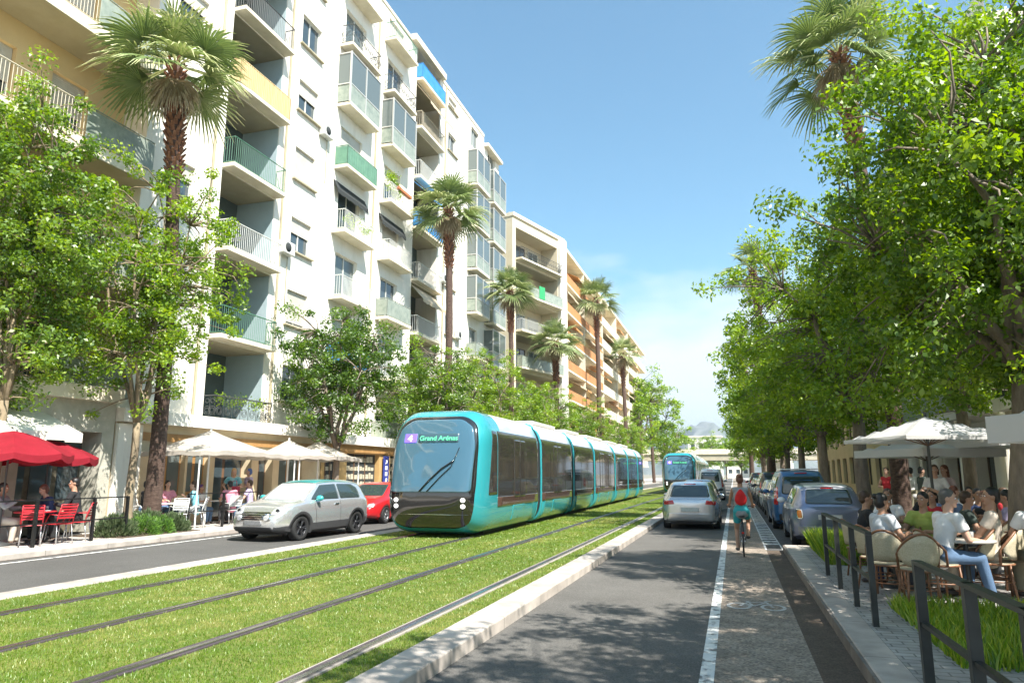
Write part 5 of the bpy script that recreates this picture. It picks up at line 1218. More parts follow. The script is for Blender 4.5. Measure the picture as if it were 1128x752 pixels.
def make_tram(label):
    root = thing('tram', label, 'tram', (0, 0, 0), 0, 'teal trams on the grass tracks')
    cuts = [0, 6.25, 11.7, 16.5, 22.9, 28.1, 33.1, 37.1]; n = len(cuts) - 1
    for i in range(n):
        y0, y1 = cuts[i] + (.28 if i else 0), cuts[i + 1] - .28 * (i < n - 1)
        if i == n - 1:
            car = tram_body(root, 'end_carriage', 0, y1 - y0, 1); car.data.transform(Matrix.Rotation(PI, 4, 'Z')); car.data.transform(Matrix.Translation((0, y1, 0))); ya, yb = y0, y1 - 1.6
        elif i == 0: car = tram_body(root, 'front_carriage', y0, y1, 1); ya, yb = y0 + 1.55, y1
        else: car = tram_body(root, 'carriage', y0, y1); ya, yb = y0, y1
        bv = bvh_of(car)
        side_band(car, bv, ya, yb, door={0: [3.1], 1: [8.2], 2: None, 3: [18.0, 20.6], 4: None, 5: [29.6], 6: [33.8]}[i])
        if i: 
            b = MB(); S = [(x * .955, 1.75 + (z - 1.75) * .96) for x, z in sect(36)]; ym = cuts[i]
            for j in range(8):
                f = 1 if j % 2 else .965
                b.prism([(x * f, 1.75 + (z - 1.75) * f) for x, z in S], ym - .28 + .07 * j, ym - .28 + .07 * (j + 1) - .002, 'y')
            b.build('gangway_bellows', T_bel, root)
            S2 = [(x * 1.006, 1.75 + (z - 1.75) * 1.006) for x, z in sect(36)]
            for yy in (ym - .33, ym + .25):
                S1 = [(x * .97, 1.75 + (z - 1.75) * .97) for x, z in sect(36)]; q = MB(); m_ = len(S2); vv = [(x, yy, z) for x, z in S2] + [(x, yy + .08, z) for x, z in S2] + [(x, yy, z) for x, z in S1] + [(x, yy + .08, z) for x, z in S1]
                ff = [(a, (a + 1) % m_, m_ + (a + 1) % m_, m_ + a) for a in range(m_)] + [(2 * m_ + a, 2 * m_ + (a + 1) % m_, (a + 1) % m_, a) for a in range(m_)] + [(m_ + a, m_ + (a + 1) % m_, 3 * m_ + (a + 1) % m_, 3 * m_ + a) for a in range(m_)]
                q.add(vv, ff, True); q.build('end_frame', T_teal, root)
        # wheels and underfloor
        u = MB().box(-.95, .95, y0 + (1.5 if i in (0,) else .1), y1 - (1.5 if i == n - 1 else .1), -.0, .22).build('underframe', T_bel, root)
        if i in (0, 3, 5, 6):
            for yy in ((y0 + y1) / 2 + .2,): 
                for s in (-1, 1):
                    q = MB(); q.lathe([(0, -.06), (.28, -.06), (.28, .06), (0, .06)], 18, c=(s * .75, yy - .8, .28), axis='x'); q.build('wheel', M_raild, root); q = MB(); q.lathe([(0, -.06), (.28, -.06), (.28, .06), (0, .06)], 18, c=(s * .75, yy + .8, .28), axis='x'); q.build('wheel', M_raild, root)
        # roof fairing
        if 0 < i < n - 1: MB().box(-.85, .85, y0 + .7, y1 - .7, ZT - .03, ZT + .13).build('roof_equipment', T_white, root, bevel=.04)
        if i == 0 or i == n - 1:
            f = -1 if i == 0 else 1
            ws = patch('front_mask', bv, [(-.72, .24), (.72, .24), (1.02, .38), (1.13, .75), (1.17, 1.4), (1.16, 2.5), (1.07, 3.0), (.74, 3.22), (-.74, 3.22), (-1.07, 3.0), (-1.16, 2.5), (-1.17, 1.4), (-1.13, .75), (-1.02, .38)], 'y', f, T_black, car, .028, .18, rings=(1, .97, .9, .8, .68, .55, .4, .25, .1))
            patch('windscreen', bv, [(-1.08, 1.18), (1.08, 1.18), (1.10, 2.4), (1.0, 2.9), (.68, 3.13), (-.68, 3.13), (-1.0, 2.9), (-1.10, 2.4)], 'y', f, T_ws, car, .045, .12, rings=(1, .97, .9, .8, .68, .55, .4, .25, .1))
            for s in (-1, 1):
                for z in (.98, .82):
                    patch('headlight', bv, [(s * .90 + .058 * math.cos(a), z + .055 * math.sin(a)) for a in [2 * PI * k_ / 14 for k_ in range(14)]], 'y', f, emis('lamp_white', (1, 1, .95), 1.2) if i == 0 else M_tail, car, .05, sub=.02)
                patch('cab_window', bv, [(f * 0 + (y0 + .80 if i == 0 else y1 - .80), 1.1), ((y0 + 1.5) if i == 0 else (y1 - 1.5), 1.1), ((y0 + 1.5) if i == 0 else (y1 - 1.5), 2.84), ((y0 + 1.12) if i == 0 else (y1 - 1.12), 2.84)], 'x', s, T_glass, car, .012, .05)
            patch('mask_seam', bv, [(-1.08, .60), (1.08, .60), (1.08, .612), (-1.08, .612)], 'y', f, M_chrome, car, .034, rings=(1, .5))
            if i == 0:
                wv = []
                for q, (x, z) in enumerate([(-.25, 1.2), (.0, 1.5), (.30, 1.8), (.62, 2.02)]): h = bv.ray_cast(Vector((x, -5, z)), Vector((0, 1, 0)))[0]; wv.append((x, h.y - .09, z))
                wv2 = []
                for q, (x, z) in enumerate([(-.05, 1.2), (.3, 1.6), (.55, 1.85), (.72, 2.35)]): h = bv.ray_cast(Vector((x, -5, z)), Vector((0, 1, 0)))[0]; wv2.append((x, h.y - .08, z))
                MB().path(wv, .018, 6).path(wv2, .012, 6).build('wiper', M_gloss, car)
                h = bv.ray_cast(Vector((-.6, -5, 2.55)), Vector((0, 1, 0)))[0]; hA = bv.ray_cast(Vector((-.6, -5, 2.75)), Vector((0, 1, 0)))[0]
                tilt = math.atan2(hA.y - h.y, .2)
                dsp = patch('line_number_display', bv, [(-.84, 2.50), (-.50, 2.50), (-.50, 2.74), (-.84, 2.74)], 'y', -1, emis('display_purple', (.16, .10, .85), 1.1), car, .056)
                def TM(x, z, off): hh = bv.ray_cast(Vector((x, -5, z)), Vector((0, 1, 0)))[0]; return Matrix.Translation((x, hh.y - off, z)) @ Matrix.Rotation(PI / 2 - tilt, 4, 'X')
                text_mesh('digit', '4', .26, emis('display_white', (1, .95, 1), 1.2), dsp, TM(-.74, 2.53, .080))
                dd = patch('destination_display', bv, [(-.44, 2.50), (.66, 2.50), (.66, 2.74), (-.44, 2.74)], 'y', -1, mat('display_dark', (.05, .10, .13), .3), car, .056)
                text_mesh('lettering', 'Grand Ar\u00e9nas', .185, emis('display_green', (.12, .75, .35), .9), dd, TM(-.40, 2.555, .105))
    return root
tram = make_tram('teal tram with line number 4, the near one, filling the middle of the picture')
tram.location = (-7.5, 17.15, .10); tram.scale = (1.03, .95, .97)
tram2 = dup(tram, (-4.25, 59.5, .10), 0, 'far small teal tram on the right hand track beyond the near tram')
# ------------------------------------------------------------------ people
SK = [mat('skin_fair', (.52, .31, .22), .55), mat('skin_tan', (.40, .22, .14), .55), mat('skin_olive', (.33, .18, .11), .55)]
HR = dict(black=mat('hair_black', (.012, .010, .009), .45), brown=mat('hair_brown', (.06, .032, .016), .5), grey=mat('hair_grey', (.085, .08, .075), .6), blond=mat('hair_blond', (.45, .30, .13), .5), auburn=mat('hair_auburn', (.13, .05, .03), .5))
CLOTH = {}
def cloth(name, c, c2=None, scale=4):
    return mat('cloth_' + name, c, .9, col2=c2 or tuple(x * .8 for x in c), scale=scale, bump=.2, bscale=25)
C_white = cloth('white', (.74, .74, .74)); C_black = cloth('black', (.02, .02, .022)); C_jean = cloth('jeans', (.10, .17, .28)); C_grey = cloth('grey', (.30, .31, .32)); C_dgreen = cloth('dark_green', (.05, .07, .06))
C_beige = cloth('beige', (.55, .48, .40)); C_pink = cloth('mauve', (.42, .17, .19)); C_lime = cloth('lime', (.38, .45, .10)); C_red = cloth('red', (.50, .03, .04)); C_teal = cloth('teal', (.05, .30, .40), (.3, .55, .6), 9); C_lilac = cloth('lilac', (.45, .38, .55)); C_rose = cloth('rose', (.62, .25, .33))
C_dark = cloth('dark_trousers', (.04, .04, .045)); C_khaki = cloth('khaki', (.24, .22, .15)); C_navy = cloth('navy', (.03, .05, .12)); C_shoe = mat('shoe', (.05, .04, .035), .5); C_shoew = mat('shoe_white', (.6, .58, .55), .6)
M_eyew = mat('eye_white', (.7, .7, .7), .3); M_eye = mat('eye_iris', (.03, .02, .015), .2); M_lip = mat('lip', (.36, .12, .10), .5)
def cap(b, p, q, r0, r1, flat=1, n=12, side=None, ends=(1, 1)):
    """tapered capsule between p and q; flat squashes it along its depth axis (perpendicular to side)"""
    p, q = Vector(p), Vector(q); d = q - p; L = d.length
    if L < 1e-5: d = Vector((0, 0, 1)); L = 1e-5
    d.normalize(); s = Vector(side) if side is not None else (Vector((1, 0, 0)) if abs(d.x) < .8 else Vector((0, 1, 0))); s = (s - d * s.dot(d)).normalized(); t = d.cross(s)
    prof = []
    for a in (-80, -55, -30, -8): prof.append((-math.sin(R(-a)) * r0 * ends[0] if True else 0, math.cos(R(a)) * r0))
    rings = [(math.sin(R(a)) * r0 * ends[0], math.cos(R(a)) * r0) for a in (-82, -58, -32, -8)] + [(L + math.sin(R(a)) * r1 * ends[1], math.cos(R(a)) * r1) for a in (8, 32, 58, 82)]
    vs = []
    for h, r in rings:
        for i in range(n): a = 2 * PI * i / n; vs.append(p + d * h + s * (math.cos(a) * r) + t * (math.sin(a) * r * flat))
    m = len(rings); fs = [(k * n + i, k * n + (i + 1) % n, (k + 1) * n + (i + 1) % n, (k + 1) * n + i) for k in range(m - 1) for i in range(n)]
    fs.append(tuple(reversed(range(n)))); fs.append(tuple((m - 1) * n + i for i in range(n)))
    b.add(vs, fs, True)
def fuse(b, name, m, parent, vox, smooth_it=2):
    o = meshobj(name, b.v, b.f, m, parent); bm = bmesh.new(); bm.from_mesh(o.data); bmesh.ops.recalc_face_normals(bm, faces=bm.faces); bm.to_mesh(o.data); bm.free()
    r = o.modifiers.new('r', 'REMESH'); r.mode = 'VOXEL'; r.voxel_size = vox; r.use_smooth_shade = True
    if smooth_it: s = o.modifiers.new('s', 'SMOOTH'); s.iterations = smooth_it; s.factor = .5
    mm = o.data.materials[0]; apply_mods(o)
    if not o.data.materials: o.data.materials.append(mm)
    return o
def ik(a, c, l1, l2, pole):
    a, c, pole = Vector(a), Vector(c), Vector(pole); d = c - a; L = min(d.length, (l1 + l2) * .995); dn = d.normalized(); c = a + dn * L
    x = (l1 * l1 - l2 * l2 + L * L) / (2 * L); h = math.sqrt(max(0, l1 * l1 - x * x)); pl = pole - dn * pole.dot(dn); pl.normalize(); return a + dn * x + pl * h, c
def person(label, loc, rz, pose='sit', shirt=C_white, legs=C_jean, skin=0, hair='brown', style='short', arms=('table', 'table'), lean=.1, turn=0, nod=0, fem=False, sleeves='short', shorts=False, scale=1.0, det=0, group=None, shoe=C_shoe, armr=None, seat_h=.46, extra=None, legpose=0):
    root = thing('person', label, 'person', loc, rz, group); root.scale = (scale,) * 3; sk = SK[skin]
    sw = .165 if fem else .19; hwid = .12 if fem else .11
    up = Vector((0, math.sin(lean), math.cos(lean))); fw = Vector((0, math.cos(lean), -math.sin(lean)))
    if pose == 'sit': pel = Vector((0, 0, seat_h + .10))
    elif pose == 'bike': pel = Vector((0, 0, 1.0))
    else: pel = Vector((0, 0, .95))
    chest = pel + up * .33; neck = pel + up * .52; sh = [neck + Vector((s * sw, 0, 0)) - up * .045 for s in (-1, 1)]
    hup = Vector((0, math.sin(lean * .35 + nod), math.cos(lean * .35 + nod))); hc = neck + up * .06 + hup * .135
    B = MB()
    # torso, neck
    cap(B, pel, pel + up * .10, .150 if fem else .145, .125 if fem else .14, .72); cap(B, pel + up * .12, chest, .122 if fem else .14, .155 if fem else .165, .68); cap(B, chest, neck - up * .07, .155 if fem else .165, .12, .66)
    cap(B, sh[0] + Vector((.05, 0, 0)), sh[1] - Vector((.05, 0, 0)), .062, .062, .9); cap(B, neck - up * .04, hc - hup * .06, .058 if fem else .064, .055, 1)
    if fem:
        for s in (-1, 1): cap(B, chest + Vector((s * .07, 0, 0)) + fw * .07, chest + Vector((s * .07, 0, 0)) + fw * .075, .058, .055)
    # head
    Rt = Matrix.Rotation(turn, 3, hup); hf = Rt @ (Vector((0, 1, 0)) - hup * hup.y).normalized(); hs = hf.cross(hup)
    def H(x, y, z): return hc + hs * x + hf * y + hup * z
    def hball(b, x, y, z, rx, ry, rz_, n=16):
        bb = MB(); bb.ball((0, 0, 0), rx, ry, rz_, n, 10); b.add([H(x + v[0], y + v[1], z + v[2]) for v in bb.v], bb.f, True)
    hball(B, 0, -.01, .02, .074, .094, .098); hball(B, 0, .022, -.045, .056, .066, .066); cap(B, H(0, .082, .01), H(0, .100, -.022), .010, .014); hball(B, 0, .07, -.088, .026, .022, .02)
    for s in (-1, 1): hball(B, s * .076, -.005, -.008, .010, .02, .032, 8); hball(B, s * .03, .068, .022, .022, .014, .009, 8)
    hball(B, 0, .078, -.055, .026, .014, .009, 8)
    # arms
    tg = dict(table=lambda s: Vector((s * .16, .40, pel.z + .26)), lap=lambda s: Vector((s * .10, .30, pel.z + .10)), side=lambda s: Vector((s * (sw + .09), .06, pel.z - .12)), chin=lambda s: H(s * .03, .10, -.12), head=lambda s: H(s * .06, .02, .11),
              mid=lambda s: Vector((s * .05, .34, pel.z + .36)), arm=lambda s: Vector((s * .30, .26, pel.z + .17)), hip=lambda s: Vector((s * .20, .04, pel.z + .06)), bar=lambda s: Vector((s * .27, .46, 1.08)), forward=lambda s: Vector((s * .12, .42, pel.z + .42)), hold=lambda s: Vector((s * .12, .25, pel.z + .22)))
    hands = []; elb = []
    for i, s in enumerate((-1, 1)):
        t = tg[arms[i]](s) if isinstance(arms[i], str) else Vector(arms[i]); pole = Vector((s * .7, -.5, -.9)) if arms[i] not in ('head',) else Vector((s, .3, .2))
        e, h = ik(sh[i], t, .28, .25, pole); elb.append(e); hands.append(h)
        cap(B, sh[i], e, .052 if fem else .058, .040); cap(B, e, h, .040, .027); d = (h - e).normalized()
        if arms[i] in ('table', 'lap', 'arm', 'bar', 'forward'): dd = (d + Vector((0, .3, -.25))).normalized()
        else: dd = d
        sd_ = Vector((0, 0, 1)).cross(dd); sd_ = Vector((1, 0, 0)) if sd_.length < .1 else sd_.normalized(); nrm = dd.cross(sd_)
        pm = h + dd * .045; cap(B, h + dd * .01, pm + dd * .025, .030, .036, .48, side=sd_)
        for k, (off, ln) in enumerate(((-.030, .062), (-.010, .072), (.011, .068), (.031, .052))):
            a0 = pm + dd * .04 + sd_ * off; a1 = a0 + dd * ln * .5 - nrm * .006; a2 = a1 + dd * ln * .42 - nrm * .026; cap(B, a0 - dd * .02, a1, .0095, .009, n=8); cap(B, a1, a2, .009, .008, n=8)
        th = -s * 1.0; cap(B, h + dd * .03 + sd_ * th * .025, h + dd * .065 + sd_ * th * .055, .013, .011, n=8); cap(B, h + dd * .065 + sd_ * th * .055, h + dd * .092 + sd_ * th * .058 - nrm * .012, .011, .009, n=8)
    # legs
    K = []; Ak = []
    for s in (-1, 1):
        hip = pel + Vector((s * .085, 0, -.02))
        if pose == 'sit':
            spread = .11 + .05 * (legpose == 1); kn = Vector((s * spread, .43, seat_h + .06)); an = Vector((s * (spread + .01), .40 + (.12 if (legpose == 2 and s > 0) else 0) - (.25 if legpose == 3 else 0), .09))
        elif pose == 'bike':
            an = Vector((s * .12, .10 if s > 0 else .02, .44 if s > 0 else .18)); kn, _ = ik(hip, an, .44, .43, (s * .12, 1, .1))
        elif pose == 'walk': an = Vector((s * .08, .22 * s, .09 + (.05 if s < 0 else 0))); kn, _ = ik(hip, an, .44, .43, (0, 1, 0))
        else: kn = Vector((s * .10, .02, .51)); an = Vector((s * .105, -.01 + .04 * s, .09))
        K.append(kn); Ak.append(an); cap(B, hip, kn, .088 if fem else .085, .055); cap(B, kn, an, .055, .037)
        mid = kn.lerp(an, .32); bk = Vector((0, -.018, 0)); cap(B, mid + bk, kn.lerp(an, .5) + bk, .050, .043)
        cap(B, an + Vector((0, -.03, -.035)), an + Vector((s * .02, .13, -.052)), .038, .030, .75)
    vox = .0095 if det else .013
    B = fuse(B, 'body', sk, root, vox, 1)
    # clothes
    S = MB(); g = .013
    cap(S, pel - up * .03, pel + up * .12, .155 + g, .13 + g, .74); cap(S, pel + up * .10, chest, .128 + g, .160 + g, .70); cap(S, chest, neck - up * .085, .160 + g, .115 + g, .68)
    cap(S, sh[0] + Vector((.045, 0, -.004)), sh[1] - Vector((.045, 0, .004)), .064 + g, .064 + g, .95)
    if fem:
        for q in (-1, 1): cap(S, chest + Vector((q * .07, 0, 0)) + fw * .07, chest + Vector((q * .07, 0, 0)) + fw * .078, .06 + g, .057 + g)
    if sleeves != 'none':
        for i in (0, 1):
            if sleeves == 'long': cap(S, sh[i], elb[i], .060 + g, .046 + g); cap(S, elb[i], elb[i].lerp(hands[i], .9), .046 + g, .032 + g)
            else: cap(S, sh[i], sh[i].lerp(elb[i], .58), .062 + g, .060 + g, ends=(1, .15))
    fuse(S, 'shirt' if sleeves != 'none' else 'top', shirt, root, .014, 2)
    T = MB(); cap(T, pel - up * .02, pel + up * .07, .155 + g * .6, .145 + g * .5, .76)
    for i, s in enumerate((-1, 1)):
        hip = pel + Vector((s * .085, 0, -.02)); cap(T, hip, hip.lerp(K[i], .62 if shorts else 1), .092 + g, (.075 if shorts else .062) + g, ends=(1, .1 if shorts else 1))
        if not shorts: cap(T, K[i], Ak[i] + Vector((0, 0, .0)), .060 + g, .048 + g, ends=(1, .1))
    fuse(T, 'shorts' if shorts else 'trousers', legs, root, .014, 2)
    for i, s in enumerate((-1, 1)):
        Q = MB(); a = Ak[i]; cap(Q, a + Vector((0, -.035, -.045)), a + Vector((s * .02, .14, -.055)), .046, .040, .8); Q.build('shoe', shoe, root)
    # hair
    Hh = MB(); hball(Hh, 0, -.024, .040, .084, .096, .094)
    if style in ('long', 'bun', 'pony', 'bob'): hball(Hh, 0, -.045, -.01, .084, .080, .095)
    if style == 'long':
        for s in (-1, 0, 1): cap(Hh, H(s * .045, -.06, -.03), H(s * .055, -.075, -.27), .042, .028, .7)
    if style == 'bob':
        for s in (-1, 1): cap(Hh, H(s * .072, -.02, .0), H(s * .070, -.02, -.10), .026, .02, 1)
    if style == 'bun': hball(Hh, 0, -.115, .075, .042, .042, .04)
    if style == 'pony': cap(Hh, H(0, -.11, .05), H(0, -.15, -.12), .028, .014)
    if style == 'short': hball(Hh, 0, -.055, -.02, .070, .06, .07)
    # clear the face
    hb = fuse(Hh, 'hair', HR[hair] if isinstance(hair, str) else hair, root, .010, 1)
    bm = bmesh.new(); bm.from_mesh(hb.data); dl = []
    for v in bm.verts:
        w_ = v.co - hc; x, y, z = w_.dot(hs), w_.dot(hf), w_.dot(hup)
        if y > .05 and z < .048 and abs(x) < .070: dl.append(v)
    bmesh.ops.delete(bm, geom=dl, context='VERTS'); bm.to_mesh(hb.data); bm.free()
    for s in (-1, 1):
        e = MB(); e.ball(tuple(H(s * .030, .079, .008)), .0125, .0125, .0095, 10, 6); eo = e.build('eye', M_eyew, root); MB().ball(tuple(H(s * .030, .0885, .008)), .006, .006, .006, 8, 6).build('iris', M_eye, eo)
        q = MB(); q.path([H(s * .016, .088, .030), H(s * .030, .090, .034), H(s * .046, .082, .029)], .004, 5); q.build('eyebrow', HR[hair] if isinstance(hair, str) else hair, root)
    q = MB(); q.path([H(-.020, .083, -.055), H(0, .092, -.054), H(.020, .083, -.055)], .0055, 5); q.build('mouth', M_lip, root)
    root['_h'] = 0; del root['_h']
    return root, dict(H=H, hands=hands, sh=sh, chest=chest, pel=pel, up=up, neck=neck, elb=elb)
# ------------------------------------------------------------------ furniture
F_bam = mat('bamboo_brown', (.17, .075, .035), .45, col2=(.25, .12, .06), scale=14); F_weave = mat('woven_cream', (.52, .46, .33), .7, col2=(.38, .33, .22), scale=70); F_red = mat('red_metal', (.45, .02, .03), .4); F_alu = mat('chair_aluminium', (.55, .55, .56), .3, metal=.8)
F_whitep = mat('white_plastic', (.7, .7, .68), .45); F_rail = mat('fence_grey', (.022, .024, .022), .4, metal=.2, col2=(.045, .047, .043), scale=3); F_black = mat('fence_black', (.015, .015, .015), .45, metal=.3); F_marble = mat('table_top_pale', (.5, .47, .42), .35, col2=(.42, .4, .36), scale=6)
def bistro_chair():
    r = thing('wicker_chair', 'x', 'chair', (0, 0, 0), 0)
    s = MB(); s.lathe([(0, .455), (.205, .455), (.215, .445), (.205, .43), (0, .43)], 22); s.build('seat', F_weave, r)
    b = MB(); b.path([(.212 * math.cos(a), .212 * math.sin(a), .437) for a in [2 * PI * i / 20 for i in range(20)]], .015, 6, closed=True); b.build('seat_frame', F_bam, r)
    # curved back: hoop from seat sides up, front of chair is +y, back at -y
    def P(a, z): rr = .225 + .05 * (z - .45); return Vector((rr * math.sin(a), -rr * math.cos(a) - .05 * max(0, z - .45), z))
    hoop = [P(-1.35 + 2.7 * k / 16, .62 + .25 * math.sin(PI * k / 16)) for k in range(17)]
    b = MB(); b.path([P(-1.35, .44)] + hoop + [P(1.35, .44)], .016, 7)
    b.path([P(-.75 + 1.5 * k / 8, .50) for k in range(9)], .010, 5)
    b.build('back_frame', F_bam, r)
    vs = []; n = 14
    for k in range(n + 1):
        a = -1.2 + 2.4 * k / n; top = .61 + .25 * math.sin(PI * (a + 1.35) / 2.7) - .012; lo = .50 if abs(a) < .8 else .50 + (abs(a) - .8) * .25
        for j in range(5): vs.append(P(a, lo + (top - lo) * j / 4))
    fs = [(k * 5 + j, k * 5 + j + 1, (k + 1) * 5 + j + 1, (k + 1) * 5 + j) for k in range(n) for j in range(4)]
    bk = meshobj('backrest', vs, fs, F_weave, r, smooth=True); so_ = bk.modifiers.new('s', 'SOLIDIFY'); so_.thickness = .012; apply_mods(bk)
    for (x, y) in ((.15, .14), (-.15, .14), (.15, -.15), (-.15, -.15)):
        MB().path([(x, y, .44), (x * 1.1, y * 1.1, .22), (x * 1.3, y * 1.3, 0)], .014, 7).build('leg', F_bam, r)
    b = MB(); b.path([(.19 * math.cos(a), .19 * math.sin(a), .22) for a in [2 * PI * i / 16 for i in range(16)]], .009, 5, closed=True); b.build('stretcher', F_bam, r)
    return r
def metal_chair(name, m, fr):
    r = thing(name, 'x', 'chair', (0, 0, 0), 0); b = MB(); b.box(-.2, .2, -.2, .2, .445, .465); b.build('seat', m, r, bevel=.01)
    b = MB()
    for i in range(5): b.box(-.19, .19, -.235 - .02 * i, -.220 - .02 * i, .58 + .062 * i, .62 + .062 * i)
    b.build('backrest', m, r)
    f = MB()
    for s in (-1, 1): f.path([(s * .2, -.2, .44), (s * .2, -.22, .6), (s * .2, -.32, .90)], .012, 6); f.path([(s * .2, -.22, .66), (s * .23, 0, .68), (s * .21, .18, .45)], .011, 6)
    f.path([(-.2, -.32, .90), (.2, -.32, .90)], .012, 6); f.build('frame', m if fr is m else m, r)
    for (x, y, q) in ((.18, .18, 1), (-.18, .18, 1), (.18, -.19, -1), (-.18, -.19, -1)): MB().path([(x, y, .445), (x * 1.12, y + q * .07, 0)], .012, 6).build('leg', fr, r)
    return r
def table(name, label, loc, r_, m, h=.74, group=None, square=False):
    t = thing(name, label, 'table', loc, 0, group)
    if square: MB().box(-r_, r_, -r_, r_, h - .03, h).build('tabletop', m, t, bevel=.008)
    else: MB().lathe([(0, h), (r_, h), (r_ + .008, h - .012), (r_, h - .03), (0, h - .03)], 28).build('tabletop', m, t)
    MB().lathe([(.03, .03), (.03, h - .031)], 10).build('pedestal', M_raild, t); MB().lathe([(0, .035), (.03, .05), (.2, .02), (.22, 0), (0, 0)], 22).build('base', M_raild, t)
    return t
F_glassw = mat('drinking_glass', (.7, .72, .7), .08, trans=.6); F_crock = mat('crockery_white', (.75, .74, .72), .25)
def tableware(cx, cy, z, rr, n, seed, words):
    rd = random.Random(seed)
    for i in range(n):
        a = 2 * PI * i / n + rd.random(); x, y = cx + math.cos(a) * rr * .6, cy + math.sin(a) * rr * .6
        if i % 2: o = MB().lathe([(0, 0), (.028, 0), (.034, .11), (.031, .11), (.026, .01), (0, .01)], 12).build('drinking_glass', F_glassw); tag(o, f'drinking glass on {words}', 'glass', f'glasses on {words}')
        else: o = MB().lathe([(0, 0), (.06, .0), (.105, .014), (.10, .018), (0, .006)], 16).build('plate', F_crock); tag(o, f'white plate on {words}', 'plate', f'plates on {words}')
        o.location = (x, y, z)
ZTc = .136
bc = bistro_chair()
def bis(loc, rz, label, first=[True], g='wicker chairs on the right terrace'):
    if first[0]: first[0] = False; bc.location = loc; bc.rotation_euler = (0, 0, rz); tag(bc, label, group=g); return bc
    return dup(bc, loc, rz, label, g)
def fy_(px, Y):   # where the street point seen at column px lies at distance Y
    a = (px - 564) / CF; d = (a, math.cos(CT)); cy, sy = math.cos(CYAW), math.sin(CYAW); return (d[0] * cy - d[1] * sy) / (d[0] * sy + d[1] * cy) * Y
TG = 'customers seated on the right terrace'
def seat(px, Y, rz, label, chair_label, sc_=.94, dx=0, **kw):
    Y = 2.2 + Y * 0.92 if Y > 9 else Y; x = fy_(px, Y) + dx; p = person(label, (x, Y, ZTc), rz, scale=sc_, group=TG, **kw); bis((x - math.sin(rz) * -.03, Y - math.cos(rz) * .03, ZTc), rz, chair_label); return p
# facing convention: rz=0 looks along +y (away from camera); rz=-PI/2 looks to +x
t1_ = table('bistro_table', 'round pale bistro table behind the two people at the railing, left group', (fy_(962, 11.6), 11.6, ZTc), .36, F_marble)
t2_ = table('bistro_table', 'round pale bistro table between the white shirt man and the man in beige', (fy_(1038, 10.75), 10.75, ZTc), .34, F_marble)
t3_ = table('bistro_table', 'round pale bistro table of the group by the tree trunk at the back', (fy_(1040, 14.6), 14.6, ZTc), .36, F_marble)
tableware(fy_(962, 11.6), 11.6, ZTc + .74, .36, 5, 1, 'the bistro table of the left group'); tableware(fy_(1038, 10.75), 10.75, ZTc + .74, .34, 4, 2, 'the bistro table before the white shirt man')
seat(947, 9.75, -PI / 2 + .5, 'person in pale grey T-shirt with dark bun, seated nearest the railing', 'wicker chair under the person with the dark bun', shirt=cloth('pale_grey', (.5, .53, .56)), hair='black', style='bun', fem=True, skin=1, lean=.22, legs=C_dark, det=1, turn=-.2)
seat(932, 11.2, -PI / 2 + .1, 'person in black shirt with short greying hair, leftmost of the terrace customers', 'wicker chair under the person in black, leftmost', shirt=C_black, hair='brown', skin=1, lean=.15, legs=C_dark, arms=('table', 'lap'))
seat(970, 10.6, PI / 2 + .25, 'person in mauve sleeveless top leaning forward over the table, long dark hair', 'wicker chair under the person in mauve', shirt=C_pink, hair='black', style='long', fem=True, skin=1, lean=.38, sleeves='none', nod=.1, legs=C_navy)
seat(1000, 10.6, PI / 2 + .9, 'person in lime shirt with black hair behind the white shirt man', 'wicker chair under the person in lime green', shirt=C_lime, hair='black', skin=1, lean=.1, legs=C_khaki)
seat(1012, 9.1, -PI / 2 + .35, 'person in white shirt and jeans with grey hair, turned to the camera, nearest seated man', 'wicker chair under the man in white, pulled from the round table', shirt=C_white, hair='grey', skin=0, lean=.28, turn=-.75, det=1, arms=('table', (.12, .42, .74)), legs=C_jean, legpose=2, sc_=1.0)
seat(1064, 9.5, PI / 2 - .25, 'person in beige shirt with sunglasses pushed up, facing left beside the white shirt man', 'wicker chair under the man in beige', shirt=C_beige, hair='black', skin=1, lean=-.1, turn=.35, det=1, arms=('lap', 'arm'), legs=C_beige, legpose=2, sc_=1.0)
seat(1010, 12.6, PI * .8, 'person with a hand raised to the dark hair, behind the lime shirt', 'wicker chair under the person with raised hand', shirt=C_red, hair='black', style='bob', skin=1, fem=True, arms=('head', 'table'), sleeves='none')
seat(1024, 14.2, PI * .9, 'older person with grey hair in blue shirt at the back of the terrace', 'wicker chair under the grey haired person at the back', shirt=cloth('blue', (.14, .2, .33)), hair='grey', skin=1)
seat(1036, 11.6, -PI / 2 - .1, 'person in dark green T-shirt seen from the side, behind the two men', 'wicker chair under the person in dark green', shirt=C_dgreen, hair='brown', skin=1, lean=.2, legs=C_dark)
seat(1066, 12.4, PI - .5, 'person with long auburn hair smiling, arms crossed on the table', 'wicker chair under the person with auburn hair', shirt=C_black, hair='auburn', style='long', skin=1, fem=True, sleeves='none', lean=.2, arms=('mid', 'mid'))
seat(1056, 14.0, PI, 'person with short black hair behind the auburn haired woman', 'wicker chair under the person behind the auburn hair', shirt=C_navy, hair='black', skin=2)
seat(1119, 9.3, .15, 'person in white shirt with black strap, back turned, at the right edge', 'wicker chair under the person with the black strap', shirt=C_white, hair='grey', skin=1, lean=.08, legs=C_khaki, det=1, sc_=1.0)
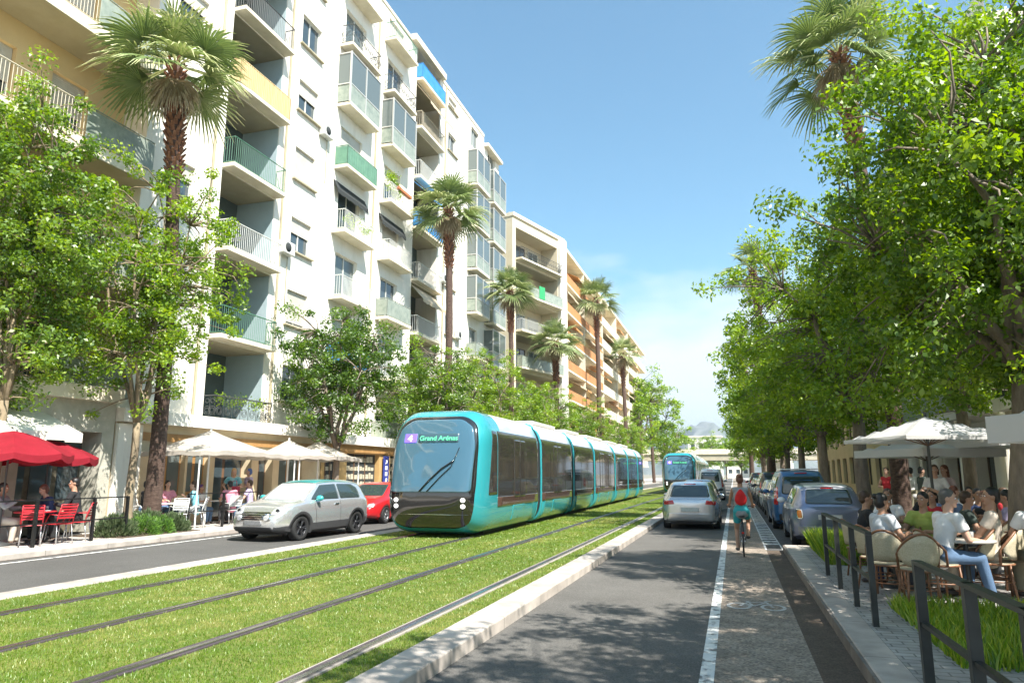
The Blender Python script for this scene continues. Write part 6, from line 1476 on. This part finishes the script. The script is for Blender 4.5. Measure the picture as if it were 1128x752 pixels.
for i, (px, Y, rz, l, kw) in enumerate([
    (1003, 15.2, 2.2, 'person in black top with brown bob, far row of the terrace left of the pole', dict(shirt=C_black, hair='brown', style='bob', fem=True)),
    (1048, 16.2, 2.9, 'person in white shirt in the far row of terrace customers', dict(shirt=C_white, hair='black')),
    (1082, 15.0, -2.2, 'person in red shirt in the far row beside the near tree trunk', dict(shirt=C_red, hair='brown')),
    (1030, 17.2, -1.4, 'person in pale blue shirt, farthest seated customer before the restaurant', dict(shirt=cloth('pale_blue', (.4, .5, .6)), hair='auburn', style='long', fem=True)),
    (1090, 12.6, 1.2, 'person in lilac shirt just left of the near tree trunk', dict(shirt=C_lilac, hair='black')),
    (962, 13.2, 2.8, 'person in white top behind the mauve top, near the parked blue hatchback', dict(shirt=C_white, hair='brown', style='pony', fem=True))]):
    seat(px, Y, rz, l, 'wicker chair under the ' + ' '.join(l.split(',')[0].split()[:7]) + ['', ' top', '', '', ''][0], skin=i % 3, **kw)
for (x, y, rz, l) in [(fy_(985, 9.9), 9.9, .1, 'empty wicker chair between the railing and the man in white'), (fy_(1130, 5.4), 5.4, .4, 'empty wicker chair cut by the right edge, nearest the camera'), (fy_(1078, 11.4), 11.4, .6, 'empty wicker chair beside the near tree trunk'),
                      (fy_(1085, 12.9), 12.9, 2.4, 'empty wicker chair behind the near tree trunk'), (fy_(955, 10.4), 10.4, -.3, 'empty wicker chair close behind the far railing'), (fy_(1045, 10.9), 10.9, 1.2, 'empty wicker chair behind the man in beige')]: bis((x, y, ZTc), rz, l)
# sunglasses on the head of the man in beige are a thing of their own
# standing people in front of the restaurant
def stand(px, Y, rz, label, **kw): return person(label, (fy_(px, Y), Y, ZTc), rz, pose=kw.pop('pose', 'stand'), group='people standing near the restaurant front', **kw)
stand(963, 26.2, 2.6, 'standing person in red sleeveless top and pale trousers, leftmost by the shops', shirt=C_red, sleeves='none', fem=True, hair='brown', legs=C_white, arms=('side', 'hold'))
stand(976, 25.2, .1, 'standing person in pale top and blue jeans, back turned', shirt=C_beige, hair='brown', legs=C_jean, arms=('side', 'side'), fem=True)
stand(989, 26.4, .4, 'standing person in white sleeveless top and khaki trousers, back turned', shirt=C_white, sleeves='none', legs=C_khaki, hair='black', arms=('side', 'hip'))
stand(998, 25.6, -1.4, 'standing person in dark clothes beside the white sleeveless top', shirt=C_dgreen, legs=C_khaki, hair='black', arms=('hold', 'side'))
stand(1014, 19.3, 2.9, 'standing person in white blouse with brown hair near the arched door', shirt=C_white, sleeves='long', hair='brown', style='bob', fem=True, legs=C_beige, arms=('hold', 'hold'))
stand(1026, 19.8, 2.2, 'standing person in rosy white shirt next to the white blouse', shirt=cloth('rosy', (.62, .5, .5)), hair='auburn', style='long', fem=True, legs=C_grey, arms=('hold', 'side'))
stand(1123, 17.5, 1.2, 'standing person in pale green shirt at the right edge behind the trunk', shirt=cloth('pale_green', (.45, .52, .35)), hair='brown', legs=C_dark, arms=('side', 'side'))
# ------------------------------------------------------------------ left terrace, red parasols
ZL = .115
rc = metal_chair('metal_chair', F_red, F_alu); rcf = [True]
def red(loc, rz, l):
    if rcf[0]: rcf[0] = False; rc.location = loc; rc.rotation_euler = (0, 0, rz); tag(rc, l, group='red chairs under the parasols'); return
    dup(rc, loc, rz, l, 'red chairs under the parasols')
LGp = 'people at the left cafe terraces'
table('cafe_table', 'round red cafe table under the near red parasol', (-15.55, 12.9, ZL), .42, F_red)
tableware(-15.55, 12.9, ZL + .74, .42, 5, 4, 'the red cafe table')
person('person in pale jacket with dark short hair, far left under the red parasol', (-16.15, 12.45, ZL), -PI / 2 + .5, shirt=C_grey, hair='black', skin=1, lean=.12, legs=C_beige, sleeves='long', group=LGp, arms=('table', 'forward'), scale=1.0); red((-16.17, 12.43, ZL), -PI / 2 + .5, 'red chair under the person in the pale jacket')
person('person in dark clothes leaning over the red table, brown hair', (-15.75, 13.55, ZL), PI - .3, shirt=C_navy, hair='auburn', style='bob', fem=True, skin=0, lean=.4, nod=.3, legs=C_black, sleeves='long', group=LGp); red((-15.76, 13.58, ZL), PI - .3, 'red chair under the person leaning over the red table')
person('person in black jacket, back to the street, right of the red table', (-15.25, 13.75, ZL), PI - 1.0, shirt=C_black, hair='black', skin=1, lean=.2, legs=C_black, sleeves='long', group=LGp, turn=.4, arms=('table', 'lap'), scale=1.08); red((-15.22, 13.78, ZL), PI - 1.0, 'red chair under the person in the black jacket')
red((-15.2, 12.55, ZL), .9, 'empty red chair on the street side of the red table'); red((-15.05, 13.1, ZL), 1.5, 'empty red chair nearest the black fence post')
M_can = mat('parasol_red', (.38, .012, .03), .8, col2=(.30, .01, .022), scale=3); M_canw = mat('canopy_white', (.60, .55, .48), .85, col2=(.52, .47, .41), scale=2); M_parw = mat('parasol_white', (.60, .59, .57), .8)
def cloth_translucent(m, k=.35):
    nt = m.node_tree; b = nt.nodes['Principled BSDF']; o = nt.nodes['Material Output']; t = nt.nodes.new('ShaderNodeBsdfTranslucent'); mx = nt.nodes.new('ShaderNodeMixShader'); mx.inputs[0].default_value = k
    if b.inputs['Base Color'].links: nt.links.new(b.inputs['Base Color'].links[0].from_socket, t.inputs['Color'])
    else: t.inputs['Color'].default_value = b.inputs['Base Color'].default_value
    nt.links.new(b.outputs[0], mx.inputs[1]); nt.links.new(t.outputs[0], mx.inputs[2]); nt.links.new(mx.outputs[0], o.inputs[0])
cloth_translucent(M_can, .4); cloth_translucent(M_canw, .35); cloth_translucent(M_parw, .3)
def round_parasol(label, loc, r, zr, zt, m, group):
    t = thing('parasol', label, 'parasol', loc, .2, group); n = 8; vs = [(0, 0, zt)]; fs = []; M = 5; S_ = 6
    for j in range(1, M + 1):
        k = j / M
        for i in range(n * S_):
            a = 2 * PI * i / (n * S_); f = i % S_ / S_; rib = abs(f - .5) * 2; sag = (1 - rib ** 2) * .10 * k
            rr = r * k * (1 - .06 * (1 - rib ** 2)); z = zt - (zt - zr) * (k ** 1.45) - sag * .6
            vs.append((rr * math.cos(a), rr * math.sin(a), z))
    N = n * S_
    for i in range(N): fs.append((0, 1 + i, 1 + (i + 1) % N))
    for j in range(M - 1):
        for i in range(N): fs.append((1 + j * N + i, 1 + (j + 1) * N + i, 1 + (j + 1) * N + (i + 1) % N, 1 + j * N + (i + 1) % N))
    b0 = len(vs)
    for i in range(N): v = vs[1 + (M - 1) * N + i]; vs.append((v[0] * 1.005, v[1] * 1.005, v[2] - .13 - .035 * math.sin(PI * (i % S_) / S_)))
    for i in range(N): fs.append((1 + (M - 1) * N + i, b0 + i, b0 + (i + 1) % N, 1 + (M - 1) * N + (i + 1) % N))
    meshobj('canopy', vs, fs, m, t, smooth=False)
    MB().tube((0, 0, 0), (0, 0, zt + .08), .022, n=10).build('pole', M_raild, t)
    for i in range(8): a = 2 * PI * i / 8; MB().tube((0, 0, zt - .55), (r * .55 * math.cos(a), r * .55 * math.sin(a), zt - (zt - zr) * .55 ** 1.45 - .03), .008, n=5).build('rib', M_beige, t)
    MB().lathe([(0, .08), (.05, .1), (.25, .04), (.26, 0), (0, 0)], 18).build('base', M_raild, t)
    return t
round_parasol('large red parasol over the red table at the left edge', (-15.9, 12.35, ZL), 1.3, 2.05, 2.58, M_can, 'red parasols')
round_parasol('smaller looking red parasol right behind the large one', (-16.35, 13.75, ZL), 1.1, 2.0, 2.42, M_can, 'red parasols')
# peaked pale canopies
def tent(label, x0, x1, y0, y1, zl, zp, peaks, group, seed=0):
    t = thing('terrace_canopy', label, 'canopy', ((x0 + x1) / 2, (y0 + y1) / 2, ZL), 0, group); cx, cy = (x0 + x1) / 2, (y0 + y1) / 2; NX, NY = 18, 30; vs = []; fs = []
    def hz(x, y):
        z = 0
        for (px, py, pz, rr) in peaks: z = max(z, (pz - zl) * math.exp(-math.hypot((x - px) / rr, (y - py) / rr) * 1.6))
        ex = min((x - x0), (x1 - x)) / (x1 - x0) * 2; ey = min((y - y0), (y1 - y)) / (y1 - y0) * 2; e = min(1, min(ex, ey) * 2.5)
        return zl + z * (.35 + .65 * e) - .035 * (1 - e) * (math.sin((x + y) * 3.5) ** 2)
    for i in range(NX + 1):
        for j in range(NY + 1): x, y = x0 + (x1 - x0) * i / NX, y0 + (y1 - y0) * j / NY; vs.append((x - cx, y - cy, hz(x, y) - ZL))
    for i in range(NX):
        for j in range(NY): q = i * (NY + 1) + j; fs.append((q, q + NY + 1, q + NY + 2, q + 1))
    c = meshobj('canopy', vs, fs, M_canw, t, smooth=True); b = MB()
    per = [(x0 + (x1 - x0) * i / 18, y0) for i in range(19)] + [(x1, y0 + (y1 - y0) * j / 30) for j in range(1, 31)] + [(x1 + (x0 - x1) * i / 18, y1) for i in range(1, 19)] + [(x0, y1 + (y0 - y1) * j / 30) for j in range(1, 30)]
    for k in range(len(per)):
        a, d = per[k], per[(k + 1) % len(per)]; za, zd = hz(*a) - ZL, hz(*d) - ZL; b.quad((a[0] - cx, a[1] - cy, za), (d[0] - cx, d[1] - cy, zd), (d[0] - cx, d[1] - cy, zd - .13), (a[0] - cx, a[1] - cy, za - .13 - .0))
    b.build('valance', M_canw, c)
    for (px, py, pz, rr) in peaks: MB().tube((px - cx, py - cy, 0), (px - cx, py - cy, hz(px, py) - ZL + .06), .035, n=8).build('pole', F_whitep, t)
    for (px, py) in ((x1 - .1, y0 + .1), (x1 - .1, y1 - .1)): MB().tube((px - cx, py - cy, 0), (px - cx, py - cy, hz(px, py) - ZL - .02), .025, n=8).build('corner_post', F_whitep, t)
tent('large pale canopy with one peak over the white tables, left of the silver compact car', -17.1, -14.9, 17.4, 22.4, 2.32, 3.12, [(-16.1, 19.2, 3.12, 2.3)], 'peaked pale canopies')
tent('second pale canopy with twin peaks behind the silver compact car', -17.1, -14.9, 22.5, 27.0, 2.32, 3.05, [(-16.1, 23.5, 3.0, 1.7), (-16.0, 25.4, 3.05, 1.6)], 'peaked pale canopies')
wc = metal_chair('white_chair', F_whitep, F_alu); wcf = [True]
def wch(loc, rz, l):
    if wcf[0]: wcf[0] = False; wc.location = loc; wc.rotation_euler = (0, 0, rz); tag(wc, l, group='white chairs under the pale canopies'); return
    dup(wc, loc, rz, l, 'white chairs under the pale canopies')
table('cafe_table', 'square white table near the palm trunk under the large canopy', (-16.05, 17.75, ZL), .36, F_whitep, square=True); table('cafe_table', 'square white table in the middle of the large canopy', (-16.1, 20.1, ZL), .38, F_whitep, square=True)
def lp(x, y, rz, l, cl=None, **kw):
    person(l, (x, y, ZL), rz, group=LGp, **kw)
    if cl: wch((x, y, ZL), rz, cl)
lp(-16.75, 17.35, -1.2, 'person with black hair seated behind the palm trunk, leftmost under the canopy', 'white chair under the person behind the palm trunk', shirt=C_black, hair='black', skin=1)
lp(-16.65, 18.1, -2.0, 'person in rosy top facing the teal striped shirt', 'white chair under the person in rosy top', shirt=C_rose, hair='black', style='bob', fem=True)
lp(-15.55, 18.15, 2.1, 'person in teal striped shirt with grey trousers, seated near the shrubs', 'white chair under the person in teal stripes', shirt=C_teal, hair='brown', legs=C_grey, skin=0, lean=.2, arms=('table', 'mid'), shoe=C_shoew)
lp(-16.7, 19.6, -1.4, 'person with purple hat behind the white table', 'white chair under the person with purple hat', shirt=C_white, hair=mat('hat_purple', (.12, .05, .16), .8), skin=1, scale=.9)
lp(-15.55, 19.75, 1.2, 'person in pink shirt leaning on the white table, back to the street', 'white chair under the person in pink', shirt=C_rose, hair='black', skin=1, lean=.3, legs=C_dark)
lp(-15.6, 20.75, 2.0, 'person in lilac top seated behind the hood of the silver compact car', 'white chair under the person in lilac', shirt=C_lilac, hair='brown', legs=C_jean, fem=True)
lp(-16.45, 20.9, -2.4, 'standing person in teal top with long blond hair beneath the canopy', shirt=C_teal, hair='blond', style='long', fem=True, pose='stand', legs=C_navy, sleeves='short', arms=('hold', 'hip'))
lp(-16.3, 21.6, 2.6, 'standing person in lilac shirt with blue headscarf beneath the canopy', shirt=C_lilac, hair=mat('headscarf_blue', (.07, .13, .33), .8), style='bob', pose='stand', legs=C_grey, arms=('hold', 'hold'))
hb_ = MB(); hb_.prism([(-.2, 0), (.2, 0), (.17, .3), (-.17, .3)], -.06, .06, 'y'); hb_.path([(-.1, 0, .3), (-.07, 0, .48), (.07, 0, .48), (.1, 0, .3)], .012, 5)
o = hb_.build('red_bag', cloth('red_bag', (.5, .06, .1))); o.location = (-16.15, 20.6, 1.0); tag(o, 'red shoulder bag carried by the standing blond person', 'bag')
wch((-16.9, 16.9, ZL), -.6, 'empty white chair beside the palm trunk'); wch((-15.4, 17.25, ZL), 1.0, 'empty white chair nearest the low shrubs')
# menu board
# ------------------------------------------------------------------ fences and railings
def rail_fence(label, pts, z, h, m, post, group, bar_w=.05, mids=(.5,), double=False):
    t = thing('railing', label, 'railing', (pts[0][0], pts[0][1], z), 0, group); o = Vector((pts[0][0], pts[0][1]))
    P = [Vector(p) - o for p in pts]
    for i, p in enumerate(P):
        MB().box(p.x - post / 2, p.x + post / 2, p.y - post * (.5 if not double else .9), p.y + post * (.5 if not double else .9), 0, h - .002).build('post', m, t)
    for k in range(len(P) - 1):
        a, c = P[k], P[k + 1]
        for zz, w_ in [(h + .015, bar_w)] + [(h * q, bar_w * .7) for q in mids]:
            d = (c - a); L = d.length; M = Matrix.Translation((a.x, a.y, zz)) @ Matrix.Rotation(math.atan2(d.y, d.x), 4, 'Z'); b = MB(); b.M = M; b.box(-post / 2 if zz > h else post / 2, L + (post / 2 if zz > h else -post / 2), -w_ / 2, w_ / 2, -.015, .015); b.build('handrail' if zz > h else 'middle_bar', m, t)
    return t
rail_fence('dark grey flat-bar railing at the right edge in front of the tall grass', [(1.34, 6.45), (1.36, 5.25), (1.38, 4.35), (1.40, 3.5)], ZTc, .87, F_rail, .07, 'railings along the right kerb', .07)
rail_fence('dark grey railing of four posts beside the wicker chairs', [(1.34, 12.6), (1.34, 11.2), (1.34, 9.8), (1.34, 8.6)], ZTc, .93, F_rail, .06, 'railings along the right kerb', .06)
rail_fence('black thin fence in front of the red cafe tables', [(-14.75, 10.2), (-14.8, 12.3), (-14.9, 13.9), (-15.0, 15.0)], ZL, 1.0, F_black, .06, 'black fences along the left pavement', .055)
rail_fence('black thin fence between the shrub bed and the silver compact car', [(-15.15, 17.35), (-15.1, 18.8), (-15.1, 20.6)], ZL, 1.0, F_black, .06, 'black fences along the left pavement', .055)
# shrubs of the left bed
LS = leafmat('shrub_leaf', (.05, .11, .03), (.09, .20, .03), (.20, .36, .06), trl=.3); LSd = leafmat('lavender_leaf', (.05, .085, .035), (.09, .13, .055), (.16, .2, .1), trl=.3)
def shrub(label, x, y, rx, rz_, m, seed, spike=False, n=2600):
    r = thing('shrub', label, 'shrub', (x, y, ZL), 0, 'low shrubs in the left bed'); rg = np.random.default_rng(seed)
    st = MB()
    for i in range(7): a = i * 2.4; st.tube((0, 0, 0), (math.cos(a) * rx * .5, math.sin(a) * rx * .5, rz_ * .7), .008, .004, n=4)
    st.build('stem', M_bark, r)
    d = rg.normal(size=(n, 3)); d[:, 2] = np.abs(d[:, 2]); d /= np.linalg.norm(d, axis=1)[:, None]; rr = rg.uniform(.35, 1, n) ** .5; bump_ = 1 + .12 * np.sin(d[:, 0] * 9 + seed) * np.sin(d[:, 1] * 8)
    P = d * rr[:, None] * bump_[:, None] * np.array([rx, rx, rz_]); L = rg.uniform(.02, .04, n)[:, None] * (1.8 if spike else 1.2); up = d + np.array([0, 0, .9 if spike else .2]) + rg.normal(size=(n, 3)) * .25; up /= np.linalg.norm(up, axis=1)[:, None]; s = np.cross(up, rg.normal(size=(n, 3))); s /= np.linalg.norm(s, axis=1)[:, None]
    co = np.stack([P, P + up * L + s * L * .28, P + up * L * 2, P + up * L - s * L * .28], 1).reshape(-1, 3); np_mesh('foliage', co, np.arange(n * 4).reshape(-1, 4), m, r, rg.uniform(0, 1, n))
for i, (x, y, rx, rz_, m, l, sp) in enumerate([(-15.35, 15.05, .50, .52, LSd, 'dull green shrub left of the fence post at the left bed', True), (-15.15, 15.75, .48, .50, LS, 'bright green round shrub just right of the fence end', False), (-15.1, 16.3, .38, .44, LS, 'small bright green shrub in the middle of the bed', False),
    (-15.75, 16.45, .55, .55, LSd, 'grey green shrub around the dark palm trunk', True), (-15.2, 16.85, .42, .46, LSd, 'lavender like shrub right of the palm trunk', True), (-15.6, 17.2, .4, .42, LSd, 'last lavender like shrub before the second fence', True)]): shrub(l, x, y, rx, rz_, m, 50 + i, sp)
struct(MB().box(-16.6, -14.75, 14.7, 17.45, .10, .135).build('planting_soil', mat('soil', (.07, .05, .035), .95, col2=(.11, .08, .05), scale=12)))
# ------------------------------------------------------------------ white market parasols on the right
def square_parasol(label, loc, half, zr, zt, rz, group, val=.24):
    t = thing('parasol', label, 'parasol', loc, rz, group); n = 10; vs = []; fs = []
    for i in range(n + 1):
        for j in range(n + 1):
            x, y = -half + 2 * half * i / n, -half + 2 * half * j / n; k = max(abs(x), abs(y)) / half; dg = min(abs(x), abs(y)) / max(1e-6, max(abs(x), abs(y)))
            vs.append((x, y, zt - (zt - zr) * k - .05 * k * math.sin(PI * dg)))
    for i in range(n):
        for j in range(n): q = i * (n + 1) + j; fs.append((q, q + n + 1, q + n + 2, q + 1))
    c = meshobj('canopy', vs, fs, M_parw, t); b = MB(); h = half * 1.003
    for (a, d) in (((-h, -h), (h, -h)), ((h, -h), (h, h)), ((h, h), (-h, h)), ((-h, h), (-h, -h))): b.quad((*a, zr), (*d, zr), (*d, zr - val), (*a, zr - val))
    b.build('valance', M_parw, c); MB().tube((0, 0, 0), (0, 0, zt + .1), .03, n=10).build('pole', M_raild, t)
    for i in range(8):
        a = 2 * PI * i / 8; s = half * (1.3 if i % 2 else .95); MB().tube((0, 0, zt - .62), (s * .55 * math.cos(a), s * .55 * math.sin(a), zt - (zt - zr) * .6 - .04), .012, n=5).build('rib', M_wood, t)
    MB().box(-.4, .4, -.4, .4, 0, .06).build('base', M_raild, t)
square_parasol('big white square parasol cut off by the right edge, nearest the camera', (4.45, 7.5, ZTc), 1.5, 2.12, 2.7, R(30), 'white square parasols', .26)
square_parasol('white square parasol under the trees left of the pole, over the standing people', (4.0, 17.2, ZTc), 1.2, 2.32, 2.78, R(20), 'white square parasols', .08)
square_parasol('white square parasol with dark pole and visible ribs, farther back', (4.6, 20.0, ZTc), 1.15, 2.15, 2.5, R(30), 'white square parasols', .18)
square_parasol('white parasol near the restaurant arch, partly behind leaves', (6.3, 18.6, ZTc), 1.2, 2.35, 2.7, R(10), 'white square parasols', .2)

# ------------------------------------------------------------------ cyclist
bx, by = .12, 16.6
bk = thing('bicycle', 'dark city bicycle ridden away from the camera on the cycle lane', 'bicycle', (bx, by, .004), 0)
def bwheel(y):
    o = bpy.data.objects.new('wheel', None); COL.objects.link(o); setp(o, bk); o.location = (0, y, .34)
    b = MB(); b.path([(0, math.cos(a) * .325, math.sin(a) * .325) for a in [2 * PI * i / 32 for i in range(32)]], .018, 6, closed=True); b.build('tyre', M_tyre, o)
    b = MB(); b.path([(0, math.cos(a) * .30, math.sin(a) * .30) for a in [2 * PI * i / 32 for i in range(32)]], .009, 5, closed=True)
    for i in range(18): a = 2 * PI * i / 18; b.tube((.02 * (-1) ** i, 0, 0), (0, math.cos(a) * .30, math.sin(a) * .30), .0015, n=3, caps=False)
    b.tube((-.05, 0, 0), (.05, 0, 0), .018, n=8); b.build('rim', F_alu, o)
bwheel(-.52); bwheel(.52)
b = MB(); b.path([(0, -.06, .30), (0, -.16, .82)], .016, 8).path([(0, -.06, .30), (0, .36, .84)], .018, 8).path([(0, -.15, .76), (0, .34, .88)], .016, 8).path([(0, .33, .95), (0, .40, .66), (0, .52, .34)], .015, 8)
for s in (-1, 1): b.path([(s * .01, -.06, .30), (s * .05, -.52, .34), (s * .01, -.155, .78)], .009, 6); b.path([(s * .02, .41, .68), (s * .045, .52, .34)], .011, 6)
b.build('frame', mat('bicycle_dark_paint', (.02, .03, .05), .3, coat=.5), bk)
MB().path([(-.28, .40, 1.05), (-.2, .46, 1.08), (0, .36, 1.02), (.2, .46, 1.08), (.28, .40, 1.05)], .012, 7).tube((0, .33, .94), (0, .36, 1.03), .014).build('handlebar', M_raild, bk)
MB().ball((0, -.20, .87), .085, .13, .035, 12, 8).tube((0, -.16, .80), (0, -.18, .86), .014).build('saddle', M_blackp, bk)
b = MB(); b.tube((0.06, -.06, .30), (.08, .02, .44), .009).tube((-.06, -.06, .30), (-.08, -.12, .15), .009).box(.08, .17, -.02, .07, .43, .45).box(-.17, -.08, -.15, -.06, .14, .16).lathe([(0, 0), (.09, 0), (.09, .006), (0, .006)], 20, c=(.045, -.06, .30), axis='x'); b.build('crank_and_pedals', M_raild, bk)
b = MB(); b.path([(0, -.52 + .37 * math.cos(a), .34 + .37 * math.sin(a)) for a in [R(60 + 130 * i / 10) for i in range(11)]], .02, 5); b.build('rear_mudguard', M_blackp, bk)
MB().cbox((0, -.90, .55), .05, .02, .04).build('rear_reflector', M_tail, bk)
pr_, inf = person('person cycling away in grey tank top and teal shorts with a red drawstring bag on the back', (bx, by - .17, .004), 0, pose='bike', shirt=C_grey, sleeves='none', legs=cloth('teal_shorts', (.04, .35, .38)), shorts=True, hair='auburn', style='bun', fem=True, skin=1, lean=.22, arms=((-.27, .57, 1.09), (.27, .57, 1.09)), det=1)
pr_.scale = (.93,) * 3; pr_.location = (bx, by - .158, .004); bk.scale = (.93,) * 3
pr_['label'] = 'person cycling away in grey tank top and teal shorts, hair tied up'
b = MB(); bb = MB(); bb.ball((0, 0, 0), .14, .06, .19, 16, 10)
for i, v in enumerate(bb.v):
    k = (v[2] + .19) / .38; bb.v[i] = (v[0] * (1.15 - .65 * k ** 1.5), v[1] + .0, v[2])
b.add(bb.v, bb.f, True); o = b.build('red_rucksack', cloth('rucksack_red', (.62, .02, .02), (.5, .01, .01))); o.scale = (.93,) * 3; o.location = (bx, by - .158 - .056, 1.21); o.rotation_euler = (-.22, 0, 0); tag(o, 'red drawstring bag on the back of the cyclist', 'backpack')
for s in (-1, 1): b = MB(); b.path([(s * .03, .06, .17), (s * .11, .13, .23), (s * .13, .20, .16)], .008, 5); b.build('strap', MATS['cloth_rucksack_red'], o)
